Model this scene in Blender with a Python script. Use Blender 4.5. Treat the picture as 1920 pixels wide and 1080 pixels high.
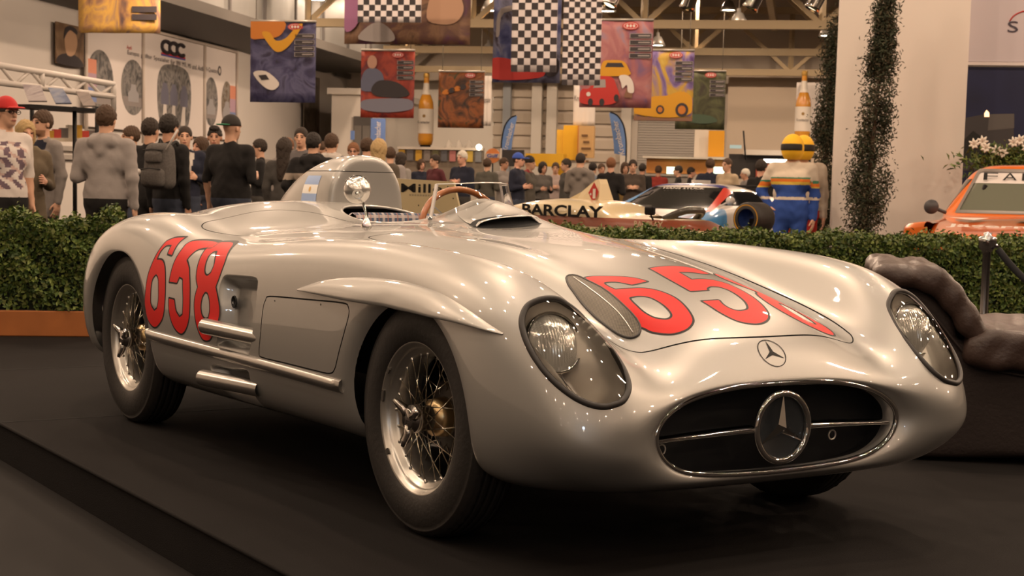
import bpy, bmesh, math, random
import numpy as np
from mathutils import Matrix, Vector

for o in list(bpy.data.objects): bpy.data.objects.remove(o)
scene = bpy.context.scene
COL = scene.collection
random.seed(7); RNG = np.random.default_rng(7)
PI = math.pi

# ------------------------------------------------------------------ camera
CAM = np.array([3.8522, -2.8864, .9882])
F_PX = 2957.8; CY = 637.7
def cam_rot(yaw, pitch, roll):
    cy, sy, cp, sp = math.cos(yaw), math.sin(yaw), math.cos(pitch), math.sin(pitch)
    f = np.array([cy * cp, sy * cp, -sp]); r = np.array([sy, -cy, 0.]); d = np.cross(f, r)
    cr, sr = math.cos(roll), math.sin(roll)
    return np.array([cr * r + sr * d, -sr * r + cr * d, f])        # rows: right, down, forward
RC = cam_rot(2.5728, .0961, -.0237)
cd = bpy.data.cameras.new('camera'); cam = bpy.data.objects.new('camera', cd); COL.objects.link(cam)
cd.sensor_width = 36; cd.lens = F_PX / 1920 * 36; cd.shift_y = (CY - 540) / 1920
cd.clip_end = 300
cam.matrix_world = Matrix(((RC[0][0], -RC[1][0], -RC[2][0], CAM[0]), (RC[0][1], -RC[1][1], -RC[2][1], CAM[1]), (RC[0][2], -RC[1][2], -RC[2][2], CAM[2]), (0, 0, 0, 1)))
cd.dof.use_dof = True; cd.dof.focus_distance = 4.7; cd.dof.aperture_fstop = 11
scene.camera = cam

# ------------------------------------------------------------------ world, exposure
w = bpy.data.worlds.new('hall_air'); scene.world = w; w.use_nodes = True
w.node_tree.nodes['Background'].inputs[0].default_value = (1.0, .72, .54, 1)
w.node_tree.nodes['Background'].inputs[1].default_value = .035
vs = scene.view_settings
vs.view_transform = 'Standard'; vs.look = 'None'; vs.gamma = 1; vs.use_curve_mapping = False
vs.exposure = -0.06

# ------------------------------------------------------------------ hall frame: depth d along U, r to the right along V, height above the hall floor
FLOOR = -.15
U = np.array([-.7328, .6804, 0.]); Vv = np.array([.6804, .7328, 0.])
def H(d, r, z=0.): return np.array([CAM[0], CAM[1], FLOOR]) + d * U + r * Vv + np.array([0, 0, z])
def view(px, py, d):
    """where the sight line through photo point (px, py) meets hall depth d"""
    q = RC.T @ np.array([(px - 960) / F_PX, (py - CY) / F_PX, 1.])
    return CAM + q * (d / (q @ U))
def ground_at(px, py, z=0.):
    q = RC.T @ np.array([(px - 960) / F_PX, (py - CY) / F_PX, 1.])
    return CAM + q * ((z - CAM[2]) / q[2])
def rh(p):                                      # world -> hall (depth, right, height)
    q = np.asarray(p) - np.array([CAM[0], CAM[1], FLOOR]); return np.array([q @ U, q @ Vv, q[2]])
YAW_H = math.atan2(Vv[1], Vv[0])                # rotation about z that takes local x to V and local y to U

# ------------------------------------------------------------------ the hall's lamps and added lights
WARM = (1.0, .715, .50)
def add_light(name, kind, loc, energy, color=WARM, size=.1, to=None, spot=None, blend=.5):
    l = bpy.data.lights.new(name, kind); l.energy = energy; l.color = color
    if kind == 'AREA': l.shape = 'DISK'; l.size = size
    else: l.shadow_soft_size = size
    if kind == 'SPOT': l.spot_size = spot or 1.2; l.spot_blend = blend
    o = bpy.data.objects.new(name, l); COL.objects.link(o); o.location = loc
    if to is not None:
        o.rotation_euler = (Vector(to) - Vector(loc)).to_track_quat('-Z', 'Y').to_euler()
    return o
R_L0 = -16.8
# high-bay lamps of the hall (lights only, without housings), depth / right / height above floor
BAYS = [(d, r, 7.2) for d in (8, 15, 22, 29, 36, 43, 50) for r in (-13, -8, -3, 2, 7, 12, 17)]
for i, (d, r, z) in enumerate(BAYS):
    p = H(d, r, z); add_light('hall_lamp_light', 'SPOT', p, 560, size=.11, to=p - np.array([0, 0, 1]), spot=2.9, blend=.2)
# spotlights on the lighting rig over the stand
RIG = [(x, y, 5.2) for x in (2.6, .6, -1.4, -3.4) for y in (-3.2, -1.1, 1.3, 3.4)]
for i, (x, y, z) in enumerate(RIG):
    add_light('rig_spot_light', 'SPOT', (x, y, z), 70, color=(1, .80, .60), size=.055, to=(x * .55 - .6, y * .5, .3), spot=1.5, blend=.8)
# added spots brightening the left wall; one flood from left on the white block
for d in (14, 20, 26, 32, 38, 45):
    add_light('wall_fill_light', 'SPOT', H(d, -10.5, 5.0), 620, size=.12, to=H(d + 2, R_L0, 3.4), spot=1.9, blend=.7)
add_light('block_flood_light', 'SPOT', H(11.5, -2.8, 4.6), 260, size=.10, to=H(17.8, 1.2, 1.9), spot=.62, blend=.5)
# small halogen lamps on the stands behind us
for d in (-7, -3.5, 0, 4):
    for r in (-9, -6, -3, 0, 3, 6, 9):
        p = H(d + .5 * (r % 2), r, 5.4 + .2 * (r % 4)); add_light('halogen_light', 'SPOT', p, 85, size=.05, to=p - np.array([0, 0, 1]), spot=2.9, blend=.2)
for k in range(22):
    p = H(-8.5 + .6 * (k % 3), -5.5 + .5 * k, 2.9 + .55 * (k * 7 % 5)); add_light('pin_light', 'POINT', p, 9, color=(1, .85, .66), size=.03)
# a cool stand lamp behind the photographer
add_light('cool_stand_light', 'POINT', H(-2.2, .7, 2.0), 34, color=(.62, .78, 1.0), size=.16)
# ------------------------------------------------------------------ helpers
def nod(m): return m.node_tree.nodes, m.node_tree.links
MATS = {}
def mat(name, col, rough=.6, metal=0., coat=0., emit=0., noise=None, bump=None, spec=None, trans=0., ior=1.45, sheen=0.):
    """principled material; noise = (scale, amount) varies the colour, bump = (scale, strength)"""
    if name in MATS: return MATS[name]
    m = bpy.data.materials.new(name); m.use_nodes = True; MATS[name] = m
    n, l = nod(m); b = n['Principled BSDF']
    c = (*col[:3], 1); b.inputs['Base Color'].default_value = c
    b.inputs['Roughness'].default_value = rough; b.inputs['Metallic'].default_value = metal
    b.inputs['Coat Weight'].default_value = coat; b.inputs['Coat Roughness'].default_value = .03
    b.inputs['Transmission Weight'].default_value = trans; b.inputs['IOR'].default_value = ior
    if sheen: b.inputs['Sheen Weight'].default_value = sheen
    if spec is not None: b.inputs['Specular IOR Level'].default_value = spec
    if emit: b.inputs['Emission Color'].default_value = c; b.inputs['Emission Strength'].default_value = emit
    if noise or bump:
        tc = n.new('ShaderNodeTexCoord')
    if noise:
        t = n.new('ShaderNodeTexNoise'); t.inputs['Scale'].default_value = noise[0]; t.inputs['Detail'].default_value = 4
        l.new(tc.outputs['Object'], t.inputs['Vector'])
        r = n.new('ShaderNodeMix'); r.data_type = 'RGBA'
        a = noise[1]
        r.inputs[6].default_value = (*[max(0, x * (1 - a)) for x in col[:3]], 1); r.inputs[7].default_value = (*[min(1, x * (1 + a)) for x in col[:3]], 1)
        l.new(t.outputs['Fac'], r.inputs[0]); l.new(r.outputs[2], b.inputs['Base Color'])
    if bump:
        t = n.new('ShaderNodeTexNoise'); t.inputs['Scale'].default_value = bump[0]; t.inputs['Detail'].default_value = 3
        l.new(tc.outputs['Object'], t.inputs['Vector'])
        bp = n.new('ShaderNodeBump'); bp.inputs['Strength'].default_value = bump[1]; bp.inputs['Distance'].default_value = .01
        l.new(t.outputs['Fac'], bp.inputs['Height']); l.new(bp.outputs[0], b.inputs['Normal'])
    return m
def glass_mat(name, tint=(1, 1, 1), ior=1.45, extra=0.):
    """thin clear sheet: mostly see-through, mirrors at grazing angles"""
    if name in MATS: return MATS[name]
    m = bpy.data.materials.new(name); m.use_nodes = True; MATS[name] = m
    n, l = nod(m); n.remove(n['Principled BSDF'])
    t = n.new('ShaderNodeBsdfTransparent'); t.inputs[0].default_value = (*tint, 1)
    g = n.new('ShaderNodeBsdfGlossy'); g.inputs['Roughness'].default_value = .02
    f = n.new('ShaderNodeFresnel'); f.inputs[0].default_value = ior
    ad = n.new('ShaderNodeMath'); ad.inputs[1].default_value = extra
    mx = n.new('ShaderNodeMixShader')
    l.new(f.outputs[0], ad.inputs[0]); l.new(ad.outputs[0], mx.inputs[0]); l.new(t.outputs[0], mx.inputs[1]); l.new(g.outputs[0], mx.inputs[2])
    l.new(mx.outputs[0], n['Material Output'].inputs[0])
    return m

def tag(o, label=None, cat=None, group=None, kind=None):
    if label: o['label'] = label
    if cat: o['category'] = cat
    if group: o['group'] = group
    if kind: o['kind'] = kind
    return o
def thing(name, label, cat, loc=(0, 0, 0), rotz=0., group=None):
    o = bpy.data.objects.new(name, None); COL.objects.link(o); o.empty_display_size = .1
    o.location = loc; o.rotation_euler = (0, 0, rotz)
    return tag(o, label, cat, group)
def link(name, me, parent=None, loc=None, rotz=None):
    o = bpy.data.objects.new(name, me); COL.objects.link(o)
    if parent is not None: o.parent = parent
    if loc is not None: o.location = loc
    if rotz is not None: o.rotation_euler = (0, 0, rotz)
    return o
def raw_mesh(name, V, F, mats, normals=None, smooth=True, fm=None):
    me = bpy.data.meshes.new(name)
    V = np.asarray(V, float)
    if isinstance(F, np.ndarray) and F.ndim == 2:
        nf, k = F.shape
        me.vertices.add(len(V)); me.vertices.foreach_set('co', V.astype(np.float32).ravel())
        me.loops.add(nf * k); me.loops.foreach_set('vertex_index', F.astype(np.int32).ravel())
        me.polygons.add(nf); me.polygons.foreach_set('loop_start', np.arange(0, nf * k, k, dtype=np.int32))
        me.update(calc_edges=True)
    else:
        me.from_pydata([tuple(v) for v in V], [], [tuple(int(i) for i in f) for f in F]); me.update()
    for m in (mats if isinstance(mats, (list, tuple)) else [mats]): me.materials.append(m)
    if fm is not None: me.polygons.foreach_set('material_index', np.asarray(fm, np.int32))
    if smooth is not False: me.polygons.foreach_set('use_smooth', np.ones(len(me.polygons), bool) if smooth is True else np.asarray(smooth, bool))
    me.validate()
    if normals is not None:
        me.normals_split_custom_set_from_vertices([tuple(v) for v in np.asarray(normals)])
    me.update()
    return me
def part(name, V, F, m, parent=None, normals=None, smooth=True, fm=None, loc=None, rotz=None):
    return link(name, raw_mesh(name, V, F, m, normals, smooth, fm), parent, loc, rotz)

class MB:
    """collects simple solids into one mesh"""
    def __init__(s): s.v = []; s.f = []; s.m = []; s.s = []
    def add(s, V, F, m=0, smooth=False):
        b = len(s.v); s.v += [tuple(map(float, v)) for v in V]
        s.f += [tuple(int(i) + b for i in f) for f in F]; s.m += [m] * len(F); s.s += [smooth] * len(F); return s
    def box(s, lo, hi, m=0, bev=0.):
        (a, b, c), (d, e, f) = lo, hi
        if bev <= 0:
            return s.add([(a, b, c), (d, b, c), (d, e, c), (a, e, c), (a, b, f), (d, b, f), (d, e, f), (a, e, f)], [(0, 3, 2, 1), (4, 5, 6, 7), (0, 1, 5, 4), (1, 2, 6, 5), (2, 3, 7, 6), (3, 0, 4, 7)], m)
        V = []; k = bev
        for z, q in ((c, 1), (c + k, 0), (f - k, 0), (f, 1)):
            i = k if q else 0
            V += [(a + k, b + i, z), (d - k, b + i, z), (d - i, b + k, z), (d - i, e - k, z), (d - k, e - i, z), (a + k, e - i, z), (a + i, e - k, z), (a + i, b + k, z)]
        F = [tuple(range(7, -1, -1)), tuple(range(24, 32))]
        for r in range(3):
            for j in range(8): F.append((r * 8 + j, r * 8 + (j + 1) % 8, r * 8 + 8 + (j + 1) % 8, r * 8 + 8 + j))
        return s.add(V, F, m)
    def bar(s, p, q, wd, ht, m=0):
        """box-section bar from p to q"""
        p, q = np.asarray(p, float), np.asarray(q, float); t = q - p; t /= np.linalg.norm(t)
        up = np.array([0, 0, 1.]) if abs(t[2]) < .95 else np.array([1., 0, 0])
        a = np.cross(t, up); a /= np.linalg.norm(a); b = np.cross(a, t)
        V = [c + a * i * wd / 2 + b * j * ht / 2 for c in (p, q) for i, j in ((-1, -1), (1, -1), (1, 1), (-1, 1))]
        return s.add(V, [(0, 1, 2, 3), (7, 6, 5, 4), (0, 4, 5, 1), (1, 5, 6, 2), (2, 6, 7, 3), (3, 7, 4, 0)], m)
    def tube(s, pts, r, n=8, m=0, closed=False, caps=True):
        V, F = tube(pts, r, n, closed, caps); return s.add(V, F, m, True)
    def lathe(s, prof, n=24, axis='z', o=(0, 0, 0), m=0):
        V, F = lathe(prof, n, axis, o); return s.add(V, F, m, True)
    def build(s, name, m, parent=None, loc=None, rotz=None):
        return part(name, np.array(s.v), s.f, m, parent, None, s.s, s.m if isinstance(m, (list, tuple)) else None, loc, rotz)

def frames(P, closed=False):
    P = np.asarray(P, float); n = len(P)
    T = np.roll(P, -1, 0) - np.roll(P, 1, 0) if closed else np.gradient(P, axis=0)
    T /= np.linalg.norm(T, axis=1, keepdims=True) + 1e-12
    a = np.cross(T[0], (0, 0, 1.)); 
    if np.linalg.norm(a) < .1: a = np.cross(T[0], (1., 0, 0))
    A = [a / np.linalg.norm(a)]
    for i in range(1, n):
        b = A[-1] - T[i] * (A[-1] @ T[i]); A.append(b / (np.linalg.norm(b) + 1e-12))
    A = np.array(A); return T, A, np.cross(T, A)
def tube(P, r, n=8, closed=False, caps=True):
    P = np.asarray(P, float); T, A, B = frames(P, closed); r = np.broadcast_to(r, (len(P),))
    th = np.arange(n) * 2 * PI / n
    V = (P[:, None] + r[:, None, None] * (A[:, None] * np.cos(th)[None, :, None] + B[:, None] * np.sin(th)[None, :, None])).reshape(-1, 3)
    F = []; m = len(P)
    for i in range(m if closed else m - 1):
        j = (i + 1) % m
        for k in range(n): F.append((i * n + k, j * n + k, j * n + (k + 1) % n, i * n + (k + 1) % n))
    if caps and not closed:
        F.append(tuple(range(n))); F.append(tuple((m - 1) * n + k for k in range(n - 1, -1, -1)))
    return V, F
def lathe(prof, n=32, axis='z', o=(0, 0, 0)):
    """prof: (radius, height) pairs; axis z or y"""
    prof = np.asarray(prof, float); th = np.arange(n) * 2 * PI / n
    c, s = np.cos(th), np.sin(th)
    R, Z = prof[:, 0][:, None], prof[:, 1][:, None] + 0 * c
    X, Y = R * c, R * s
    V = np.stack([X, Y, Z] if axis == 'z' else ([X, Z, Y] if axis == 'y' else [Z, X, Y]), 2).reshape(-1, 3) + np.asarray(o, float)
    F = []
    for i in range(len(prof) - 1):
        for k in range(n):
            q = (i * n + k, i * n + (k + 1) % n, (i + 1) * n + (k + 1) % n, (i + 1) * n + k)
            F.append(q if axis != 'y' else q[::-1])
    return V, F
def crom(P, n=6, closed=True):
    P = np.asarray(P, float); out = []; m = len(P)
    for i in range(m if closed else m - 1):
        if closed: a, b, c, d = P[i - 1], P[i], P[(i + 1) % m], P[(i + 2) % m]
        else: a, b, c, d = P[max(i - 1, 0)], P[i], P[i + 1], P[min(i + 2, m - 1)]
        for k in range(n):
            t = k / n
            out.append(.5 * (2 * b + (c - a) * t + (2 * a - 5 * b + 4 * c - d) * t * t + (3 * b - a - 3 * c + d) * t ** 3))
    if not closed: out.append(P[-1])
    return np.array(out)
def poly_sdf(X, poly):
    """signed distance (negative inside) of 2-D points to a closed polygon"""
    X = np.asarray(X, float); poly = np.asarray(poly, float)
    best = np.full(len(X), 1e9); ins = np.zeros(len(X), bool)
    for i in range(len(poly)):
        a, b = poly[i - 1], poly[i]
        e = b - a; w_ = X - a
        t = np.clip((w_ @ e) / (e @ e + 1e-18), 0, 1)
        dd = w_ - t[:, None] * e
        best = np.minimum(best, (dd * dd).sum(1))
        c = ((a[1] > X[:, 1]) != (b[1] > X[:, 1])) & (X[:, 0] < (b[0] - a[0]) * (X[:, 1] - a[1]) / (b[1] - a[1] + 1e-18) + a[0])
        ins ^= c
    return np.where(ins, -1, 1) * np.sqrt(best)
def near_sdf(X, poly, pad=.1):
    """poly_sdf, only worked out near the polygon"""
    poly = np.asarray(poly, float); lo = poly.min(0) - pad; hi = poly.max(0) + pad
    m = ((X > lo) & (X < hi)).all(1); out = np.full(len(X), pad)
    if m.any(): out[m] = poly_sdf(X[m], poly)
    return out
TXT = {}
def text_mesh(s, size=1., ext=.002, bold=0., shear=0., align='CENTER'):
    """flat lettering in local xy, height about size"""
    cu = bpy.data.curves.new('txt', 'FONT'); cu.body = s; cu.size = size; cu.extrude = ext; cu.offset = bold; cu.shear = shear
    cu.align_x = align; cu.align_y = 'CENTER'; cu.resolution_u = 3
    o = bpy.data.objects.new('txt', cu); COL.objects.link(o)
    dg = bpy.context.evaluated_depsgraph_get(); dg.update()
    me = bpy.data.meshes.new_from_object(o.evaluated_get(dg)); bpy.data.objects.remove(o); bpy.data.curves.remove(cu)
    V = np.array([v.co[:] for v in me.vertices]); F = [tuple(p.vertices) for p in me.polygons]
    bpy.data.meshes.remove(me)
    return V, F
def lettering(name, s, size, m, parent, origin, ex, ey, ext=.003, bold=0., shear=0., width=None, height=None):
    """text laid on the plane through origin spanned by ex, ey (local to the parent)"""
    V, F = text_mesh(s, 1., 0, bold, shear)
    ex = np.asarray(ex, float) / np.linalg.norm(ex); ey = np.asarray(ey, float) / np.linalg.norm(ey); ez = np.cross(ex, ey)
    w0 = V[:, 0].max() - V[:, 0].min(); h0 = V[:, 1].max() - V[:, 1].min()
    sx = width / w0 if width else size; sy = height / h0 if height else size
    cx = (V[:, 0].max() + V[:, 0].min()) / 2; cy_ = (V[:, 1].max() + V[:, 1].min()) / 2
    W = np.asarray(origin, float) + ((V[:, 0] - cx) * sx)[:, None] * ex + ((V[:, 1] - cy_) * sy)[:, None] * ey + ext * ez
    return part(name, W, F, m, parent, smooth=False)
def dup(o, parent=None, loc=None, rotz=None):
    """copy a thing with its parts and their sub-parts (shared meshes)"""
    c = o.copy(); COL.objects.link(c)
    if parent is not None: c.parent = parent
    if loc is not None: c.location = loc
    if rotz is not None: c.rotation_euler = (0, 0, rotz)
    for ch in list(o.children): dup(ch, c)
    return c
# ------------------------------------------------------------------ smooth surface toolkit
def bs_basis(u, n, periodic):
    """uniform cubic B-spline weights and first-derivative weights, matrices [len(u), n]"""
    u = np.asarray(u, float)
    if periodic:
        i = np.floor(u).astype(int)
    else:
        i = np.clip(np.floor(u).astype(int), 0, n - 2)
    f = u - i
    w = np.stack([(1 - f) ** 3, 3 * f ** 3 - 6 * f ** 2 + 4, -3 * f ** 3 + 3 * f ** 2 + 3 * f + 1, f ** 3], 1) / 6
    d = np.stack([-(1 - f) ** 2, 3 * f ** 2 - 4 * f, -3 * f ** 2 + 2 * f + 1, f ** 2], 1) / 2
    B = np.zeros((len(u), n)); D = np.zeros((len(u), n))
    r = np.arange(len(u))
    for k in range(4):
        j = i + k - 1
        if periodic:
            np.add.at(B, (r, j % n), w[:, k]); np.add.at(D, (r, j % n), d[:, k])
        else:                                       # end rule: phantom point 2*P0-P1
            for lo, a, b in ((j < 0, 0, 1), (j > n - 1, n - 1, n - 2)):
                s = lo
                np.add.at(B, (r[s], np.full(s.sum(), a)), 2 * w[s, k]); np.add.at(B, (r[s], np.full(s.sum(), b)), -w[s, k])
                np.add.at(D, (r[s], np.full(s.sum(), a)), 2 * d[s, k]); np.add.at(D, (r[s], np.full(s.sum(), b)), -d[s, k])
            s = (j >= 0) & (j <= n - 1)
            np.add.at(B, (r[s], j[s]), w[s, k]); np.add.at(D, (r[s], j[s]), d[s, k])
    return B, D

class Surf:
    """bicubic surface through a net of points [ns, nt, 3]; t periodic if asked"""
    def __init__(s, net, per_t=True, iters=3, disp=None, wt=.85):
        s.net = np.asarray(net, float); s.ns, s.nt = s.net.shape[:2]; s.per = per_t; s.disp = disp
        Bu, _ = bs_basis(np.arange(s.ns), s.ns, False); Bt, _ = bs_basis(np.arange(s.nt), s.nt, per_t)
        cp = s.net.copy()
        for _ in range(iters):
            cur = np.einsum('ai,ijk,bj->abk', Bu, cp, Bt)
            cp += wt * (s.net - cur)
        s.cp = cp
    def raw_grid(s, u, t):
        Bu, Du = bs_basis(u, s.ns, False); Bt, Dt = bs_basis(t, s.nt, s.per)
        P = np.einsum('ai,ijk,bj->abk', Bu, s.cp, Bt, optimize=True)
        Pu = np.einsum('ai,ijk,bj->abk', Du, s.cp, Bt, optimize=True)
        Pt = np.einsum('ai,ijk,bj->abk', Bu, s.cp, Dt, optimize=True)
        N = np.cross(Pt, Pu); N /= np.linalg.norm(N, axis=2, keepdims=True) + 1e-12
        return P, N
    def grid(s, u, t):
        P, N = s.raw_grid(u, t)
        if s.disp is None: return P, N
        def dp(P, N): return P + N * s.disp(P)[..., None]
        e = 1e-3
        Q = dp(P, N)
        u = np.asarray(u, float); t = np.asarray(t, float)
        a = dp(*s.raw_grid(np.clip(u + e, 0, s.ns - 1), t)); b = dp(*s.raw_grid(np.clip(u - e, 0, s.ns - 1), t))
        c = dp(*s.raw_grid(u, t + e)); d = dp(*s.raw_grid(u, t - e))
        M = np.cross(c - d, a - b); M /= np.linalg.norm(M, axis=2, keepdims=True) + 1e-12
        return Q, M

def grid_tris(nu, nt):
    i = np.arange(nu - 1)[:, None] * nt + np.arange(nt - 1)[None, :]
    i = i.ravel()
    return np.concatenate([np.stack([i, i + 1, i + nt + 1], 1), np.stack([i, i + nt + 1, i + nt], 1)])

def clip(V, N, T, f):
    """keep the part of a triangle mesh where f(V) > 0; cuts triangles exactly on f = 0"""
    val = f(V)
    val = np.where(np.abs(val) < 1e-7, 1e-7, val)
    pos = val > 0
    k = pos[T].sum(1)
    keep = T[k == 3]
    cut = T[(k == 1) | (k == 2)]
    if len(cut) == 0:
        return compact(V, N, keep)
    one = pos[cut].sum(1) == 1
    idx = np.where(one, pos[cut].argmax(1), (~pos[cut]).argmax(1))
    r = np.arange(len(cut))
    A = cut[r, idx]; B = cut[r, (idx + 1) % 3]; C = cut[r, (idx + 2) % 3]
    def mk(a, b):
        lo, hi = np.minimum(a, b), np.maximum(a, b)
        return lo.astype(np.int64) * (len(V) + 1) + hi, lo, hi
    k1, l1, h1 = mk(A, B); k2, l2, h2 = mk(A, C)
    keys, first, inv = np.unique(np.concatenate([k1, k2]), return_index=True, return_inverse=True)
    lo = np.concatenate([l1, l2])[first]; hi = np.concatenate([h1, h2])[first]
    w = (val[lo] / (val[lo] - val[hi]))[:, None]
    nV = V[lo] * (1 - w) + V[hi] * w
    nN = N[lo] * (1 - w) + N[hi] * w
    nN /= np.linalg.norm(nN, axis=1, keepdims=True) + 1e-12
    e1 = len(V) + inv[:len(cut)]; e2 = len(V) + inv[len(cut):]
    out = [keep, np.stack([A, e1, e2], 1)[one]]
    two = ~one
    out += [np.stack([e1, B, C], 1)[two], np.stack([e1, C, e2], 1)[two]]
    return compact(np.concatenate([V, nV]), np.concatenate([N, nN]), np.concatenate(out))

def compact(V, N, T):
    used = np.unique(T)
    m = np.full(len(V), -1); m[used] = np.arange(len(used))
    return V[used], N[used], m[T]

def sm(a, b, x):
    t = np.clip((np.asarray(x, float) - a) / (b - a), 0, 1); return t * t * (3 - 2 * t)

def lut(x, xs, ys):
    """smooth (cubic hermite, monotone-ish) interpolation"""
    xs = np.asarray(xs, float); ys = np.asarray(ys, float); x = np.asarray(x, float)
    h = np.diff(xs); dl = np.diff(ys) / h
    m = np.zeros(len(xs)); m[0] = dl[0]; m[-1] = dl[-1]
    m[1:-1] = (dl[:-1] * h[1:] + dl[1:] * h[:-1]) / (h[1:] + h[:-1])
    i = np.clip(np.searchsorted(xs, x) - 1, 0, len(h) - 1)
    t = np.clip((x - xs[i]) / h[i], 0, 1)
    return ((1 + 2 * t) * (1 - t) ** 2 * ys[i] + t * (1 - t) ** 2 * h[i] * m[i] + t * t * (3 - 2 * t) * ys[i + 1] + t * t * (t - 1) * h[i] * m[i + 1])
# ------------------------------------------------------------------ the silver car's body surface (car frame: x forward, y to its left, z up, front axle at x = 0)
def body_section(x):
    """right half section (13 points, centre top round to centre bottom) as |y|, z"""
    L = lambda ys: float(lut(x, BX, ys))
    #      -3.45 -3.15 -2.85 -2.6  -2.35 -2.1  -1.8  -1.45 -1.1  -.75  -.4   -.1   .15   .34   .48
    BX = [-3.40,-3.15,-2.85,-2.6,-2.35,-2.1,-1.8,-1.45,-1.1,-.75,-.4,-.1,.15,.34,.48]
    zc = L([.60,.72,.82,.885,.912,.905,.850,.842,.848,.840,.818,.79,.752,.708,.660])
    zv = L([.60,.71,.79,.84,.858,.855,.818,.808,.822,.812,.772,.720,.664,.626,.588])
    yv = L([.20,.34,.42,.45,.46,.47,.50,.52,.52,.51,.50,.485,.465,.45,.43])
    zk = L([.59,.70,.79,.84,.852,.845,.80,.776,.792,.810,.820,.812,.798,.768,.715])
    yk = L([.26,.44,.56,.62,.64,.64,.635,.64,.645,.645,.64,.635,.63,.62,.61])
    ym = L([.40,.66,.798,.834,.842,.842,.835,.82,.803,.79,.785,.795,.81,.81,.795])
    zm = L([.50,.48,.47,.46,.46,.46,.46,.45,.45,.45,.45,.45,.45,.44,.42])
    zb = L([.38,.28,.22,.20,.20,.20,.20,.20,.20,.20,.20,.20,.20,.205,.21])
    pts = [(0, zc), (yv * .42, zc - (zc - zv) * .10), (yv * .74, zc - (zc - zv) * (.45 + .17 * float(sm(-.7, -.1, x)))), (yv, zv)]
    pts.append((yv + (yk - yv) * .5, zv + (zk - zv) * .62))
    pts.append((yk, zk))
    pts.append((yk + (ym - yk) * .56, zm + (zk - zm) * .885))
    pts.append((yk + (ym - yk) * .90, zm + (zk - zm) * .56))
    pts.append((ym, zm))
    pts.append((ym - .022, zb + (zm - zb) * .42))
    pts.append((ym - .11, zb + .01))
    pts.append((ym * .5, zb - .025)); pts.append((0, zb - .03))
    return [(x, a, b) for a, b in pts]

FRONT = [
 # x, |y|, z per line, from the hood down round the fender front to the grille mouth
 [(.595,0,.607),(.595,.19,.598),(.596,.315,.566),(.602,.415,.548),(.622,.51,.585),(.632,.603,.628),(.630,.688,.59),(.625,.738,.505),(.62,.756,.39),(.612,.715,.295),(.60,.59,.222),(.59,.36,.20),(.59,0,.195)],
 [(.655,0,.548),(.657,.17,.543),(.663,.285,.526),(.68,.395,.505),(.715,.495,.498),(.733,.592,.485),(.730,.655,.447),(.722,.690,.402),(.715,.700,.348),(.698,.650,.285),(.675,.53,.232),(.66,.32,.213),(.655,0,.208)],
 [(.684,0,.510),(.686,.145,.507),(.692,.255,.495),(.71,.362,.472),(.742,.455,.446),(.766,.545,.414),(.771,.578,.383),(.770,.588,.354),(.765,.580,.322),(.744,.540,.287),(.712,.445,.246),(.692,.265,.230),(.685,0,.226)],
 [(.694,0,.494),(.696,.13,.492),(.70,.228,.483),(.708,.325,.464),(.722,.402,.438),(.742,.458,.405),(.748,.482,.378),(.747,.484,.353),(.742,.474,.328),(.728,.44,.294),(.705,.355,.255),(.697,.21,.238),(.694,0,.233)],
 [(.690,0,.484),(.690,.12,.482),(.690,.212,.475),(.690,.302,.459),(.690,.370,.434),(.690,.410,.403),(.690,.424,.377),(.690,.425,.354),(.690,.417,.330),(.690,.393,.299),(.690,.325,.264),(.690,.19,.248),(.690,0,.244)],
 [(.655,0,.480),(.655,.118,.478),(.655,.209,.471),(.655,.298,.455),(.655,.366,.431),(.655,.406,.401),(.655,.420,.376),(.655,.421,.354),(.655,.413,.331),(.655,.389,.301),(.655,.322,.267),(.655,.188,.252),(.655,0,.248)],
]
def body_net():
    rows = []
    xs = [-3.40,-3.15,-2.85,-2.6,-2.35,-2.1,-1.8,-1.45,-1.1,-.75,-.4,-.1,.15,.34,.48]
    tail = np.array(body_section(-3.40))
    cen = np.array([-3.44, 0, .50])
    rows.append(cen + (tail - tail * 0 - cen) * .05); rows[-1][:, 0] = -3.45
    for k in range(13): rows[0][k] = [-3.45, tail[k, 1] * .25, .5 + (tail[k, 2] - .5) * .25]
    rows += [np.array(body_section(x)) for x in xs] + [np.array(r) for r in FRONT]
    net = []
    for r in rows:
        R_ = r.copy(); R_[:, 1] *= -1
        L_ = r[1:-1][::-1]
        net.append(np.concatenate([R_, L_]))
    return np.array(net)
ARCH_F = (.012, .345, .372, .318); ARCH_R = (-2.335, .35, .40, .350)
def arch_dist(P, a):
    x, z = P[..., 0] - a[0], P[..., 2] - a[1]
    zz = np.where(z < 0, z * .66, z * a[2] / a[3])            # the opening runs down to the sill
    return np.sqrt(x * x + zz * zz) - a[2]
def body_disp(P):
    d = np.zeros(P.shape[:-1])
    y, x, z = P[..., 1], P[..., 0], P[..., 2]
    side = sm(.62, .72, np.abs(y))
    for a in (ARCH_F, ARCH_R):                  # rolled-in lips of the wheel arches
        q = arch_dist(P, a)
        d -= (.010 + .018 * sm(0, -.3, x - a[0])) * np.exp(-np.maximum(q, -.01) / .028) * side * sm(.10, .18, z)
    # long bulge of the bonnet under the oval vent
    d += .030 * np.exp(-((y + .315) / .085) ** 2) * sm(-.75, -.1, x) * (1 - sm(.40, .57, x)) * sm(.4, .5, z)
    # fairing in front of the driver, left of the centre line
    d += .105 * np.exp(-((y - .25) / .165) ** 2) * np.where(x > -1.30, np.exp(-((x + 1.30) / .33) ** 2), np.exp(-((x + 1.30) / .45) ** 2)) * sm(.5, .7, z)
    # shallow dish of the cover over the passenger seat
    d -= .016 * np.exp(-(((x + 1.66) / .20) ** 2 + ((y + .36) / .20) ** 2) ** 1.5) * sm(.5, .7, z)
    return d
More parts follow.
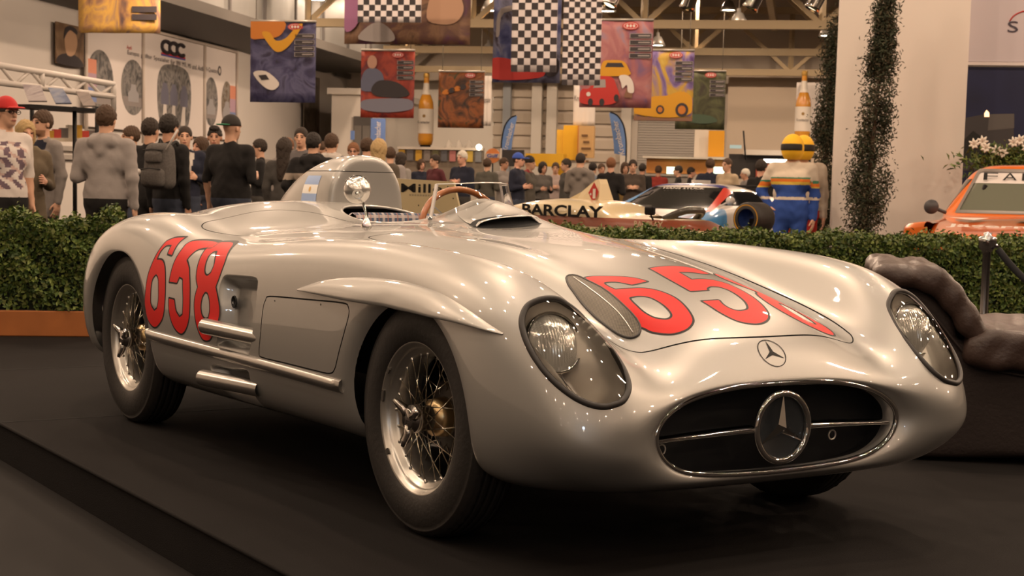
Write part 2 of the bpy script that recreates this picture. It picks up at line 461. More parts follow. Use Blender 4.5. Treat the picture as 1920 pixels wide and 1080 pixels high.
BODY = Surf(body_net(), iters=2, wt=.9, disp=body_disp)
# outlines on the silver car, in its own coordinates
O_LAMP = [(0.517, -0.726, 0.648), (0.498, -0.708, 0.676), (0.49, -0.686, 0.694), (0.5, -0.646, 0.704), (0.52, -0.615, 0.697), (0.553, -0.6, 0.678), (0.587, -0.587, 0.653), (0.631, -0.579, 0.618), (0.665, -0.566, 0.579), (0.696, -0.557, 0.54), (0.72, -0.557, 0.507), (0.737, -0.571, 0.48), (0.744, -0.597, 0.463), (0.738, -0.629, 0.459), (0.718, -0.664, 0.468), (0.688, -0.694, 0.489), (0.644, -0.719, 0.523), (0.594, -0.732, 0.566), (0.551, -0.734, 0.609)]
O_VENT = [(0.142, -0.335), (0.136, -0.322), (0.156, -0.307), (0.204, -0.306), (0.276, -0.305), (0.353, -0.314), (0.42, -0.323), (0.463, -0.324), (0.489, -0.33), (0.503, -0.344), (0.504, -0.361), (0.495, -0.376), (0.468, -0.389), (0.419, -0.393), (0.357, -0.389), (0.283, -0.377), (0.221, -0.362), (0.178, -0.351)]
O_H6 = [(0.245, -0.125), (0.215, -0.137), (0.188, -0.165), (0.173, -0.22), (0.178, -0.294), (0.287, -0.324), (0.386, -0.343), (0.451, -0.345), (0.481, -0.334), (0.495, -0.321), (0.514, -0.308), (0.536, -0.275), (0.544, -0.247), (0.54, -0.21), (0.518, -0.176), (0.487, -0.157), (0.436, -0.14), (0.381, -0.132), (0.333, -0.143), (0.303, -0.167), (0.293, -0.207), (0.3, -0.276), (0.275, -0.281), (0.244, -0.277), (0.231, -0.259), (0.229, -0.224), (0.243, -0.206), (0.261, -0.192)]
O_H6H = [(0.369, -0.28), (0.359, -0.262), (0.353, -0.229), (0.367, -0.204), (0.404, -0.197), (0.44, -0.199), (0.471, -0.208), (0.486, -0.222), (0.491, -0.24), (0.486, -0.259), (0.474, -0.278), (0.447, -0.292), (0.407, -0.291)]
O_H5 = [(0.114, -0.016), (0.093, 0.041), (0.079, 0.116), (0.089, 0.173), (0.152, 0.18), (0.167, 0.148), (0.158, 0.105), (0.16, 0.055), (0.245, 0.038), (0.238, 0.078), (0.242, 0.119), (0.269, 0.148), (0.327, 0.156), (0.395, 0.15), (0.459, 0.132), (0.506, 0.106), (0.534, 0.076), (0.55, 0.035), (0.548, 0.001), (0.531, -0.033), (0.488, -0.051), (0.442, -0.056), (0.417, -0.059), (0.414, 0.002), (0.44, -0.006), (0.466, -0.003), (0.482, 0.014), (0.481, 0.042), (0.468, 0.067), (0.43, 0.091), (0.383, 0.103), (0.337, 0.104), (0.309, 0.089), (0.307, 0.059), (0.325, 0.03), (0.338, 0.023), (0.344, -0.045), (0.245, -0.039)]
O_S6 = [(-1.819, 0.774), (-1.874, 0.77), (-1.908, 0.756), (-1.919, 0.718), (-1.936, 0.668), (-1.953, 0.618), (-1.962, 0.55), (-1.985, 0.495), (-1.925, 0.456), (-1.857, 0.436), (-1.802, 0.456), (-1.769, 0.49), (-1.763, 0.549), (-1.781, 0.614), (-1.815, 0.663), (-1.857, 0.686), (-1.906, 0.686), (-1.903, 0.718), (-1.884, 0.742), (-1.845, 0.745), (-1.831, 0.713), (-1.793, 0.71), (-1.811, 0.751)]
O_S6H = [(-1.885, 0.63), (-1.908, 0.606), (-1.906, 0.554), (-1.896, 0.517), (-1.857, 0.496), (-1.83, 0.507), (-1.821, 0.545), (-1.841, 0.61), (-1.866, 0.631)]
O_S5 = [(-1.739, 0.763), (-1.675, 0.768), (-1.573, 0.765), (-1.547, 0.75), (-1.623, 0.741), (-1.646, 0.717), (-1.653, 0.697), (-1.621, 0.681), (-1.591, 0.658), (-1.551, 0.597), (-1.533, 0.514), (-1.553, 0.462), (-1.601, 0.434), (-1.664, 0.452), (-1.71, 0.5), (-1.724, 0.552), (-1.675, 0.551), (-1.653, 0.512), (-1.616, 0.491), (-1.589, 0.503), (-1.595, 0.561), (-1.627, 0.632), (-1.662, 0.638), (-1.673, 0.614), (-1.741, 0.614), (-1.744, 0.683), (-1.743, 0.728), (-1.75, 0.751)]
O_S8 = [(-1.475, 0.768), (-1.398, 0.749), (-1.341, 0.71), (-1.33, 0.662), (-1.341, 0.62), (-1.306, 0.581), (-1.284, 0.542), (-1.29, 0.507), (-1.319, 0.47), (-1.352, 0.436), (-1.402, 0.429), (-1.435, 0.446), (-1.469, 0.485), (-1.49, 0.533), (-1.495, 0.575), (-1.484, 0.611), (-1.512, 0.638), (-1.535, 0.679), (-1.553, 0.713), (-1.572, 0.741), (-1.586, 0.758), (-1.567, 0.766)]
O_S8A = [(-1.467, 0.738), (-1.497, 0.737), (-1.504, 0.723), (-1.483, 0.688), (-1.461, 0.662), (-1.432, 0.653), (-1.408, 0.665), (-1.412, 0.699)]
O_S8B = [(-1.419, 0.598), (-1.437, 0.579), (-1.441, 0.544), (-1.425, 0.514), (-1.395, 0.502), (-1.368, 0.508), (-1.36, 0.536), (-1.372, 0.573), (-1.396, 0.596)]
O_PANEL = [(-0.908, 0.617), (-0.642, 0.626), (-0.399, 0.633), (-0.358, 0.623), (-0.351, 0.599), (-0.374, 0.544), (-0.406, 0.478), (-0.43, 0.431), (-0.465, 0.413), (-0.567, 0.411), (-0.777, 0.412), (-0.946, 0.413), (-0.967, 0.427), (-0.956, 0.492), (-0.95, 0.575), (-0.937, 0.603)]
O_RECESS = [(-1.294, 0.662), (-1.25, 0.669), (-1.071, 0.673), (-1.026, 0.666), (-1.014, 0.644), (-1.005, 0.561), (-1.018, 0.486), (-1.038, 0.425), (-1.064, 0.412), (-1.11, 0.413), (-1.286, 0.416), (-1.296, 0.446), (-1.298, 0.539), (-1.306, 0.59), (-1.308, 0.636)]
# ================================================================== the setting: floor, walls, roof, stage
def hall_obj(mb, name, m, parent=None, **k): return mb.build(name, m, parent, **k)
def hbox(mb, d0, d1, r0, r1, z0, z1, m=0):
    """box in hall coordinates (depth, right, height)"""
    c = [H(d, r, z) for z in (z0, z1) for d, r in ((d0, r0), (d0, r1), (d1, r1), (d1, r0))]
    return mb.add(c, [(0, 3, 2, 1), (4, 5, 6, 7), (0, 1, 5, 4), (1, 2, 6, 5), (2, 3, 7, 6), (3, 0, 4, 7)], m)
D_BACK, R_LEFT, R_RIGHT, D_NEAR, Z_TOP = 57., -16.8, 30., -14., 8.6
M_CARPET = mat('black_carpet', (.0115, .0098, .0092), .97, noise=(3.5, .22), bump=(260, .3), spec=.15)
mb = MB(); hbox(mb, D_NEAR, D_BACK, R_LEFT, R_RIGHT, -.2, 0); tag(mb.build('floor', mat('hall_floor', (.013, .0112, .0105), .85, noise=(2, .25), spec=.2)), kind='structure')
mb = MB(); hbox(mb, D_BACK, D_BACK + .3, R_LEFT, R_RIGHT, 0, Z_TOP); tag(mb.build('wall_back', mat('back_wall_paint', (.60, .53, .45), .8, noise=(.5, .06))), kind='structure')
mb = MB(); hbox(mb, D_NEAR, D_BACK, R_LEFT - .3, R_LEFT, 0, Z_TOP); tag(mb.build('wall_left', mat('left_wall_paint', (.62, .58, .54), .8, noise=(.4, .05))), kind='structure')
mb = MB(); hbox(mb, D_NEAR, D_BACK, R_RIGHT, R_RIGHT + .3, 0, Z_TOP); tag(mb.build('wall_right', mat('right_wall_paint', (.45, .40, .35), .8)), kind='structure')
mb = MB(); hbox(mb, D_NEAR - .3, D_NEAR, R_LEFT, R_RIGHT, 0, Z_TOP); tag(mb.build('wall_front', mat('front_wall_paint', (.42, .37, .32), .8)), kind='structure')
roof = MB(); hbox(roof, D_NEAR, D_BACK, R_LEFT, R_RIGHT, Z_TOP, Z_TOP + .2); roof = tag(roof.build('ceiling', mat('roof_sheet', (.085, .062, .042), .7)), kind='structure')
for d in np.arange(26, 57, 1.6):
    mb = MB(); hbox(mb, d, d + .12, R_LEFT, 20, Z_TOP - .14, Z_TOP); mb.build('roof_rib', MATS['roof_sheet'], roof)
# stage: a low black platform with an edge along the near side of the car
STG = [(9., -1.245), (-9.5, -1.225), (-9.5, 14.), (9., 14.)]
mb = MB()
top_ = [(x, y, 0.) for x, y in STG]; bot_ = [(x, y, FLOOR + .001) for x, y in STG]
mb.add(top_ + bot_, [(0, 3, 2, 1), (0, 1, 5, 4), (1, 2, 6, 5), (2, 3, 7, 6), (3, 0, 4, 7)])
stage = tag(mb.build('platform', M_CARPET), kind='structure')
mb = MB(); mb.tube([(9, -1.245, -.004), (0, -1.236, -.004), (-9.5, -1.225, -.004)], .007, 8); mb.build('platform_edge', M_CARPET, stage)
# seams of the carpet sheets on the stage
for x in (-4.3, -2.55, 1.95):
    mb = MB(); mb.box((x, -1.23, .0003), (x + .008, 9, .0012)); mb.build('carpet_seam', mat('carpet_seam_dark', (.012, .011, .010), .95), stage)

# ---- back wall: pale cladding courses, piers, roller door, office block, blue-grey post
wb_ = bpy.data.objects['wall_back']
M_CLAD = mat('wall_cladding', (.56, .48, .39), .75); M_CLAD2 = mat('wall_cladding_dark', (.40, .34, .27), .75)
def W(px, py, d=D_BACK - .02): return rh(view(px, py, d))
for k in range(7):
    a = W(925, 140 + k * 24); b = W(1195, 164 + k * 24)
    mb = MB(); hbox(mb, D_BACK - .10, D_BACK, a[1], b[1], b[2] + .06, a[2]); mb.build('cladding_course', M_CLAD, wb_)
for px in (1012, 1040, 1180):
    a = W(px, 110); mb = MB(); hbox(mb, D_BACK - .45, D_BACK - .05, a[1] - .18, a[1] + .18, 0, 6.2); mb.build('wall_pier', mat('pier_white', (.66, .61, .54), .7), wb_)
a = W(955, 110); mb = MB(); hbox(mb, D_BACK - .35, D_BACK - .05, a[1] - .14, a[1] + .14, 0, 6.0); mb.build('wall_pier', mat('pier_grey', (.34, .36, .38), .7), wb_)
a, b = W(1198, 225), W(1302, 300)
mb = MB(); hbox(mb, D_BACK - .22, D_BACK - .1, a[1], b[1], 0, a[2]); door = tag(mb.build('door_1', mat('shutter_frame', (.30, .27, .24), .6)), kind='structure')
for k in range(22):
    z0 = (b[2] - .6) + (a[2] - b[2] + .6) * k / 22; z1 = (b[2] - .6) + (a[2] - b[2] + .6) * (k + .86) / 22
    mb = MB(); hbox(mb, D_BACK - .30, D_BACK - .22, a[1], b[1], z0, z1)
    mb.build('shutter_slat', mat('shutter_grey', (.40, .365, .325), .5), door)
mb = MB(); hbox(mb, D_BACK - .34, D_BACK - .2, a[1] - .35, a[1], 0, a[2] + .15); hbox(mb, D_BACK - .34, D_BACK - .2, b[1], b[1] + .2, 0, a[2] + .15); hbox(mb, D_BACK - .34, D_BACK - .2, a[1] - .35, b[1] + .2, a[2], a[2] + .3); tag(mb.build('trim_1', mat('shutter_frame2', (.50, .45, .39), .6)), kind='structure')
# upper right: smooth beige screen wall under the trusses
a, b = W(1368, 140), W(1600, 320); mb = MB(); hbox(mb, D_BACK - .6, D_BACK - .5, a[1], b[1] + 6, .5, a[2]); tag(mb.build('wall_screen', mat('screen_beige', (.58, .48, .375), .75, noise=(.3, .05))), kind='structure')
# white lower wall left of the cladding, grey dado rail along the left wall
a, b = W(690, 135), W(925, 280); mb = MB(); hbox(mb, D_BACK - .06, D_BACK - .01, a[1], b[1], 0, 4.9); mb.build('white_wall_panel', mat('wall_white', (.72, .67, .60), .8), wb_)
wl_ = bpy.data.objects['wall_left']
for z in (1.55, 1.75): 
    mb = MB(); hbox(mb, 20, D_BACK - 1, R_LEFT, R_LEFT + .12, z, z + .11); mb.build('wall_rail', mat('rail_grey', (.36, .33, .30), .6), wl_)
# the office block in the corner with its dark doorway
p0, p1 = W(622, 180, 50.), W(702, 180, 50.)
mb = MB(); hbox(mb, 50, 57, p0[1], p1[1], 0, p0[2] + .05); hbox(mb, 49.8, 57, p0[1] - .1, p1[1] + .15, p0[2] + .05, p0[2] + .25)
ob = tag(mb.build('wall_office', mat('office_white', (.66, .61, .55), .8)), kind='structure')
q0, q1 = W(663, 218, 49.9), W(697, 218, 49.9); mb = MB(); hbox(mb, 49.88, 50, q0[1], q1[1], 0, q0[2]); mb.build('doorway', mat('doorway_dark', (.09, .08, .075), .6), ob)
for k in range(2):
    x0 = q0[1] + (q1[1] - q0[1]) * (.06 + .47 * k); mb = MB(); hbox(mb, 49.84, 49.88, x0, x0 + (q1[1] - q0[1]) * .41, 0, q0[2] - .3); mb.build('door_leaf', mat('door_grey', (.16, .145, .13), .5), ob)
# ---- sheet-metal duct along the top of the left wall
duct = thing('air_duct', 'long grey sheet metal air duct high along the left wall', 'duct', H(30, R_LEFT + .1, 5.2), 0)
M_DUCT = mat('galvanised', (.36, .36, .35), .42, .55, noise=(1.5, .15))
for k in range(9):
    d = 30 + k * 2.6
    mb = MB(); hbox(mb, d + .05, d + 2.55, R_LEFT + .05, R_LEFT + 2.6, 5.35, 7.3); o = mb.build('duct_panel', M_DUCT, duct); o.matrix_parent_inverse = Matrix.Translation(-Vector(duct.location))
    mb = MB(); hbox(mb, d - .05, d + .05, R_LEFT + .02, R_LEFT + 2.66, 5.28, 7.36); o = mb.build('duct_flange', mat('duct_dark', (.13, .12, .115), .5, .4), duct); o.matrix_parent_inverse = Matrix.Translation(-Vector(duct.location))
mb = MB(); hbox(mb, 28, 54, R_LEFT + .05, R_LEFT + 2.9, 5.02, 5.28); o = mb.build('duct_tray', mat('duct_tray_dark', (.10, .09, .08), .6), duct); o.matrix_parent_inverse = Matrix.Translation(-Vector(duct.location))
def child_at(o, root): o.parent = root; o.matrix_parent_inverse = Matrix.Translation(-Vector(root.location)); return o

# ---- roof trusses
M_TRUSS = mat('truss_cream', (.50, .39, .24), .55)
def truss(d, r0, r1, zb, zt, label, bay=3.2, ph=0.):
    t = thing('roof_truss', label, 'truss', H(d, (r0 + r1) / 2, zb), 0, 'roof trusses')
    def b_(p, q, w_, nm):
        mb = MB(); mb.bar(H(*p), H(*q), w_, w_); child_at(mb.build(nm, M_TRUSS), t)
    b_((d, r0, zb), (d, r1, zb), .22, 'bottom_chord'); b_((d, r0, zt), (d, r1, zt), .22, 'top_chord')
    r = r0 + ph; k = 0
    while r < r1 - bay / 2:
        b_((d, r, zb), (d, r, zt), .13, 'post')
        b_((d, r, zb), (d, min(r + bay / 2, r1), zt), .13, 'diagonal'); b_((d, min(r + bay / 2, r1), zt), (d, min(r + bay, r1), zb), .13, 'diagonal')
        r += bay; k += 1
    return t
truss(42, -13.5, 16, 5.5, 7.6, 'nearest cream steel roof truss spanning the hall', 4.6)
truss(50, -13.5, 16, 5.5, 7.6, 'middle cream steel roof truss spanning the hall', 4.6, .8)
truss(55.6, -16, 16, 5.3, 7.4, 'cream steel roof truss closest to the far wall', 4.6, 1.6)
for i, r in enumerate((-6.5, -1.2, 6.2, 12.)):
    mb = MB(); mb.bar(H(27, r, 6.9), H(56, r, 6.9), .2, .3)
    o = mb.build('roof_purlin', M_TRUSS); tag(o, ('leftmost', 'second from left', 'third from left', 'rightmost')[i] + ' cream beam running away under the roof', 'beam', 'roof beams')
# ---- high-bay lamps
ML = mat('lamp_glow', (1, .86, .66), .5, emit=28.); MLH = mat('lamp_housing', (.35, .33, .30), .4, .6)
mbh = MB(); mbh.lathe([(.0, .42), (.05, .42), (.06, .30), (.12, .28), (.20, .12), (.25, .0), (.235, .0), (.19, .11), (.10, .2)], 20)
o_ = mbh.build('t', MLH); me_h = o_.data; bpy.data.objects.remove(o_)
mbg = MB(); mbg.lathe([(.0, .03), (.22, .03), (.235, .02)], 20); o_ = mbg.build('t', ML); me_g = o_.data; bpy.data.objects.remove(o_)
mbr = MB(); mbr.tube([(0, 0, .42), (0, 0, 2.4)], .012, 5); o_ = mbr.build('t', MLH); me_r = o_.data; bpy.data.objects.remove(o_)
def bay(loc, label):
    t = thing('high_bay_lamp', label, 'lamp', loc, 0, 'high-bay lamps')
    link('housing', me_h, t); link('glowing_disc', me_g, t); link('hanger', me_r, t)
for i, (px, py, d, wd) in enumerate(((918, 21, 43, 'beside the upper left end of the chequered flags'), (1138, 22, 43, 'above the poster with the red car'), (1385, 44, 45, 'left of the pillar, brightest under the truss'), (1233, 86, 51, 'just right of the red car poster'), (916, 98, 54, 'above the dark red poster'), (1551, 68, 47, 'beside the top of the small cypress'), (1366, 20, 48, 'among the spotlights at the top edge'), (596, 1, 44, 'at the top edge above the blue poster'))):
    bay(view(px, py, d), 'glowing round hall lamp ' + wd)
# ================================================================== the silver racing car
def paint_mat():
    m = mat('silver_paint', (.40, .385, .36), .38, .60, coat=1.0)
    n, l = nod(m); b = n['Principled BSDF']
    t = n.new('ShaderNodeTexNoise'); t.inputs['Scale'].default_value = 900
    tc = n.new('ShaderNodeTexCoord'); l.new(tc.outputs['Object'], t.inputs['Vector'])
    mr = n.new('ShaderNodeMapRange'); mr.inputs[3].default_value = .36; mr.inputs[4].default_value = .46
    l.new(t.outputs['Fac'], mr.inputs[0]); l.new(mr.outputs[0], b.inputs['Roughness'])
    return m
M_PAINT = paint_mat()
M_BLACK = mat('matt_black', (.006, .006, .007), .7)
M_RUBBER = mat('seal_rubber', (.03, .026, .024), .5)
M_CHROME = mat('chrome', (.82, .80, .77), .07, 1.)
M_ALU = mat('brushed_aluminium', (.62, .60, .57), .30, 1.)
M_RED = mat('number_red', (.60, .005, .003), .5, coat=.08, spec=.25)
M_INK = mat('black_ink', (.006, .005, .005), .5, spec=.25)
M_TYRE = mat('tyre_rubber', (.022, .019, .017), .55, bump=(60, .15))
M_WOOD = mat('steering_wood', (.30, .10, .028), .3, coat=.6, noise=(25, .35))
M_BRASS = mat('brass', (.62, .45, .24), .28, 1.)
M_PLEXI = glass_mat('plexiglass', (.97, .97, .95), 1.5, .02)
M_LAMP_GLASS = glass_mat('lamp_cover', (.96, .95, .92), 1.5, .03)

CAR = thing('racing_car', 'low silver open racing car with red number 658 parked on the black stage', 'car')

def grid_patch(u0, u1, t0, t1, nu, nt, off=0., surf=BODY):
    P, N = surf.grid(np.linspace(u0, u1, nu), np.linspace(t0, t1, nt))
    P = P + N * off
    return P.reshape(-1, 3), N.reshape(-1, 3), grid_tris(nu, nt)
def patch_for(cond, step=.006, off=0., pad=.25, surf=BODY, t0=0., t1=24.):
    """dense patch of the surface around the region where cond(P, N) holds"""
    us = np.linspace(0, surf.ns - 1, 260); ts = np.linspace(t0, t1, 300)
    P, N = surf.grid(us, ts)
    m = cond(P.reshape(-1, 3), N.reshape(-1, 3)).reshape(P.shape[:2])
    iu = np.where(m.any(1))[0]; it = np.where(m.any(0))[0]
    a, b = max(us[iu[0]] - pad, 0), min(us[iu[-1]] + pad, surf.ns - 1); c, d = max(ts[it[0]] - pad, t0), min(ts[it[-1]] + pad, t1)
    Q = P[iu[0]:iu[-1] + 1, it[0]:it[-1] + 1]
    lu = np.linalg.norm(np.diff(Q, axis=0), axis=2).sum(0).max(); lt = np.linalg.norm(np.diff(Q, axis=1), axis=2).sum(1).max()
    nu = int(np.clip(lu * 1.3 / step, 8, 420)); nt = int(np.clip(lt * 1.3 / step, 8, 420))
    return grid_patch(a, b, c, d, nu, nt, off, surf)

# ---- outlines as distance fields
LAMP3 = np.array([(.517,.726,.648),(.498,.708,.676),(.49,.686,.694),(.494,.647,.707),(.501,.608,.706),(.512,.582,.690),(.523,.562,.673),(.541,.548,.652),(.578,.534,.620),(.613,.526,.592),(.643,.522,.569),(.687,.524,.533),(.723,.538,.499),(.742,.567,.473),(.744,.597,.463),(.738,.629,.459),(.718,.664,.468),(.688,.694,.489),(.644,.719,.523),(.594,.732,.566),(.551,.734,.609)]); LAMP_C = LAMP3.mean(0)
_u, _s, _vt = np.linalg.svd(LAMP3 - LAMP_C); LAMP_E = _vt[:2]; LAMP_N = _vt[2] * np.sign(_vt[2][0])
LAMP2 = crom((LAMP3 - LAMP_C) @ LAMP_E.T, 5)
LAMP_SC = crom(LAMP3, 5)
def f_lamp(P):
    Q = P.copy(); Q[:, 1] = np.abs(Q[:, 1])
    h = (Q - LAMP_C) @ LAMP_N
    d = near_sdf((Q - LAMP_C) @ LAMP_E.T, LAMP2, .08)
    return np.where(np.abs(h) < .11, d, .08)
HOOD_W = lambda x: lut(x, [-.9, -.4, 0, .3, .5, .62], [.50, .50, .487, .462, .43, .40])
def f_hood(P):
    x, y = P[:, 0], np.abs(P[:, 1])
    a = y - HOOD_W(np.clip(x, -.9, .62)); b = np.maximum(x - (.604 - (y / .4) ** 2 * .05), -.80 - x)
    r = .045; a, b = a + r, b + r
    d = np.minimum(np.maximum(a, b), 0) + np.sqrt(np.maximum(a, 0) ** 2 + np.maximum(b, 0) ** 2) - r
    return np.where(P[:, 2] > .45, d, .3)
PANEL2 = crom(O_PANEL, 4); REC2 = crom(O_RECESS, 4)
REC2B = crom([(-1.36, .345), (-1.2, .352), (-1.07, .358), (-1.065, .30), (-1.075, .235), (-1.12, .222), (-1.25, .225), (-1.33, .25), (-1.365, .30)], 4)
def f_side(P, poly, pad=.1): return np.where((P[:, 1] < -.5), near_sdf(P[:, [0, 2]], poly, pad), pad)
COCK2 = crom([(-1.33, .06), (-1.27, .25), (-1.32, .46), (-1.50, .56), (-1.75, .585), (-1.98, .55), (-2.08, .42), (-2.09, .25), (-2.07, .08), (-1.95, -.01), (-1.75, -.03), (-1.5, -.02)], 6)
def f_cock(P): return np.where(P[:, 2] > .6, near_sdf(P[:, :2], COCK2, .1), .1)
TONN2 = crom([(-1.83, -.645), (-1.62, -.585), (-1.40, -.49), (-1.34, -.36), (-1.38, -.20), (-1.50, -.11), (-1.72, -.10), (-1.92, -.14), (-2.02, -.30), (-2.02, -.48), (-1.95, -.60)], 5)
def f_tonn(P): return np.where(P[:, 2] > .6, near_sdf(P[:, :2], TONN2, .1), .1)
def f_arch(P): 
    ay = np.abs(P[:, 1])
    return np.minimum(np.maximum(arch_dist(P, ARCH_F), .46 - ay), np.maximum(arch_dist(P, ARCH_R), .46 - ay))
GAP = .0024

# ---- body shell
U_LIP = BODY.ns - 2
nu_, nt_ = 540, 400
V, N, T = grid_patch(0, BODY.ns - 1, 0, 24, nu_, nt_)
for f in (f_arch, f_lamp, lambda P: f_hood(P) - GAP, lambda P: f_side(P, PANEL2) - GAP, lambda P: f_side(P, REC2), lambda P: f_side(P, REC2B), f_cock, lambda P: f_tonn(P) - GAP):
    V, N, T = clip(V, N, T, f)
part('body_shell', V, T, M_PAINT, CAR, N)
# ---- separate panels cut from the same skin
V, N, T = patch_for(lambda P, N: (f_hood(P) < 0) & (N[:, 2] > 0), .008, t0=-8, t1=8)
V, N, T = clip(V, N, T, lambda P: -f_hood(P) - GAP); hood = part('bonnet', V, T, M_PAINT, CAR, N)
V, N, T = patch_for(lambda P, N: f_side(P, PANEL2) < 0, .008, t0=0, t1=12)
V, N, T = clip(V, N, T, lambda P: -f_side(P, PANEL2) - GAP); hatch = part('access_panel', V, T, M_PAINT, CAR, N)
V, N, T = patch_for(lambda P, N: f_tonn(P) < 0, .008)
V, N, T = clip(V, N, T, lambda P: -f_tonn(P) - GAP); part('tonneau_cover', V, T, M_PAINT, CAR, N)
# ---- dark joint behind the panel gaps
Vs, Ns, Ts = [], [], []; b0 = 0
for f, c in ((f_hood, lambda P, N: (np.abs(f_hood(P)) < .012) & (N[:, 2] > 0)), (lambda P: f_side(P, PANEL2), lambda P, N: np.abs(f_side(P, PANEL2)) < .012), (f_tonn, lambda P, N: np.abs(f_tonn(P)) < .012)):
    V, N, T = patch_for(c, .005, off=-.003, t0=-10.5, t1=10.5)
    V, N, T = clip(V, N, T, lambda P: .006 - np.abs(f(P)))
    Vs.append(V); Ns.append(N); Ts.append(T + b0); b0 += len(V)
part('panel_joint', np.concatenate(Vs), np.concatenate(Ts), M_BLACK, CAR, np.concatenate(Ns))

# ---- recesses for the exhausts
def bowl(name, f, depth, run, cond, m, t0, t1, step=.006, dirv=None, rnd=1.):
    V, N, T = patch_for(cond, step, t0=t0, t1=t1)
    V, N, T = clip(V, N, T, lambda P: -f(P))
    d = depth * np.clip(-f(V) / run, 0, 1) ** rnd
    d = depth * sm(0, 1, d / depth)
    W = V - N * d[:, None] if dirv is None else V + np.asarray(dirv) * d[:, None]
    return part(name, W, T, m, CAR)
bowl('exhaust_recess', lambda P: f_side(P, REC2), .062, .040, lambda P, N: f_side(P, REC2) < 0, M_PAINT, 0, 12)
bowl('exhaust_recess', lambda P: f_side(P, REC2B), .05, .035, lambda P, N: f_side(P, REC2B) < 0, M_PAINT, 0, 12)
mb = MB(); th = np.arange(20) * 2 * PI / 20
mb.lathe([(.0, .004), (.018, .002), (.0185, -.004), (.021, -.004), (.0215, .001)], 20, 'y', (-1.262, -.762, .573)); mb.build('vent_hole', M_BLACK, CAR)
# ---- side trim, exhaust pipes
def side_pts(xs, zs, surf=BODY, tlo=4., thi=10.5):
    """points and normals of the right flank at given x, z"""
    us = np.linspace(1, 20, 300); ts = np.linspace(tlo, thi, 260)
    P, N = surf.grid(us, ts); P = P.reshape(-1, 3); N = N.reshape(-1, 3); out = []; on = []
    for x, z in zip(xs, zs):
        d2 = (P[:, 0] - x) ** 2 + (P[:, 2] - z) ** 2; k = np.argpartition(d2, 60)[:60]
        wt = np.exp(-d2[k] / .012 ** 2) + 1e-6
        A = np.c_[np.ones(len(k)), P[k, 0] - x, P[k, 2] - z]; W = np.sqrt(wt)[:, None]
        y = np.linalg.lstsq(A * W, P[k, 1] * W[:, 0], rcond=None)[0][0]
        n = (N[k] * wt[:, None]).sum(0); out.append((x, y, z)); on.append(n / np.linalg.norm(n))
    return np.array(out), np.array(on)
xs = np.linspace(-1.955, -.395, 40); Ptr, Ntr = side_pts(xs, np.interp(xs, [-1.955, -.395], [.402, .381]))
prof = [(-.020, .0), (-.019, .008), (-.010, .016), (.004, .019), (.017, .014), (.021, .004), (.021, .0)]
V = []; F = []; k = len(prof)
for p, n in zip(Ptr, Ntr):
    up = np.cross(n, (1, 0, 0)); up /= np.linalg.norm(up); up *= np.sign(up[2])
    V += [p + up * a + n * (b_ - .002) for a, b_ in prof]
for i in range(len(xs) - 1):
    for j in range(k - 1): F.append((i * k + j, i * k + j + 1, (i + 1) * k + j + 1, (i + 1) * k + j))
F.append(tuple(range(k))); F.append(tuple((len(xs) - 1) * k + j for j in range(k - 1, -1, -1)))
part('side_trim', np.array(V), F, M_ALU, CAR)
def pipe(a, b, r):
    a, b = np.array(a), np.array(b); mb = MB(); ts = np.linspace(0, 1, 8)
    mb.tube([a + (b - a) * t for t in ts], r, 24, caps=False)
    e = (b - a) / np.linalg.norm(b - a)
    mb.tube([b, b + e * .003, b + e * .001, b - e * .06], [r, r * .97, r * .86, r * .84], 24, 0, caps=False)
    mb.tube([b - e * .06, b - e * .061], [r * .84, .001], 24, 1, caps=False)
    return mb.build('exhaust_pipe', [M_ALU, M_BLACK], CAR)
pipe((-.99, -.770, .470), (-1.355, -.832, .482), .028)
pipe((-1.02, -.762, .297), (-1.385, -.828, .298), .028)

# ---- painted numbers: red figures with a black edge, lying on the skin
def decal(name, f, cond, axes_t, label=None, step=.0035, parent=CAR, edge=.0065):
    V, N, T = patch_for(cond, step, off=.0008, t0=axes_t[0], t1=axes_t[1])
    Va, Na, Ta = clip(V, N, T, lambda P: -f(P)); o = part(name, Va, Ta, M_RED, parent, Na)
    Vb, Nb, Tb = clip(*clip(V, N, T, f), lambda P: edge - f(P)); part(name + '_outline', Vb, Tb, M_INK, o, Nb)
    return o
def fig(outer, holes, ax, mask):
    po = crom(outer, 4); ph = [crom(h, 4) for h in holes]
    def f(P):
        X = P[:, ax]; d = near_sdf(X, po, .03)
        for h in ph: d = np.maximum(d, -near_sdf(X, h, .03))
        return np.where(mask(P), d, .03)
    return f
def sharp(outer, holes, ax, mask):
    po = np.array(outer)
    def f(P):
        X = P[:, ax]; d = near_sdf(X, po, .03)
        for h in holes: d = np.maximum(d, -near_sdf(X, np.array(h), .03))
        return np.where(mask(P), d, .03)
    return f
right = lambda P: P[:, 1] < -.5
top = lambda P: P[:, 2] > .5
def chaik(P, n=1, turn=48.):
    """smooth a traced outline but leave its real corners sharp"""
    P = np.asarray(P, float); m = len(P); e0 = P - np.roll(P, 1, 0); e1 = np.roll(P, -1, 0) - P
    ang = np.degrees(np.abs((np.arctan2(e1[:, 1], e1[:, 0]) - np.arctan2(e0[:, 1], e0[:, 0]) + PI) % (2 * PI) - PI))
    k = np.where(ang > turn)[0]
    if len(k) < 2: return crom(P, 4)
    out = []
    for i, s_ in enumerate(k):
        t_ = k[(i + 1) % len(k)]; idx = np.arange(s_, t_ + 1 + (m if t_ <= s_ else 0)) % m; out.append(crom(P[idx], 4, False)[:-1])
    return np.concatenate(out)
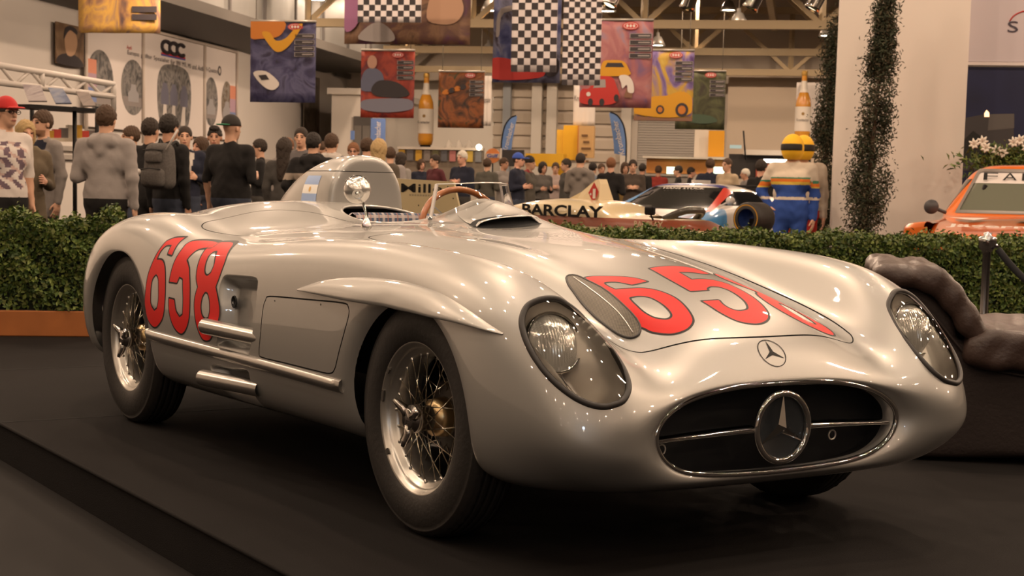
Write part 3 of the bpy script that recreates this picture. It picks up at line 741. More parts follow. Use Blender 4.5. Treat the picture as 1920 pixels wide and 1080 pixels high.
for nm, o_, h_ in (('side_number_six', O_S6, [O_S6H]), ('side_number_five', O_S5, []), ('side_number_eight', O_S8, [O_S8A, O_S8B])):
    f = sharp(chaik(o_, 2), [chaik(h, 2) for h in h_], [0, 2], right)
    decal(nm, f, lambda P, N, f=f: f(P) < .008, (0, 12))
lob = lambda cx, cy_, rx, ry: [(cx + rx * math.cos(a), cy_ + ry * math.sin(a)) for a in np.linspace(0, 2 * PI, 28, endpoint=False)]
_e8a, _e8b = np.array(lob(.425, .283, .128, .098)), np.array(lob(.205, .283, .108, .085))
_h8a, _h8b = np.array(lob(.435, .283, .066, .046)), np.array(lob(.195, .283, .052, .038))
def f_h8(P):
    X = P[:, :2]; d = np.minimum(near_sdf(X, _e8a, .05), near_sdf(X, _e8b, .05))
    return np.where(top(P), np.maximum(np.maximum(d, -near_sdf(X, _h8a, .05)), -near_sdf(X, _h8b, .05)), .05)
f6 = sharp(chaik(O_H6, 2), [chaik(O_H6H, 2)], [0, 1], top); f5 = sharp(chaik(O_H5, 1), [], [0, 1], top)
for nm, f in (('bonnet_number_six', f6), ('bonnet_number_five', f5), ('bonnet_number_eight', f_h8)):
    decal(nm, f, lambda P, N, f=f: (f(P) < .008) & (N[:, 2] > 0), (-8, 8))
# round star badge drawn on the nose
bc = np.array([.646, 0, .56]); bn = np.array([.76, 0, .65]); bn /= np.linalg.norm(bn); be = np.array([0, 1., 0]); bu = np.cross(bn, be); bu *= np.sign(bu[2])
def star2(X, R, w0):
    """three-pointed star, negative inside"""
    d = np.full(len(X), 1e9)
    for a in (90, 210, 330):
        c, s = math.cos(math.radians(a)), math.sin(math.radians(a))
        x = X[:, 0] * c + X[:, 1] * s; y = np.abs(-X[:, 0] * s + X[:, 1] * c)
        d = np.minimum(d, np.maximum(y - w0 * (1 - x / R), np.maximum(-x - w0, x - R)))
    return d
def f_badge(P):
    X = np.stack([(P - bc) @ be, (P - bc) @ bu], 1); r = np.linalg.norm(X, axis=1)
    return np.where(np.abs((P - bc) @ bn) < .05, np.minimum(np.abs(r - .0440) - .0013, star2(X, .042, .0066)), .1)
V, N, T = patch_for(lambda P, N: (np.linalg.norm(P - bc, axis=1) < .07), .0012, off=.0012, t0=-8, t1=8)
V, N, T = clip(V, N, T, lambda P: -f_badge(P)); part('nose_badge', V, T, M_INK, CAR, N)
# ---- oval mesh vent on the bonnet
VENT2 = crom(O_VENT, 4)
f_vent = lambda P: np.where(P[:, 2] > .5, near_sdf(P[:, :2], VENT2, .05), .05)
def mesh_mat():
    m = mat('vent_mesh', (.20, .165, .12), .5, .3)
    n, l = nod(m); b = n['Principled BSDF']
    tc = n.new('ShaderNodeTexCoord'); mp = n.new('ShaderNodeMapping'); mp.inputs['Scale'].default_value = (1, 1, 0)
    ck = n.new('ShaderNodeTexChecker'); ck.inputs['Scale'].default_value = 330; ck.inputs[1].default_value = (.15, .13, .10, 1); ck.inputs[2].default_value = (.06, .05, .04, 1)
    l.new(tc.outputs['Object'], mp.inputs[0]); l.new(mp.outputs[0], ck.inputs[0]); l.new(ck.outputs[0], b.inputs['Base Color'])
    return m
V, N, T = patch_for(lambda P, N: (f_vent(P) < 0) & (N[:, 2] > 0), .006, off=.003, t0=-8, t1=8)
V, N, T = clip(V, N, T, lambda P: -f_vent(P)); vent = part('mesh_vent', V, T, mesh_mat(), CAR, N)
def on_top(xy, off=0.):
    """skin points over plan positions"""
    us = np.linspace(1, 20, 330); ts = np.r_[np.linspace(0, 6.5, 260), np.linspace(17.5, 24, 260)]
    P, N = BODY.grid(us, ts); P = P.reshape(-1, 3); N = N.reshape(-1, 3); out = []; on = []
    for q in xy:
        d2 = (P[:, 0] - q[0]) ** 2 + (P[:, 1] - q[1]) ** 2 + 1e3 * (N[:, 2] < .05); k = np.argpartition(d2, 60)[:60]
        wt = np.exp(-d2[k] / .012 ** 2) + 1e-6; W = np.sqrt(wt)[:, None]
        A = np.c_[np.ones(len(k)), P[k, 0] - q[0], P[k, 1] - q[1]]
        z = np.linalg.lstsq(A * W, P[k, 2] * W[:, 0], rcond=None)[0][0]
        n = (N[k] * wt[:, None]).sum(0); n /= np.linalg.norm(n); out.append(np.array([q[0], q[1], z]) + n * off); on.append(n)
    return np.array(out), np.array(on)
vo, _ = on_top(VENT2[::2], .002); mb = MB(); mb.tube(vo, .0035, 8, closed=True); mb.build('vent_rim', M_RUBBER, vent)
vl, _ = on_top(np.linspace((.16, -.322), (.492, -.356), 14), .004); mb = MB(); mb.tube(vl, .0018, 6); mb.build('vent_rib', M_ALU, vent)

# ---- headlamps behind their fairings
def lamp(sg):
    flip = np.array([1, sg, 1])
    seal = LAMP_SC * flip
    mb = MB(); mb.tube(seal, .0085, 10, closed=True); s = mb.build('headlamp', M_RUBBER, CAR)
    tr = (0, 12) if sg < 0 else (12, 24)
    V, N, T = patch_for(lambda P, N: f_lamp(P) < .005, .008, t0=tr[0], t1=tr[1], off=.001)
    V, N, T = clip(V, N, T, lambda P: .003 - f_lamp(P)); part('lamp_glass', V, T, M_LAMP_GLASS, s, N)
    V, N, T = patch_for(lambda P, N: f_lamp(P) < .005, .007, t0=tr[0], t1=tr[1])
    V, N, T = clip(V, N, T, lambda P: -f_lamp(P))
    d = -f_lamp(V)
    W = V - N * (.135 * sm(0, .036, d) + .012 * sm(0, .006, d))[:, None]
    part('lamp_bucket', W, T, mat('bucket_silver', (.50, .47, .43), .35, .6), s)
    c = np.array([.545, sg * .648, .598]); R_ = .077; tl = math.radians(20); Rt = np.array([[math.cos(tl), 0, -math.sin(tl)], [0, 1, 0], [math.sin(tl), 0, math.cos(tl)]])
    def tiltm(o):
        co = np.array([v.co[:] for v in o.data.vertices]); co = (co - c) @ Rt.T + c
        o.data.vertices.foreach_set('co', co.astype(np.float32).ravel()); o.data.update(); return o
    mb = MB(); mb.lathe([(R_ * 1.07, -.055), (R_ * 1.07, .008), (R_ * 1.03, .013), (R_ * .985, .008)], 40, 'x', c); tiltm(mb.build('lamp_ring', M_CHROME, s))
    # fluted lens
    rr = np.linspace(0, 1, 22); th = np.linspace(0, 2 * PI, 97)[:-1]; V = []; F = []
    for r in rr:
        for a in th:
            y, z = R_ * r * math.cos(a), R_ * r * math.sin(a)
            x = .020 * (1 - r * r) + .0022 * math.sin(y * 2 * PI / .0085) * (1 if r < .97 else 0)
            V.append(c + np.array([x + .002, y, z]))
    for i in range(21):
        for k in range(96): F.append((i * 96 + k, (i + 1) * 96 + k, (i + 1) * 96 + (k + 1) % 96, i * 96 + (k + 1) % 96))
    tiltm(part('lamp_lens', np.array(V), F, mat('fluted_lens', (.66, .65, .62), .16, .55, coat=1.), s))
    return s
tag(lamp(-1), 'egg shaped clear headlamp fairing nearest the wheel seen in front'); lamp(1)

# ---- grille
P, N = BODY.grid([U_LIP - .15], np.linspace(0, 24, 121)[:-1])
mb = MB(); mb.tube(P[0] + N[0] * .002, .0085, 10, closed=True); gr = mb.build('grille', M_CHROME, CAR)
mb = MB(); ring = [(y, z) for y, z in zip(P[0][:, 1], P[0][:, 2])]
V = [(.60, y * 1.03, .363 + (z - .363) * 1.05) for y, z in ring]; V.append((.60, 0, .363)); n_ = len(ring)
mb.add(V, [(i, (i + 1) % n_, n_) for i in range(n_)])
V2 = [(.66, y * 1.02, .363 + (z - .363) * 1.03) for y, z in ring] + [(.60, y * 1.03, .363 + (z - .363) * 1.05) for y, z in ring]
mb.add(V2, [(i, (i + 1) % n_, n_ + (i + 1) % n_, n_ + i) for i in range(n_)])
mb.build('radiator_duct', M_BLACK, gr)
for sg in (-1, 1):
    ys = np.linspace(.090, .412, 14); V = []; F = []
    for i, y in enumerate(ys):
        s_ = (y - .09) / .322; z = .360 - .011 * s_ ** 1.6; x = .697 - .010 * s_; h = .0085 + .004 * (1 - s_); d = .022
        V += [(x - d, sg * y, z + h), (x, sg * y, z + h * .55), (x + .005, sg * y, z), (x, sg * y, z - h * .55), (x - d, sg * y, z - h)]
    for i in range(13):
        for j in range(4): F.append((i * 5 + j, i * 5 + j + 1, i * 5 + 6 + j, i * 5 + 5 + j))
    part('grille_bar', np.array(V), F, M_CHROME, gr)
sc = np.array([.700, 0, .364]); a_ = np.linspace(0, 2 * PI, 49)[:-1]
mb = MB(); mb.tube([sc + np.array([0, .092 * math.cos(t), .092 * math.sin(t)]) for t in a_], .0095, 12, closed=True); star = mb.build('star_ring', M_CHROME, gr)
V = [sc + np.array([.016, 0, 0])]; F = []
for k in range(6):
    r = .089 if k % 2 == 0 else .0165; t = PI / 2 + k * PI / 3; V.append(sc + np.array([0 if k % 2 == 0 else .0, r * math.cos(t), r * math.sin(t)]))
for k in range(6): F.append((0, 1 + k, 1 + (k + 1) % 6))
V.append(sc - np.array([.012, 0, 0]))
for k in range(6): F.append((7, 1 + (k + 1) % 6, 1 + k))
part('star', np.array(V), F, M_CHROME, star if False else gr, smooth=False)
mb = MB(); mb.lathe([(.0, -.020), (.05, -.018), (.086, -.010)], 40, 'x', sc); mb.build('star_backing', mat('smoked_mirror', (.05, .055, .06), .15, .3, coat=.5), gr)
for y in (.215, -.385):
    mb = MB(); mb.tube([np.array([.668, y + .013 * math.cos(t), .325 + .013 * math.sin(t)]) for t in a_], .0022, 8, closed=True); mb.build('grille_eyelet', M_ALU, gr)

# ---- eyebrow over the front wheel openings
def brow(sg):
    xs = np.linspace(-.72, .485, 60)
    zt = lut(xs, [-.72, -.575, -.368, -.164, .04, .202, .345, .485], [.655, .683, .702, .709, .705, .691, .662, .622])
    zl = lut(xs, [-.72, -.55, -.34, -.10, .15, .33, .485], [.651, .651, .650, .650, .644, .637, .619])
    w_ = np.sin(np.clip((xs + .72) / 1.205, 0, 1) * PI) ** .75
    A, NA = side_pts(xs, zt + .012 * w_); B, NB = side_pts(xs, zl - .004)
    V = []; F = []; K = 12
    for i in range(len(xs)):
        a, b = A[i], B[i]; L = np.array([xs[i], b[1] - .040 * w_[i] - .002, zl[i]])
        m1 = a + (np.array([0, -1, -.18])) * .026 * w_[i]; m2 = L + np.array([0, .0, .024]) * w_[i]
        row = []
        for s_ in np.linspace(0, 1, K - 3):
            row.append((1 - s_) ** 3 * (a + NA[i] * -.001) + 3 * (1 - s_) ** 2 * s_ * m1 + 3 * (1 - s_) * s_ ** 2 * m2 + s_ ** 3 * L)
        row.append(L + np.array([0, .004, -.004]) * w_[i]); row.append((L + b) / 2 + np.array([0, 0, .0])); row.append(b + np.array([0, .004, 0]))
        V += [np.array([p[0], p[1] * -sg, p[2]]) for p in row]
    for i in range(len(xs) - 1):
        for j in range(K - 1):
            q = (i * K + j, (i + 1) * K + j, (i + 1) * K + j + 1, i * K + j + 1); F.append(q if sg < 0 else q[::-1])
    return part('wheel_eyebrow', np.array(V), F, M_PAINT, CAR)
brow(-1); brow(1)

# ---- wheel wells
for a, ytr in ((ARCH_F, .695), (ARCH_R, .73)):
    for sg in (-1, 1):
        mb = MB(); th = np.linspace(-.18, PI + .18, 30); R_ = a[2] + .02
        ring0 = [(a[0] + R_ * math.cos(t), sg * (ytr - .004), a[1] + R_ * math.sin(t) * .80) for t in th]; ring1 = [(x, sg * .40, z) for x, y, z in ring0]
        n_ = len(ring0); mb.add(ring0 + ring1, [(i, i + 1, n_ + i + 1, n_ + i) for i in range(n_ - 1)])
        mb.add(ring1 + [(a[0], sg * .40, a[1])], [(i, i + 1, n_) for i in range(n_ - 1)])
        mb.build('wheel_well', M_BLACK, CAR)
# ---- wheels
def spoke_mesh(a, b, r=.0017):
    V, F = tube([a, (np.array(a) + np.array(b)) / 2, b], r, 5); return V, F
ME_CACHE = {}
def wheel(x, y, z, R_, sg, full=True):
    """wire wheel; sg = -1 right side, +1 left"""
    s_ = R_ / .342; wd = .078 * s_
    pr = [(.205, -.060), (.214, -.071), (.232, -.080), (.258, -.0845), (.285, -.083), (.308, -.077), (.318, -.0725), (.3205, -.0745), (.3225, -.0715), (.332, -.064), (.3385, -.054)]
    for g in (-.036, -.012, .012, .036):
        pr += [(.3415, g - .010), (.342, g - .003), (.336, g - .002), (.336, g + .002), (.342, g + .003), (.3415, g + .010)]
    pr += [(.3385, .054), (.332, .064), (.318, .0725), (.285, .083), (.258, .0845), (.232, .080), (.205, .060)]
    pr = [(r if r < .215 else .205 + (r - .205) * (R_ - .205) / .137, yy) for r, yy in pr]
    nb = 96; V, F = lathe(pr, nb, 'y')
    V = V.reshape(len(pr), nb, 3)
    for i, (r, yy) in enumerate(pr):                       # tread blocks: every other segment cut a little
        if r > R_ - .008 and abs(yy) > .045:
            V[i, ::2, 0] *= .984; V[i, ::2, 2] *= .984
    V = V.reshape(-1, 3)
    wh = part('wheel', V, F, M_TYRE, CAR, loc=(x, y, z), rotz=0 if sg < 0 else PI)
    key = 'rim'
    if key not in ME_CACHE:
        rp = [(.207, -.058), (.218, -.060), (.2225, -.066), (.2215, -.0715), (.2165, -.073), (.212, -.070), (.208, -.064), (.2035, -.061), (.201, -.054), (.198, -.047), (.186, -.040), (.180, -.030), (.180, .030), (.190, .045), (.200, .055), (.218, .060), (.222, .066), (.215, .072), (.207, .064)]
        V, F = lathe(rp, 72, 'y'); ME_CACHE['rim'] = raw_mesh('rim', V, F, mat('rim_aluminium', (.58, .55, .50), .33, .9))
        hp = [(.0, -.088), (.033, -.087), (.040, -.080), (.041, -.068), (.036, -.060), (.036, -.02), (.05, .0), (.062, .03), (.062, .05), (.0, .05)]
        V, F = lathe(hp, 32, 'y'); ME_CACHE['hub'] = raw_mesh('hub', V, F, mat('hub_steel', (.45, .41, .36), .25, 1.))
        dp = [(.0, .022), (.05, .022), (.095, .030), (.115, .045), (.118, .085), (.10, .09)]
        V, F = lathe(dp, 40, 'y'); ME_CACHE['drum'] = raw_mesh('brake_drum', V, F, mat('drum_dark', (.05, .042, .035), .45, .7))
        bp = [(.0, -.035), (.030, -.034), (.052, -.022), (.056, .0), (.058, .03)]
        V, F = lathe(bp, 32, 'y'); ME_CACHE['bell'] = raw_mesh('hub_bell', V, F, M_BRASS)
        mb = MB()                                          # knock-off nut with three ears
        mb.lathe([(.0, -.103), (.029, -.103), (.031, -.100), (.031, -.092), (.040, -.088), (.040, -.08)], 32, 'y')
        for k in range(3):
            t = -PI / 2 - .12 + k * 2 * PI / 3; c, s2 = math.cos(t), math.sin(t)
            pts = [np.array([c * r, yy, s2 * r]) for r, yy in ((.020, -.092), (.045, -.094), (.064, -.103), (.080, -.109))]
            mb.tube(pts, [.015, .0135, .011, .007], 8)
        ME_CACHE['nut'] = None; o = mb.build('knock_off_nut', mat('nut_steel', (.50, .46, .42), .2, 1.)); ME_CACHE['nut'] = o.data; bpy.data.objects.remove(o)
        V = [(0, -.1065, 0)]
        for k in range(6):
            r = .027 if k % 2 == 0 else .0065; t = PI / 2 + k * PI / 3 + .35; V.append((r * math.cos(t), -.1035, r * math.sin(t)))
        ME_CACHE['nstar'] = raw_mesh('nut_star', np.array(V), [(0, 1 + (k + 1) % 6, 1 + k) for k in range(6)], M_CHROME, smooth=False)
        V, F = tube([(0, 0, 0), (0, 0, .5), (0, 0, 1)], .0017, 6); ME_CACHE['spoke'] = raw_mesh('spoke', V, F, mat('spoke_steel', (.70, .62, .50), .22, 1.))
        V, F = lathe([(.0, .010), (.004, .008), (.0048, .002), (.0048, 0)], 10, 'z'); ME_CACHE['nip'] = raw_mesh('spoke_nipple', V, F, mat('nipple', (.72, .68, .62), .3, .9))
    link('rim', ME_CACHE['rim'], wh); link('hub', ME_CACHE['hub'], wh); link('brake_drum', ME_CACHE['drum'], wh); link('hub_bell', ME_CACHE['bell'], wh)
    link('knock_off_nut', ME_CACHE['nut'], wh); link('nut_star', ME_CACHE['nstar'], wh)
    SP = []
    for k in range(24):
        a = 2 * PI * k / 24; s1 = 1 if k % 2 else -1
        SP.append((a, a + s1 * .95, .185, -.038 + .006 * (k % 2), .038, -.062))        # outer row to the outer hub flange
        SP.append((a + .13, a + .13 - s1 * .75, .180, .012 + .010 * (k % 2), .060, .030))  # inner row
    joined = MB()
    for (a, b, r1, y1, r2, y2) in SP:
        p = np.array([r1 * math.cos(a), y1, r1 * math.sin(a)]); q = np.array([r2 * math.cos(b), y2, r2 * math.sin(b)])
        if full:
            e = q - p; L = np.linalg.norm(e); o = link('spoke', ME_CACHE['spoke'], wh)
            rot = Vector(e).to_track_quat('Z', 'Y'); o.location = p; o.rotation_mode = 'QUATERNION'; o.rotation_quaternion = rot; o.scale = (1, 1, L)
            if y1 < 0:
                o = link('spoke_nipple', ME_CACHE['nip'], wh); o.location = p; o.rotation_mode = 'QUATERNION'; o.rotation_quaternion = rot
        else: joined.tube([p, (p + q) / 2, q], .0017, 4)
    if not full: joined.build('spokes', MATS['spoke_steel'], wh)
    if full and R_ < .35:
        for a in (2.55, 2.95, 3.75): 
            mb = MB(); c, s2 = math.cos(a), math.sin(a); t = np.array([-s2, 0, c]) * .012
            p = np.array([.2105 * c, -.0705, .2105 * s2]); mb.bar(p - t * (1.4 if a == 2.95 else .7), p + t * (1.4 if a == 2.95 else .7), .005, .012); mb.build('balance_weight', mat('lead', (.12, .11, .10), .5, .6), wh)
    return wh
wheel(0, -.665, .335, .338, -1); wheel(-2.37, -.690, .345, .350, -1)
wheel(0, .665, .335, .338, 1, False); wheel(-2.37, .690, .345, .350, 1, False)

# ---- driver's headrest fairing
def headrest():
    yc = .232
    #      x,    half width, top z
    st = [(-3.18, .035, .775), (-3.0, .085, .905), (-2.8, .125, 1.000), (-2.62, .150, 1.060), (-2.45, .158, 1.098), (-2.32, .163, 1.112), (-2.24, .163, 1.112), (-2.215, .157, 1.105), (-2.204, .143, 1.090), (-2.203, .10, 1.04), (-2.202, .04, .95), (-2.2015, .002, .889)]
    net = []
    for x, hw, zt in st:
        zb = float(lut(x, [-3.2, -2.9, -2.6, -2.35, -2.2], [.68, .78, .86, .885, .885])); row = []
        h = zt - zb
        for a in np.linspace(0, PI, 13):
            c, s_ = math.cos(a), math.sin(a)
            yy = hw * np.sign(c) * abs(c) ** .72 * (1.12 - .12 * s_); zz = zb + h * abs(s_) ** .80
            row.append((x, yc - yy, zz))
        net.append(row)
    return Surf(np.array(net), per_t=False, iters=3)
HR = headrest()
def f_hr(P):                                     # the lid on its crown
    z0 = 1.042
    d = z0 - P[:, 2]; b = -2.62 - P[:, 0]; r = .02; d, b = d + r, b + r
    return np.minimum(np.maximum(d, b), 0) + np.sqrt(np.maximum(d, 0) ** 2 + np.maximum(b, 0) ** 2) - r
V, N, T = grid_patch(0, HR.ns - 1, 0, 12, 220, 140, surf=HR)
if (N[:, 2] * 1).mean() < 0: N = -N; T = T[:, ::-1]
Va, Na, Ta = clip(V, N, T, lambda P: f_hr(P) - .0015); hr = part('headrest', Va, Ta, M_PAINT, CAR, Na)
Va, Na, Ta = clip(V, N, T, lambda P: -f_hr(P) - .0015); part('headrest_lid', Va, Ta, M_PAINT, hr, Na)
Va, Na, Ta = clip(V - N * .003, N, T, lambda P: .01 - np.abs(f_hr(P))); part('lid_joint', Va, Ta, M_BLACK, hr, Na)
# flag sticker on its right side
def f_flag(P):
    x0, x1 = -2.50, -2.335; z = P[:, 2]; sl = (z - .94) * .0
    return np.where(P[:, 1] < .25, np.maximum(np.maximum(x0 - P[:, 0] + sl, P[:, 0] - x1 - sl), np.maximum(.905 - z, z - 1.022)), 1)
Vf, Nf, Tf = clip(V + N * .001, N, T, lambda P: -f_flag(P))
for i, (z0, z1, c) in enumerate(((.90, .944, 'blue'), (.944, .983, 'white'), (.983, 1.03, 'blue'))):
    A, B, C_ = clip(*clip(Vf, Nf, Tf, lambda P: P[:, 2] - z0), lambda P: z1 - P[:, 2])
    part('flag_stripe', A, C_, mat('flag_' + c, (.30, .42, .68) if c == 'blue' else (.85, .82, .76), .4), hr, B)
A, B, C_ = clip(V + N * .0018, N, T, lambda P: np.where(P[:, 1] < .25, .012 - np.hypot(P[:, 0] + 2.418, P[:, 2] - .963), -1)); part('flag_sun', A, C_, mat('flag_gold', (.70, .42, .12), .4), hr, B)

# ---- cockpit
mb = MB()
mb.box((-2.10, -.02, .25), (-1.28, .58, .28)); mb.box((-2.12, -.03, .25), (-2.09, .58, .84)); mb.box((-1.27, -.03, .25), (-1.24, .58, .80)); mb.box((-2.10, -.06, .25), (-1.28, -.03, .80)); mb.box((-2.10, .58, .25), (-1.28, .61, .78))
mb.build('cockpit_tub', mat('cockpit_dark', (.02, .02, .022), .7), CAR)
rimp, rimn = on_top(COCK2, -.004); mb = MB(); mb.tube(rimp, .006, 8, closed=True); mb.build('cockpit_rim', M_PAINT, CAR)
def tartan():
    m = mat('tartan_cloth', (.10, .12, .16), .9)
    n, l = nod(m); b = n['Principled BSDF']; tc = n.new('ShaderNodeTexCoord'); sx = n.new('ShaderNodeSeparateXYZ'); l.new(tc.outputs['Object'], sx.inputs[0])
    acc = None
    for ax, sc_, off in ((1, 22, 0), (2, 22, .3), (1, 22, .45)):
        mu = n.new('ShaderNodeMath'); mu.operation = 'MULTIPLY_ADD'; mu.inputs[1].default_value = sc_; mu.inputs[2].default_value = off; l.new(sx.outputs[ax], mu.inputs[0])
        fr = n.new('ShaderNodeMath'); fr.operation = 'FRACT'; l.new(mu.outputs[0], fr.inputs[0])
        lt = n.new('ShaderNodeMath'); lt.operation = 'LESS_THAN'; lt.inputs[1].default_value = .28 if off != .45 else .12; l.new(fr.outputs[0], lt.inputs[0])
        mx = n.new('ShaderNodeMix'); mx.data_type = 'RGBA'; mx.inputs[7].default_value = (.42, .36, .34, 1) if off != .45 else (.30, .13, .10, 1)
        if acc is None: mx.inputs[6].default_value = (.055, .075, .12, 1)
        else: l.new(acc, mx.inputs[6])
        ml = n.new('ShaderNodeMath'); ml.operation = 'MULTIPLY'; ml.inputs[1].default_value = .75; l.new(lt.outputs[0], ml.inputs[0])
        l.new(ml.outputs[0], mx.inputs[0]); acc = mx.outputs[2]
    l.new(acc, b.inputs['Base Color']); return m
rows = []
for a in np.linspace(-1.35, 1.35, 25):
    y = .27 + .255 * math.sin(a); x = -1.80 - .25 * math.cos(a) ** .8 if math.cos(a) > 0 else -1.80
    rows.append([(x + dx, .27 + (y - .27) * k, z) for dx, k, z in ((.16, .80, .42), (.05, .9, .6), (.0, 1., .80), (-.005, 1.02, .862), (-.02, 1.06, .872), (-.04, 1.10, .855), (-.045, 1.12, .75))])
nn = 7; V = np.array(rows).reshape(-1, 3); F = [(i * nn + j, i * nn + j + 1, (i + 1) * nn + j + 1, (i + 1) * nn + j) for i in range(24) for j in range(nn - 1)]
seat = part('seat', V, F, tartan(), CAR); mb = MB(); mb.box((-1.95, .06, .36), (-1.50, .48, .44), bev=.03); mb.build('seat_cushion', MATS['tartan_cloth'], seat)
# steering wheel
SWC = np.array([-1.415, .255, .792]); tilt = math.radians(18); ax_u = np.array([0, 1., 0]); ax_v = np.array([-math.sin(tilt), 0, math.cos(tilt)]); ax_n = np.cross(ax_u, ax_v)
th = np.linspace(0, 2 * PI, 65)[:-1]
mb = MB(); mb.tube([SWC + .195 * (ax_u * math.cos(t) + ax_v * math.sin(t)) for t in th], .0125, 12, closed=True); sw = mb.build('steering_wheel', M_WOOD, CAR)
for a in (0, PI / 2, PI, 3 * PI / 2):
    mb = MB(); d_ = ax_u * math.cos(a + .78) + ax_v * math.sin(a + .78); mb.bar(SWC + ax_n * .02 + d_ * .03, SWC + d_ * .19, .018, .004); mb.build('spoke', M_ALU, sw)
mb = MB(); mb.tube([SWC + ax_n * .03, SWC + ax_n * .0, SWC + np.array([.30, 0, -.10])], [.04, .035, .018], 16); mb.build('steering_hub', M_ALU, sw)
# windscreen
wp = crom([(-1.305, .035), (-1.225, .12), (-1.195, .22), (-1.215, .33), (-1.30, .42), (-1.455, .475)], 8, False)
wb, _ = on_top(wp, 0); wb[:, 2] -= .004
lean = np.linspace(-1.42, 1.42, 41); Vg = []; Fg = []; K = 6
ztop = 1.006
for i, p in enumerate(wb):
    c, s_ = math.cos(lean[i]), math.sin(lean[i])
    zt_ = ztop - .010 * s_ * s_
    for k in range(K):
        t = k / (K - 1); Vg.append(p + np.array([-.06 * t * c, -.03 * t * s_, 0]) + np.array([0, 0, (zt_ - p[2]) * t]))
for i in range(40):
    for k in range(K - 1): Fg.append((i * K + k, (i + 1) * K + k, (i + 1) * K + k + 1, i * K + k + 1))
ws = part('windscreen', np.array(Vg), Fg, M_PLEXI, CAR)
Vg = np.array(Vg).reshape(41, K, 3)
edge = np.concatenate([Vg[0, ::1], Vg[1:, -1], Vg[-1, ::-1][1:]])
mb = MB(); mb.tube(edge, .0024, 6); mb.build('screen_edge', mat('plexi_edge', (.80, .78, .74), .15, .2, coat=1.), ws)
mb = MB(); mb.tube(Vg[:, 0] + np.array([0, 0, .002]), .002, 6); mb.build('screen_strip', M_ALU, ws)
for i, nm in ((0, 'near'), (40, 'far')):
    mb = MB(); p = Vg[i, 0]; q = Vg[i, -1]; mb.bar(p, q, .004, .022); mb.build('screen_post', mat('post_white', (.75, .72, .70), .25, .5), ws)
    mb = MB(); mb.lathe([(.0, .016), (.010, .012), (.012, 0), (.008, -.01)], 12, 'z', p); mb.build('screen_clamp', M_CHROME, ws)
# cowl air scoop: dark mouth under a raised lip
ys = np.linspace(-.012, .258, 25); yc_ = .123; lo, _ = on_top([(-.835 - .05 * ((y - yc_) / .135) ** 2, y) for y in ys], .001)
hh = .040 * np.sqrt(np.clip(1 - ((ys - yc_) / .1355) ** 2, 0, 1)) ** .8
up = lo + np.stack([-.010 * np.ones(25), np.zeros(25), hh], 1)
bk, _ = on_top([(-1.20, .225 + (y - yc_) * 1.0) for y in ys], .0005)
V = np.concatenate([lo, up - np.array([.05, 0, 0])]); F = [(i, i + 1, 25 + i + 1, 25 + i) for i in range(24)]
scoop = part('air_scoop', V, F, M_BLACK, CAR)
rows = []; ss = np.linspace(0, 1, 9); plan = [(lo[i][:2] + np.array([-.010, 0])) * (1 - s_) + np.array([-1.20, .225 + (ys[i] - yc_)]) * s_ for i in range(25) for s_ in ss]
base_, _ = on_top(plan, .0008); base_ = base_.reshape(25, 9, 3)
for i in range(25):
    r_ = [base_[i, j] + np.array([0, 0, hh[i] * (1 - ss[j]) ** 1.6]) for j in range(9)]; rows.append([r_[0] + np.array([.004, 0, -.004])] + r_)
V = np.array(rows).reshape(-1, 3); F = [(i * 10 + j, (i + 1) * 10 + j, (i + 1) * 10 + j + 1, i * 10 + j + 1) for i in range(24) for j in range(9)]
part('scoop_hood', V, F, M_PAINT, scoop)
# mirror on its stalk
mbase, mn = on_top([(-1.133, -.321)], 0); mbase = mbase[0]
right_c = np.array([.537, .844, 0]); mc = mbase + np.array([0, 0, .128]) - right_c * .034
mb = MB(); mb.lathe([(.020, -.002), (.019, .008), (.012, .018), (.0065, .034), (.0050, .05)], 20, 'z', mbase); ms = mb.build('mirror', M_CHROME, CAR)
mb = MB(); mb.tube(crom([mbase + np.array([0, 0, .045]), mbase + np.array([.0, 0, .065]) - right_c * .008, mbase + np.array([0, 0, .085]) - right_c * .013], 5, False), .0045, 10); mb.build('mirror_stalk', M_CHROME, ms)
mb = MB(); R_ = .0485; fd = np.array([.86, -.10, -.5]); fd /= np.linalg.norm(fd)
mb.lathe([(R_ * .93, -R_ * .42), (R_, 0), (R_ * .966, R_ * .26), (R_ * .866, R_ * .5), (R_ * .70, R_ * .71), (R_ * .42, R_ * .905), (.019, R_ * .92), (.017, R_ * .90), (.006, R_ * .88), (.006, R_ * .95), (.0, R_ * .96)], 40, 'x')
shell = mb.build('mirror_shell', mat('mirror_silver', (.66, .64, .60), .24, .85, coat=.6), ms); shell.location = mc
shell.rotation_mode = 'QUATERNION'; shell.rotation_quaternion = Vector((1, 0, 0)).rotation_difference(Vector((.80, -.36, -.30)))
mb = MB(); mb.lathe([(R_ * .95, -R_ * .52), (R_ * .985, -R_ * .46), (R_ * .985, -R_ * .38), (R_ * .93, -R_ * .36)], 40, 'x'); mb.lathe([(0, -R_ * .47), (R_ * .95, -R_ * .47)], 40, 'x')
o = mb.build('mirror_bezel', M_CHROME, ms); o.location = mc; o.rotation_mode = 'QUATERNION'; o.rotation_quaternion = shell.rotation_quaternion
for px_, pz_ in ((-.545, .617), (-.87, .605)):
    p, n = side_pts([px_], [pz_]); mb = MB(); mb.lathe([(0, .0016), (.003, .0012), (.0035, 0)], 10, 'y'); o = mb.build('panel_screw', M_INK, hatch); o.location = p[0] + n[0] * .001
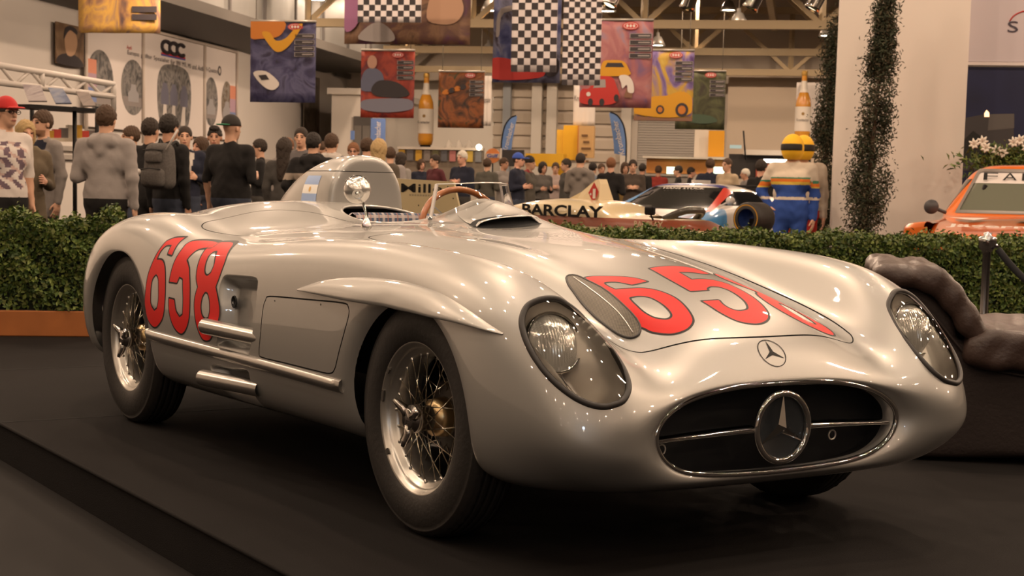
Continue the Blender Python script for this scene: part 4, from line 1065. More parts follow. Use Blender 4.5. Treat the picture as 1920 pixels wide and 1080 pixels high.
# ================================================================== things hanging in the hall
def quad_frame(px0, px1, py0, py1, d):
    """origin (bottom centre), width, height of an upright sheet square to the hall at depth d"""
    a = rh(view(px0, (py0 + py1) / 2, d)); b = rh(view(px1, (py0 + py1) / 2, d)); t = rh(view((px0 + px1) / 2, py0, d)); u = rh(view((px0 + px1) / 2, py1, d))
    return d, a[1], b[1], u[2], t[2]
def local_sheet(name, label, cat, d, r0, r1, z0, z1, m, group=None, th=.012, ripple=.02):
    """hanging cloth with slight folds; local x along V, y along U, z up, origin bottom centre"""
    root = thing(name, label, cat, H(d, (r0 + r1) / 2, z0), YAW_H, group); w_, h_ = r1 - r0, z1 - z0
    nx, nz = 13, 9; V = []; F = []
    for s_ in (0, 1):
        for j in range(nz):
            for i in range(nx):
                x = (i / (nx - 1) - .5) * w_; z = j / (nz - 1) * h_
                V.append((x, ripple * math.sin(i * 1.1 + d) * (1 - .5 * j / nz) + s_ * th, z))
    q = nx * nz
    for j in range(nz - 1):
        for i in range(nx - 1):
            a = j * nx + i; F.append((a, a + 1, a + nx + 1, a + nx)); F.append((q + a, q + a + nx, q + a + nx + 1, q + a + 1))
    for i in range(nx - 1): F.append((i, q + i, q + i + 1, i + 1)); a = (nz - 1) * nx + i; F.append((a, a + 1, q + a + 1, q + a))
    for j in range(nz - 1): a = j * nx; F.append((a, a + nx, q + a + nx, q + a)); a += nx - 1; F.append((a, q + a, q + a + nx, a + nx))
    part('cloth', np.array(V), F, m, root); return root, w_, h_
def print_mat(name, cols, scale=3., seed=0., detail=5., dist=1.6, rough=.6):
    """loose painted print: several colours broken up by stretched noise"""
    cols = [tuple(x * .72 for x in c) for c in cols]; m = mat(name, cols[0], rough); n, l = nod(m); b = n['Principled BSDF']
    tc = n.new('ShaderNodeTexCoord'); mp = n.new('ShaderNodeMapping'); mp.inputs['Location'].default_value = (seed * 3.1, 0, seed * 1.7); mp.inputs['Scale'].default_value = (1, 0, .8)
    t = n.new('ShaderNodeTexNoise'); t.inputs['Scale'].default_value = scale; t.inputs['Detail'].default_value = detail; t.inputs['Distortion'].default_value = dist
    cr = n.new('ShaderNodeValToRGB'); cr.color_ramp.interpolation = 'LINEAR'
    while len(cr.color_ramp.elements) < len(cols): cr.color_ramp.elements.new(.5)
    for i, c in enumerate(cols): cr.color_ramp.elements[i].position = .30 + .40 * i / max(1, len(cols) - 1); cr.color_ramp.elements[i].color = (*c, 1)
    l.new(tc.outputs['Object'], mp.inputs[0]); l.new(mp.outputs[0], t.inputs['Vector']); l.new(t.outputs['Fac'], cr.inputs[0]); l.new(cr.outputs[0], b.inputs['Base Color'])
    return m
def shape(root, name, pts, m, w_, h_, y=-.032, z=0.):
    """flat printed patch on a sheet, pts in 0..1 from bottom left"""
    P = np.clip(crom(pts, 4) if len(pts) > 4 else np.array(pts, float), .004, .996)
    V = [((x - .5) * w_, y, q * h_) for x, q in P]; part(name, np.array(V), [tuple(range(len(V)))], m, root, smooth=False)
PR_RED = mat('print_red', (.45, .03, .025), .6); PR_WHITE = mat('print_white', (.62, .57, .53), .6); PR_DARK = mat('print_dark', (.03, .024, .028), .6); PR_YEL = mat('print_yellow', (.55, .27, .012), .6)
PR_BLU = mat('print_blue', (.05, .075, .32), .6); PR_ORG = mat('print_orange', (.48, .16, .02), .6); PR_GRY = mat('print_grey', (.30, .27, .26), .6)
def oval(cx, cz, rx, rz, n=16): return [(cx + rx * math.cos(a), cz + rz * math.sin(a)) for a in np.linspace(0, 2 * PI, n, endpoint=False)]
def poster(px0, px1, py0, py1, d, label, m, bars=True):
    r, w_, h_ = local_sheet('hanging_poster', label, 'poster', *quad_frame(px0, px1, py0, py1, d), m, 'race posters hanging from the roof')
    mb = MB(); mb.tube([(-w_ / 2, 0, h_), (w_ / 2, 0, h_)], .03, 6); mb.build('top_rod', mat('rod_grey', (.4, .37, .33), .4, .5), r)
    for sg in (-1, 1): mb = MB(); mb.tube([(sg * w_ * .42, 0, h_), (sg * w_ * .42, 0, h_ + 1.6)], .008, 5); mb.build('hanging_wire', mat('wire', (.2, .18, .15), .5), r)
    if bars:
        shape(r, 'logo_oval', oval(.69, .93, .115, .045), PR_RED, w_, h_, -.034); shape(r, 'logo_ring', oval(.69, .93, .098, .034), PR_WHITE, w_, h_, -.036); shape(r, 'logo_field', oval(.69, .93, .090, .029), PR_RED, w_, h_, -.038)
        for k in range(3): shape(r, 'logo_letter', oval(.645 + .045 * k, .93, .017, .016), PR_WHITE, w_, h_, -.040)
        for k in range(4):
            z = .845 - .075 * k; shape(r, 'caption_box', [(.68, z - .055), (.985, z - .055), (.985, z), (.68, z)], PR_GRY, w_, h_, -.034); shape(r, 'caption_field', [(.69, z - .050), (.977, z - .050), (.977, z - .005), (.69, z - .005)], PR_DARK, w_, h_, -.036)
            shape(r, 'caption_text', [(.80, z - .034), (.96, z - .034), (.96, z - .020), (.80, z - .020)], PR_GRY, w_, h_, -.038)
    return r, w_, h_
# abstract race paintings
r, w_, h_ = poster(470, 592, 40, 192, 30, 'dark blue and violet race poster with orange top and a white boat-shaped car', print_mat('art_violet', [(.02, .018, .05), (.05, .045, .13), (.12, .12, .24), (.035, .028, .08)], 2.2, 1))
shape(r, 'orange_sky', [(0, .80), (.15, .78), (.45, .82), (.52, 1), (0, 1)], PR_ORG, w_, h_); shape(r, 'scarf', [(.18, .86), (.28, .72), (.42, .62), (.60, .70), (.80, .95), (.72, .95), (.56, .80), (.40, .76), (.30, .86)], PR_YEL, w_, h_, -.036)
shape(r, 'white_car', [(.05, .36), (.25, .38), (.45, .24), (.36, .15), (.20, .20)], PR_WHITE, w_, h_, -.036); shape(r, 'cockpit', [(.13, .33), (.25, .34), (.30, .28), (.18, .27)], PR_DARK, w_, h_, -.040)
r, w_, h_ = poster(646, 882, -60, 83, 26, 'wide violet and brown race poster at the top edge behind a chequered flag', print_mat('art_brown', [(.12, .04, .10), (.16, .08, .06), (.30, .17, .10), (.07, .04, .03)], 2., 2), False)
shape(r, 'grey_wing', [(.12, .06), (.2, .24), (.30, .28), (.40, .14), (.38, .03)], PR_GRY, w_, h_); shape(r, 'tan_figure', [(.66, .35), (.72, .75), (.85, .8), (.95, .5), (.9, .3), (.78, .26)], mat('print_tan', (.42, .25, .16), .6), w_, h_)
shape(r, 'violet_edge', [(0, .2), (.12, .3), (.13, .8), (.05, 1), (0, 1)], mat('print_violet', (.30, .12, .24), .6), w_, h_)
r, w_, h_ = poster(677, 777, 94, 221, 36, 'red race poster with a grey haired driver and a blue grey car', print_mat('art_red', [(.05, .03, .06), (.30, .04, .03), (.55, .08, .04), (.12, .09, .16)], 2., 3))
shape(r, 'driver_head', oval(.21, .82, .09, .10), mat('print_flesh', (.50, .28, .20), .6), w_, h_); shape(r, 'driver_coat', [(.02, .6), (.12, .72), (.3, .72), (.42, .62), (.4, .42), (.02, .4)], mat('print_slate', (.12, .13, .20), .6), w_, h_)
shape(r, 'dark_car', [(.2, .42), (.35, .55), (.7, .52), (.92, .36), (.7, .30), (.3, .32)], PR_DARK, w_, h_, -.036); shape(r, 'grey_car', [(.02, .24), (.3, .28), (.9, .28), (.98, .14), (.5, .08), (.05, .12)], mat('print_steel', (.20, .20, .26), .6), w_, h_, -.036)
r, w_, h_ = poster(822, 908, 134, 240, 42, 'small dark red race poster beside the beer bottle', print_mat('art_dark', [(.03, .02, .015), (.14, .05, .02), (.35, .11, .03), (.05, .06, .03)], 2.6, 4))
for k in range(4): shape(r, 'car_shape', [(.08 + .12 * k, .62 + .03 * k), (.16 + .12 * k, .68 + .03 * k), (.24 + .12 * k, .66 + .03 * k), (.22 + .12 * k, .60 + .03 * k), (.12 + .12 * k, .59 + .03 * k)], PR_DARK if k % 2 else PR_ORG, w_, h_)
r, w_, h_ = poster(925, 1052, -70, 155, 27, 'tall blue race poster with a windscreen behind two chequered flags', print_mat('art_blue', [(.03, .04, .16), (.10, .12, .30), (.25, .26, .40), (.05, .03, .05)], 2., 5), False)
shape(r, 'red_car', [(0, .2), (.4, .18), (.75, .12), (.7, .04), (0, .03)], PR_RED, w_, h_); shape(r, 'blue_wheel', oval(.88, .14, .12, .09), PR_DARK, w_, h_); shape(r, 'screen_frame', [(.05, .40), (.12, .62), (.6, .64), (.6, .60), (.16, .58), (.10, .40)], PR_GRY, w_, h_)
r, w_, h_ = poster(1088, 1223, 37, 202, 32, 'pink race poster with a red saloon, a yellow car and a stooping figure', print_mat('art_pink', [(.22, .12, .24), (.40, .14, .16), (.52, .22, .22), (.36, .26, .36)], 1.6, 6))
shape(r, 'yellow_car', [(.28, .40), (.32, .52), (.42, .54), (.60, .53), (.68, .44), (.68, .37), (.30, .36)], PR_YEL, w_, h_); shape(r, 'yellow_window', [(.35, .46), (.38, .51), (.58, .51), (.62, .46)], PR_DARK, w_, h_, -.034)
shape(r, 'red_saloon', [(.02, .05), (.03, .20), (.14, .22), (.22, .34), (.44, .35), (.52, .24), (.56, .10), (.40, .03)], PR_RED, w_, h_, -.036); shape(r, 'saloon_window', [(.19, .22), (.25, .32), (.36, .32), (.37, .23)], PR_GRY, w_, h_, -.039)
for cx in (.16, .32, .52): shape(r, 'saloon_wheel', oval(cx, .06 + .05 * (cx > .4), .035, .042), PR_DARK, w_, h_, -.041)
shape(r, 'saloon_lamp', oval(.13, .15, .03, .025), PR_WHITE, w_, h_, -.041); shape(r, 'figure', [(.55, .36), (.66, .37), (.74, .30), (.76, .18), (.68, .18), (.66, .26), (.60, .22), (.58, .28)], PR_WHITE, w_, h_, -.038); shape(r, 'figure_legs', [(.62, .12), (.66, .22), (.74, .20), (.74, .11)], mat('print_brown', (.20, .10, .06), .6), w_, h_, -.037)
r, w_, h_ = poster(1190, 1300, 94, 227, 38, 'violet and yellow race poster with an open two-seater', print_mat('art_yellow', [(.12, .05, .22), (.25, .18, .42), (.62, .38, .05), (.70, .50, .10)], 1.8, 7))
shape(r, 'two_seater', [(.02, .10), (.05, .24), (.30, .34), (.55, .36), (.80, .42), (.98, .34), (.98, .12), (.6, .05)], PR_YEL, w_, h_); 
for cx, rr in ((.45, .07), (.82, .11)): shape(r, 'car_wheel', oval(cx, .16, rr, rr * .9), PR_DARK, w_, h_, -.036); shape(r, 'wheel_rim', oval(cx, .16, rr * .6, rr * .55), PR_ORG, w_, h_, -.039)
shape(r, 'ground', [(0, 0), (1, 0), (1, .05), (.5, .04), (0, .06)], mat('print_brown', (.20, .10, .06), .6), w_, h_, -.036)
r, w_, h_ = poster(1267, 1360, 133, 243, 44, 'dark green race poster furthest to the right', print_mat('art_green', [(.015, .02, .01), (.06, .06, .025), (.11, .12, .05), (.05, .04, .03)], 1.8, 8))
shape(r, 'green_car', [(.1, .18), (.3, .26), (.7, .24), (.85, .14), (.5, .10)], mat('print_green', (.05, .085, .05), .6), w_, h_)
r, w_, h_ = poster(146, 300, -60, 62, 27, 'brown and yellow race poster cut off at the top left', print_mat('art_ochre', [(.10, .06, .06), (.30, .16, .08), (.55, .32, .06), (.16, .10, .12)], 2., 9), False)
for k in range(2): shape(r, 'caption_field', [(.67, .20 + .12 * k), (.97, .20 + .12 * k), (.97, .29 + .12 * k), (.67, .29 + .12 * k)], PR_DARK, w_, h_, -.036)
# chequered flags: every square its own patch
def cheq(px0, px1, py0, py1, d, nx, nz, label):
    f = quad_frame(px0, px1, py0, py1, d)
    r, w_, h_ = local_sheet('chequered_flag', label, 'flag', *f, mat('flag_cloth_white', (.72, .66, .66), .7), 'chequered flags under the roof', ripple=0.)
    me = None; sx, sz = w_ / nx, h_ / nz
    V = [(0, 0, 0), (sx, 0, 0), (sx, 0, sz), (0, 0, sz)]; me = raw_mesh('black_square', np.array(V), [(0, 1, 2, 3)], PR_DARK, smooth=False)
    for i in range(nx):
        for j in range(nz):
            if (i + j) % 2 == 0: o = link('black_square', me, r, (-w_ / 2 + i * sx, -.004, j * sz))
    mb = MB(); mb.tube([(-w_ / 2, 0, h_), (w_ / 2, 0, h_)], .02, 6); mb.build('flag_rod', mat('rod_grey', (.4, .37, .33), .4, .5), r)
cheq(671, 790, -46, 42, 25.2, 11, 8, 'short chequered flag across the wide brown poster')
cheq(960, 1045, -60, 135, 26.2, 7, 15, 'tall chequered flag in front of the blue poster')
cheq(1056, 1128, -60, 160, 25.4, 7, 21, 'longest chequered flag with small squares left of the pink poster')
# ---- white banners behind, beer bottles, beach flags
r, w_, h_ = local_sheet('white_banner', 'narrow white banner behind the dark red poster', 'banner', *quad_frame(905, 921, 142, 236, 46), PR_WHITE); lettering('banner_text', 'Krombacher', .3, PR_DARK, r, (0, -.04, h_ * .52), (1, 0, 0), (0, 0, 1), width=w_ * .9, height=.16)
r, w_, h_ = local_sheet('white_banner', 'white banner hanging behind the longest chequered flag', 'banner', *quad_frame(1075, 1116, 160, 236, 46), PR_WHITE); lettering('banner_text', 'Krombacher', .3, PR_DARK, r, (0, -.04, h_ * .68), (1, 0, 0), (0, 0, 1), width=w_ * .9, height=.16)
r, w_, h_ = local_sheet('white_banner', 'white banner behind the right-hand beer bottle', 'banner', *quad_frame(1492, 1548, 155, 262, 42), PR_WHITE)
M_AMB = mat('amber_vinyl', (.62, .27, .025), .25, coat=.5, noise=(1.2, .35)); M_AMBD = mat('amber_dark', (.12, .04, .012), .3); M_LAB = mat('bottle_label', (.72, .66, .58), .5)
def bottle(px, py0, py1, d, label):
    a = rh(view(px, py0, d)); b = rh(view(px, py1, d)); h_ = a[2] - b[2]
    t = thing('inflatable_bottle', label, 'bottle', H(d, a[1], b[2]), YAW_H, 'giant beer bottles')
    pf = [(0, .0), (.09, .0), (.105, .02), (.108, .05), (.108, .52), (.10, .60), (.07, .68), (.045, .74), (.038, .82), (.036, .93), (.04, .945), (.04, .985), (.034, 1.), (0, 1.)]
    g = lambda lo, hi, k=1.: [(np.interp(z, [p[1] for p in pf[1:-1]], [p[0] for p in pf[1:-1]]) * k * h_, z * h_) for z in np.linspace(lo, hi, 16)]
    mb = MB(); mb.lathe([(0, 0)] + g(0, 1.) + [(0, h_)], 28); mb.build('bottle_body', M_AMB, t)
    mb = MB(); mb.lathe(g(.16, .50, 1.02), 28); lb = mb.build('front_label', M_LAB, t)
    mb = MB(); mb.lathe(g(.70, .86, 1.06), 28); mb.build('neck_label', M_LAB, t)
    mb = MB(); mb.lathe(g(.935, 1., 1.08) + [(0, h_ * 1.001)], 20); mb.build('crown_cap', mat('gold_cap', (.55, .33, .08), .3, .6), t)
    mb = MB(); mb.lathe([(0, -.06 * h_), (.075 * h_, -.06 * h_), (.075 * h_, 0), (0, 0)], 20); mb.build('stand', M_INK, t)
    lettering('label_text', 'Krombacher', .3, PR_DARK, lb, (0, -.113 * h_, .315 * h_), (1, 0, 0), (0, 0, 1), width=.17 * h_, height=.038 * h_)
    mb = MB(); mb.lathe([(0, .003), (.022 * h_, 0)], 16, 'y', (0, -.1135 * h_, .40 * h_)); mb.build('label_crest', mat('crest_gold', (.30, .18, .05), .5), lb)
bottle(800, 137, 272, 50, 'giant amber beer bottle standing between the two red posters'); bottle(1509, 133, 268, 41, 'giant amber beer bottle beside the small cypress')
def beach_flag(px, py0, py1, d, flip, label):
    a = rh(view(px, py0, d)); b = rh(view(px, py1, d)); h_ = a[2] - b[2]; w_ = h_ * .42
    t = thing('beach_flag', label, 'flag', H(d, a[1], 0.), YAW_H, 'blue beach flags'); s = -1 if flip else 1
    pts = [(-.45, 0), (-.42, .35), (-.25, .70), (.10, .92), (.50, 1.0), (.42, .75), (.25, .35), (.12, 0)]; P = crom(pts, 5)[:-5]; V = [(s * x * w_, .0, b[2] + z * h_) for x, z in P] + [(s * x * w_, .01, b[2] + z * h_) for x, z in P]; n_ = len(P)
    part('flag_cloth', np.array(V), [tuple(range(n_)), tuple(range(2 * n_ - 1, n_ - 1, -1))] + [(i, n_ + i, n_ + (i + 1) % n_, (i + 1) % n_) for i in range(n_)], mat('beach_blue', (.10, .19, .42), .6), t, smooth=False)
    mb = MB(); mb.tube([(s * -.46 * w_, .01, 0.)] + [(s * x * w_ - .02 * s, .01, b[2] + z * h_ + .01) for x, z in crom(pts[:5], 4, False)], .025, 6); mb.build('pole', M_INK, t)
    u_ = np.array([s * .24, 0, .97]); lettering('flag_text', 'Krombacher', .3, PR_WHITE, t, (0 + s * -.02 * w_, -.012, b[2] + h_ * .42), u_ if not flip else u_, np.cross(np.array([0, -1, 0]), u_), width=h_ * .80, height=w_ * .32)
beach_flag(955, 217, 285, 47, False, 'blue beach flag leaning right left of the yellow boxes'); beach_flag(1160, 211, 292, 47, True, 'blue beach flag curving left beside the roller door')
# ---- the big three-panel firm banner on the left wall
def wall_sheet(name, label, cat, px0, px1, py_t0, py_t1, zb, m, off=.12):
    """sheet on the left wall between two sight columns; local x runs along the wall away from us"""
    def hit(px, py):
        q = RC.T @ np.array([(px - 960) / F_PX, (py - CY) / F_PX, 1.]); t = (R_LEFT + off - 0) / (q @ Vv); return rh(CAM + q * t)
    a, b = hit(px0, py_t0), hit(px1, py_t1); zt = (a[2] + b[2]) / 2; L = b[0] - a[0]
    root = thing(name, label, cat, H(a[0], R_LEFT + off, zb), math.atan2(U[1], U[0])); h_ = zt - zb
    mb = MB(); mb.box((0, -.03, 0), (L, .0, h_)); mb.build('cloth', m, root); return root, L, h_, hit
CC, L, h_, hit = wall_sheet('firm_banner', 'wide white three-panel banner with oval car photographs on the left wall', 'banner', 157, 441, 33, 97, 2.35, mat('banner_white', (.70, .64, .61), .6))
ov = lambda cx, cz, rx, rz, m, y, nm: part(nm, np.array([(cx * L + rx * L * math.cos(a), y, cz * h_ + rz * h_ * math.sin(a)) for a in np.linspace(0, 2 * PI, 28, endpoint=False)]), [tuple(range(28))], m, CC, smooth=False)
A_CAR = print_mat('art_cars', [(.05, .05, .055), (.16, .155, .155), (.34, .32, .30), (.10, .10, .12)], 3.5, 11); A_CAR2 = print_mat('art_cars_brown', [(.07, .05, .03), (.20, .15, .10), (.40, .36, .32), (.08, .07, .06)], 3., 12)
for cx, cz, rx, rz in ((.08, .42, .075, .30), (.27, .42, .072, .27), (.80, .40, .052, .27), (.925, .40, .044, .26)): 
    o = ov(cx, cz, rx, rz, A_CAR if cx < .9 else A_CAR2, -.034, 'oval_photo')
    z = cz - .06; c2 = lambda s: np.array([(cx + s * x) * L for x in (-.035, .035)])
    part('photo_car', np.array([((cx + x) * L, -.036, (z + q) * h_) for x, q in ((-.030, -.08), (-.032, .0), (-.018, .03), (-.012, .09), (.014, .09), (.02, .03), (.034, .0), (.032, -.08))]), [tuple(range(8))], mat('photo_car_paint', (.33, .32, .33), .5), o, smooth=False)
    part('photo_road', np.array([((cx + x) * L, -.035, (cz + q) * h_) for x, q in ((-rx * .7, -rz * .68), (rx * .7, -rz * .68), (rx * .9, -rz * .35), (-rx * .9, -rz * .35))]), [(0, 1, 2, 3)], mat('photo_road_grey', (.26, .23, .22), .6), o, smooth=False)
P = crom([(.43, .18), (.42, .5), (.45, .68), (.53, .72), (.62, .68), (.65, .5), (.64, .18), (.60, .06), (.47, .06)], 5); o = part('centre_photo', np.array([(x * L, -.034, z * h_) for x, z in P]), [tuple(range(len(P)))], A_CAR, CC, smooth=False)
for cx in (.47, .53, .60):
    part('photo_car', np.array([((cx + x) * L, -.037, (.40 + q) * h_) for x, q in ((-.026, -.10), (-.026, .02), (-.012, .12), (.012, .12), (.026, .02), (.026, -.10))]), [tuple(range(6))], mat('photo_car_blue', (.13, .13, .18), .5), o, smooth=False)
    part('photo_stripe', np.array([((cx - .02 + .05 * (.53 - cx)) * L, -.036, .10 * h_), ((cx + .012 + .05 * (.53 - cx)) * L, -.036, .10 * h_), ((cx + .01) * L, -.036, .30 * h_), ((cx - .01) * L, -.036, .30 * h_)]), [(0, 1, 2, 3)], PR_WHITE, o, smooth=False)
for i, c in enumerate((mat('banner_salmon', (.62, .25, .16), .6), mat('banner_mauve', (.45, .30, .38), .6), mat('banner_blue', (.18, .24, .45), .6))):
    mb = MB(); mb.box((.002 * L, -.036, (.62 - .13 * i - .13) * h_), (.06 * L, -.031, (.62 - .13 * i) * h_)); mb.build('colour_band', c, CC); mb = MB(); mb.box((.95 * L, -.036, (.62 - .15 * i - .15) * h_), (.998 * L, -.031, (.62 - .15 * i) * h_)); mb.build('colour_band', c, CC)
for k in range(3):                                   # the three-letter sign CCC, dark arches over red and blue lines
    cx = .475 + .050 * k; a_ = np.linspace(.9, 2 * PI - .9, 12)
    mb = MB(); mb.tube([(cx * L + .030 * L * math.cos(a), -.05, .885 * h_ + .058 * h_ * math.sin(a)) for a in a_], .055, 6); mb.build('sign_letter', PR_DARK, CC)
mb = MB(); mb.box((.445 * L, -.05, .805 * h_), (.605 * L, -.03, .822 * h_)); mb.build('sign_line', PR_RED, CC); mb = MB(); mb.box((.445 * L, -.05, .79 * h_), (.605 * L, -.03, .805 * h_)); mb.build('sign_line', PR_BLU, CC)
_w = 'Europas größter Spezialist für BMW M3, M5 und Audi S4-Quattro'.split(); _x = .235
for q in _w:
    wd = .62 * (len(q) + .0) / 62.; lettering('slogan_word', q, .3, PR_DARK, CC, ((_x + wd / 2) * L, -.034, .745 * h_), (1, 0, 0), (0, 0, 1), width=wd * L, height=.055 * h_ * (1. if len(q) > 2 else .8)); _x += wd + .0105
lettering('firm_text', 'Audi', .3, PR_RED, CC, (.245 * L, -.034, .80 * h_), (1, 0, 0), (0, 0, 1), width=.030 * L, height=.04 * h_)
ov(.865, .76, .014, .055, PR_DARK, -.035, 'roundel'); ov(.865, .76, .008, .032, PR_WHITE, -.037, 'roundel_core')
for fx in (0.0, .325, .745, 1.0):
    mb = MB(); mb.tube([(fx * L, -.06, -.3), (fx * L, -.06, h_ + .08)], .045, 8); mb.build('banner_pole', mat('pole_beige', (.55, .48, .42), .5), CC)
mb = MB(); mb.tube([(0, -.06, h_ + .03), (L, -.06, h_ + .03)], .045, 8); mb.build('banner_rail', MATS['pole_beige'], CC)
# portrait and small brown poster on the left wall
r2, L2, h2, _ = wall_sheet('portrait_poster', 'brown portrait poster of a man in a dark suit left of the white banner', 'poster', 103, 155, 40, 52, 3.7, print_mat('art_sepia', [(.10, .06, .04), (.20, .12, .07), (.30, .20, .12)], 1.5, 13)); 
S2 = lambda pts, m, y, nm: part(nm, np.array([(x * L2, y, z * h2) for x, z in crom(pts, 5)]), [tuple(range(len(pts) * 5))], m, r2, smooth=False)
S2([(.05, .0), (.1, .2), (.45, .28), (.8, .22), (.95, .0)], PR_DARK, -.034, 'suit'); S2([(.35, .28), (.28, .6), (.38, .85), (.62, .88), (.75, .6), (.66, .32), (.5, .22)], mat('print_flesh2', (.42, .26, .16), .6), -.037, 'face'); S2([(.26, .62), (.30, .88), (.5, .96), (.72, .9), (.72, .78), (.5, .86), (.36, .76)], PR_DARK, -.040, 'hair')
r3, L3, h3, _ = wall_sheet('wall_poster', 'narrow grey brown poster on the left wall behind the blue poster', 'poster', 569, 598, 140, 146, 2.6, print_mat('art_taupe', [(.10, .08, .06), (.22, .18, .14), (.32, .27, .22)], 1.2, 14))
# vent and sign on the left wall
r4, L4, h4, _ = wall_sheet('wall_vent', 'dark slatted air vent high beside the office block', 'vent', 628, 660, 135, 136, 5.0, mat('vent_dark', (.10, .10, .10), .6))
for k in range(6): mb = MB(); mb.box((.03, -.06, h4 * (k + .2) / 6), (L4 - .03, -.03, h4 * (k + .6) / 6)); mb.build('vent_slat', mat('vent_slat_grey', (.2, .19, .18), .6), r4)
# ================================================================== people: one continuous skin per person, grown from rounded limbs
def surface_net(f, lo, hi, res):
    """mesh of f < 0 inside the box, by naive surface nets"""
    lo = np.asarray(lo, float); n = np.maximum(np.ceil((np.asarray(hi) - lo) / res).astype(int) + 1, 3)
    ax = [lo[i] + res * np.arange(n[i]) for i in range(3)]
    G = np.stack(np.meshgrid(*ax, indexing='ij'), -1)
    D = f(G.reshape(-1, 3)).reshape(n); s = D < 0
    c = np.zeros(n - 1, int); acc = np.zeros((*(n - 1), 3)); cnt = np.zeros(n - 1)
    sl = lambda o, k: tuple(slice(o[i], n[i] - 1 + o[i]) for i in range(3))
    for i, o in enumerate([(a, b, d) for a in (0, 1) for b in (0, 1) for d in (0, 1)]): c += s[sl(o, 0)]
    for axis in range(3):
        for p in ((0, 0), (0, 1), (1, 0), (1, 1)):
            o = list(p); o.insert(axis, 0); q = list(p); q.insert(axis, 1)
            A, B = D[sl(o, 0)], D[sl(q, 0)]; x = (A < 0) != (B < 0); t = np.where(x, A / np.where(x, A - B, 1), 0)
            for k in range(3): acc[..., k] += x * (t if k == axis else o[k])
            cnt += x
    act = (c > 0) & (c < 8); idx = np.full(n - 1, -1); idx[act] = np.arange(act.sum())
    cell = np.stack(np.nonzero(act), 1)
    V = lo + res * (cell + acc[act] / cnt[act][:, None])
    F = []
    for axis in range(3):
        o = [slice(None)] * 3; q = [slice(None)] * 3; o[axis] = slice(0, -1); q[axis] = slice(1, None)
        A, B = s[tuple(o)], s[tuple(q)]
        u, v = [(1, 2), (2, 0), (0, 1)][axis]
        for sgn, m in ((1, A & ~B), (-1, ~A & B)):
            e = np.stack(np.nonzero(m), 1)
            e = e[(e[:, u] > 0) & (e[:, v] > 0) & (e[:, u] < n[u] - 1) & (e[:, v] < n[v] - 1)]
            if not len(e): continue
            def g(du, dv):
                w_ = e.copy(); w_[:, u] -= du; w_[:, v] -= dv; return idx[w_[:, 0], w_[:, 1], w_[:, 2]]
            Q = np.stack([g(1, 1), g(0, 1), g(0, 0), g(1, 0)], 1); F.append(Q if sgn > 0 else Q[:, ::-1])
    return V, np.concatenate(F)
def cone(P, a, b, ra, rb):
    a = np.asarray(a, float); b = np.asarray(b, float); e = b - a
    t = np.clip((P - a) @ e / (e @ e), 0, 1); return np.linalg.norm(P - a - t[:, None] * e, axis=1) - (ra + (rb - ra) * t)
def ell(P, c, r):
    r = np.asarray(r, float); q = (P - np.asarray(c)) / r; k = np.linalg.norm(q, axis=1); return (k - 1) * r.min() * .6 + .4 * (k - 1) * r.mean()
def smin(a, b, k):
    h = np.clip(.5 + .5 * (b - a) / k, 0, 1); return b + (a - b) * h - k * h * (1 - h)
# ---- a head with face, looking along -y; origin at the head centre
HEADS = {}
def head(res, beard=False):
    key = (res, beard)
    if key in HEADS: return HEADS[key]
    def f(P):
        Q = P.copy(); Q[:, 0] = np.abs(Q[:, 0])
        d = ell(P, (0, .012, .025), (.074, .092, .092)); d = smin(d, ell(P, (0, -.022, -.035), (.056, .068, .078)), .03)
        d = smin(d, ell(P, (0, -.055, -.085), (.028, .03, .026)), .02)
        d = smin(d, cone(P, (0, -.088, .012), (0, -.108, -.030), .009, .014), .012)
        d = smin(d, ell(Q, (.030, -.080, .022), (.024, .012, .010)), .012)
        d = smin(d, ell(P, (0, -.088, -.060), (.025, .010, .012)), .010)
        d = np.maximum(d, -ell(Q, (.031, -.094, .004), (.016, .012, .010)))
        d = smin(d, ell(Q, (.078, .012, -.008), (.010, .020, .031)), .008)
        d = smin(d, cone(P, (0, .02, -.06), (0, .028, -.17), .054, .058), .025)
        return d
    V, F = surface_net(f, (-.11, -.14, -.17), (.11, .13, .13), res)
    C = V[F].mean(1); Cx = np.abs(C[:, 0]); m = np.zeros(len(F), int)
    m[(np.hypot((Cx - .031) / .013, (C[:, 2] - .003) / .008) < 1) & (C[:, 1] < -.055)] = 3          # eyes
    m[(np.hypot((Cx - .031) / .021, (C[:, 2] - .026) / .006) < 1) & (C[:, 1] < -.05)] = 4            # brows
    m[(np.hypot(Cx / .024, (C[:, 2] + .062) / .008) < 1) & (C[:, 1] < -.07)] = 5                     # lips
    if beard: m[(C[:, 2] < -.062) & ((C[:, 2] < -.045) & (C[:, 1] < .0) & (C[:, 2] > -.125) & (m == 0) )] = 9
    HEADS[key] = (V, F, m); return HEADS[key]
HANDS = {}
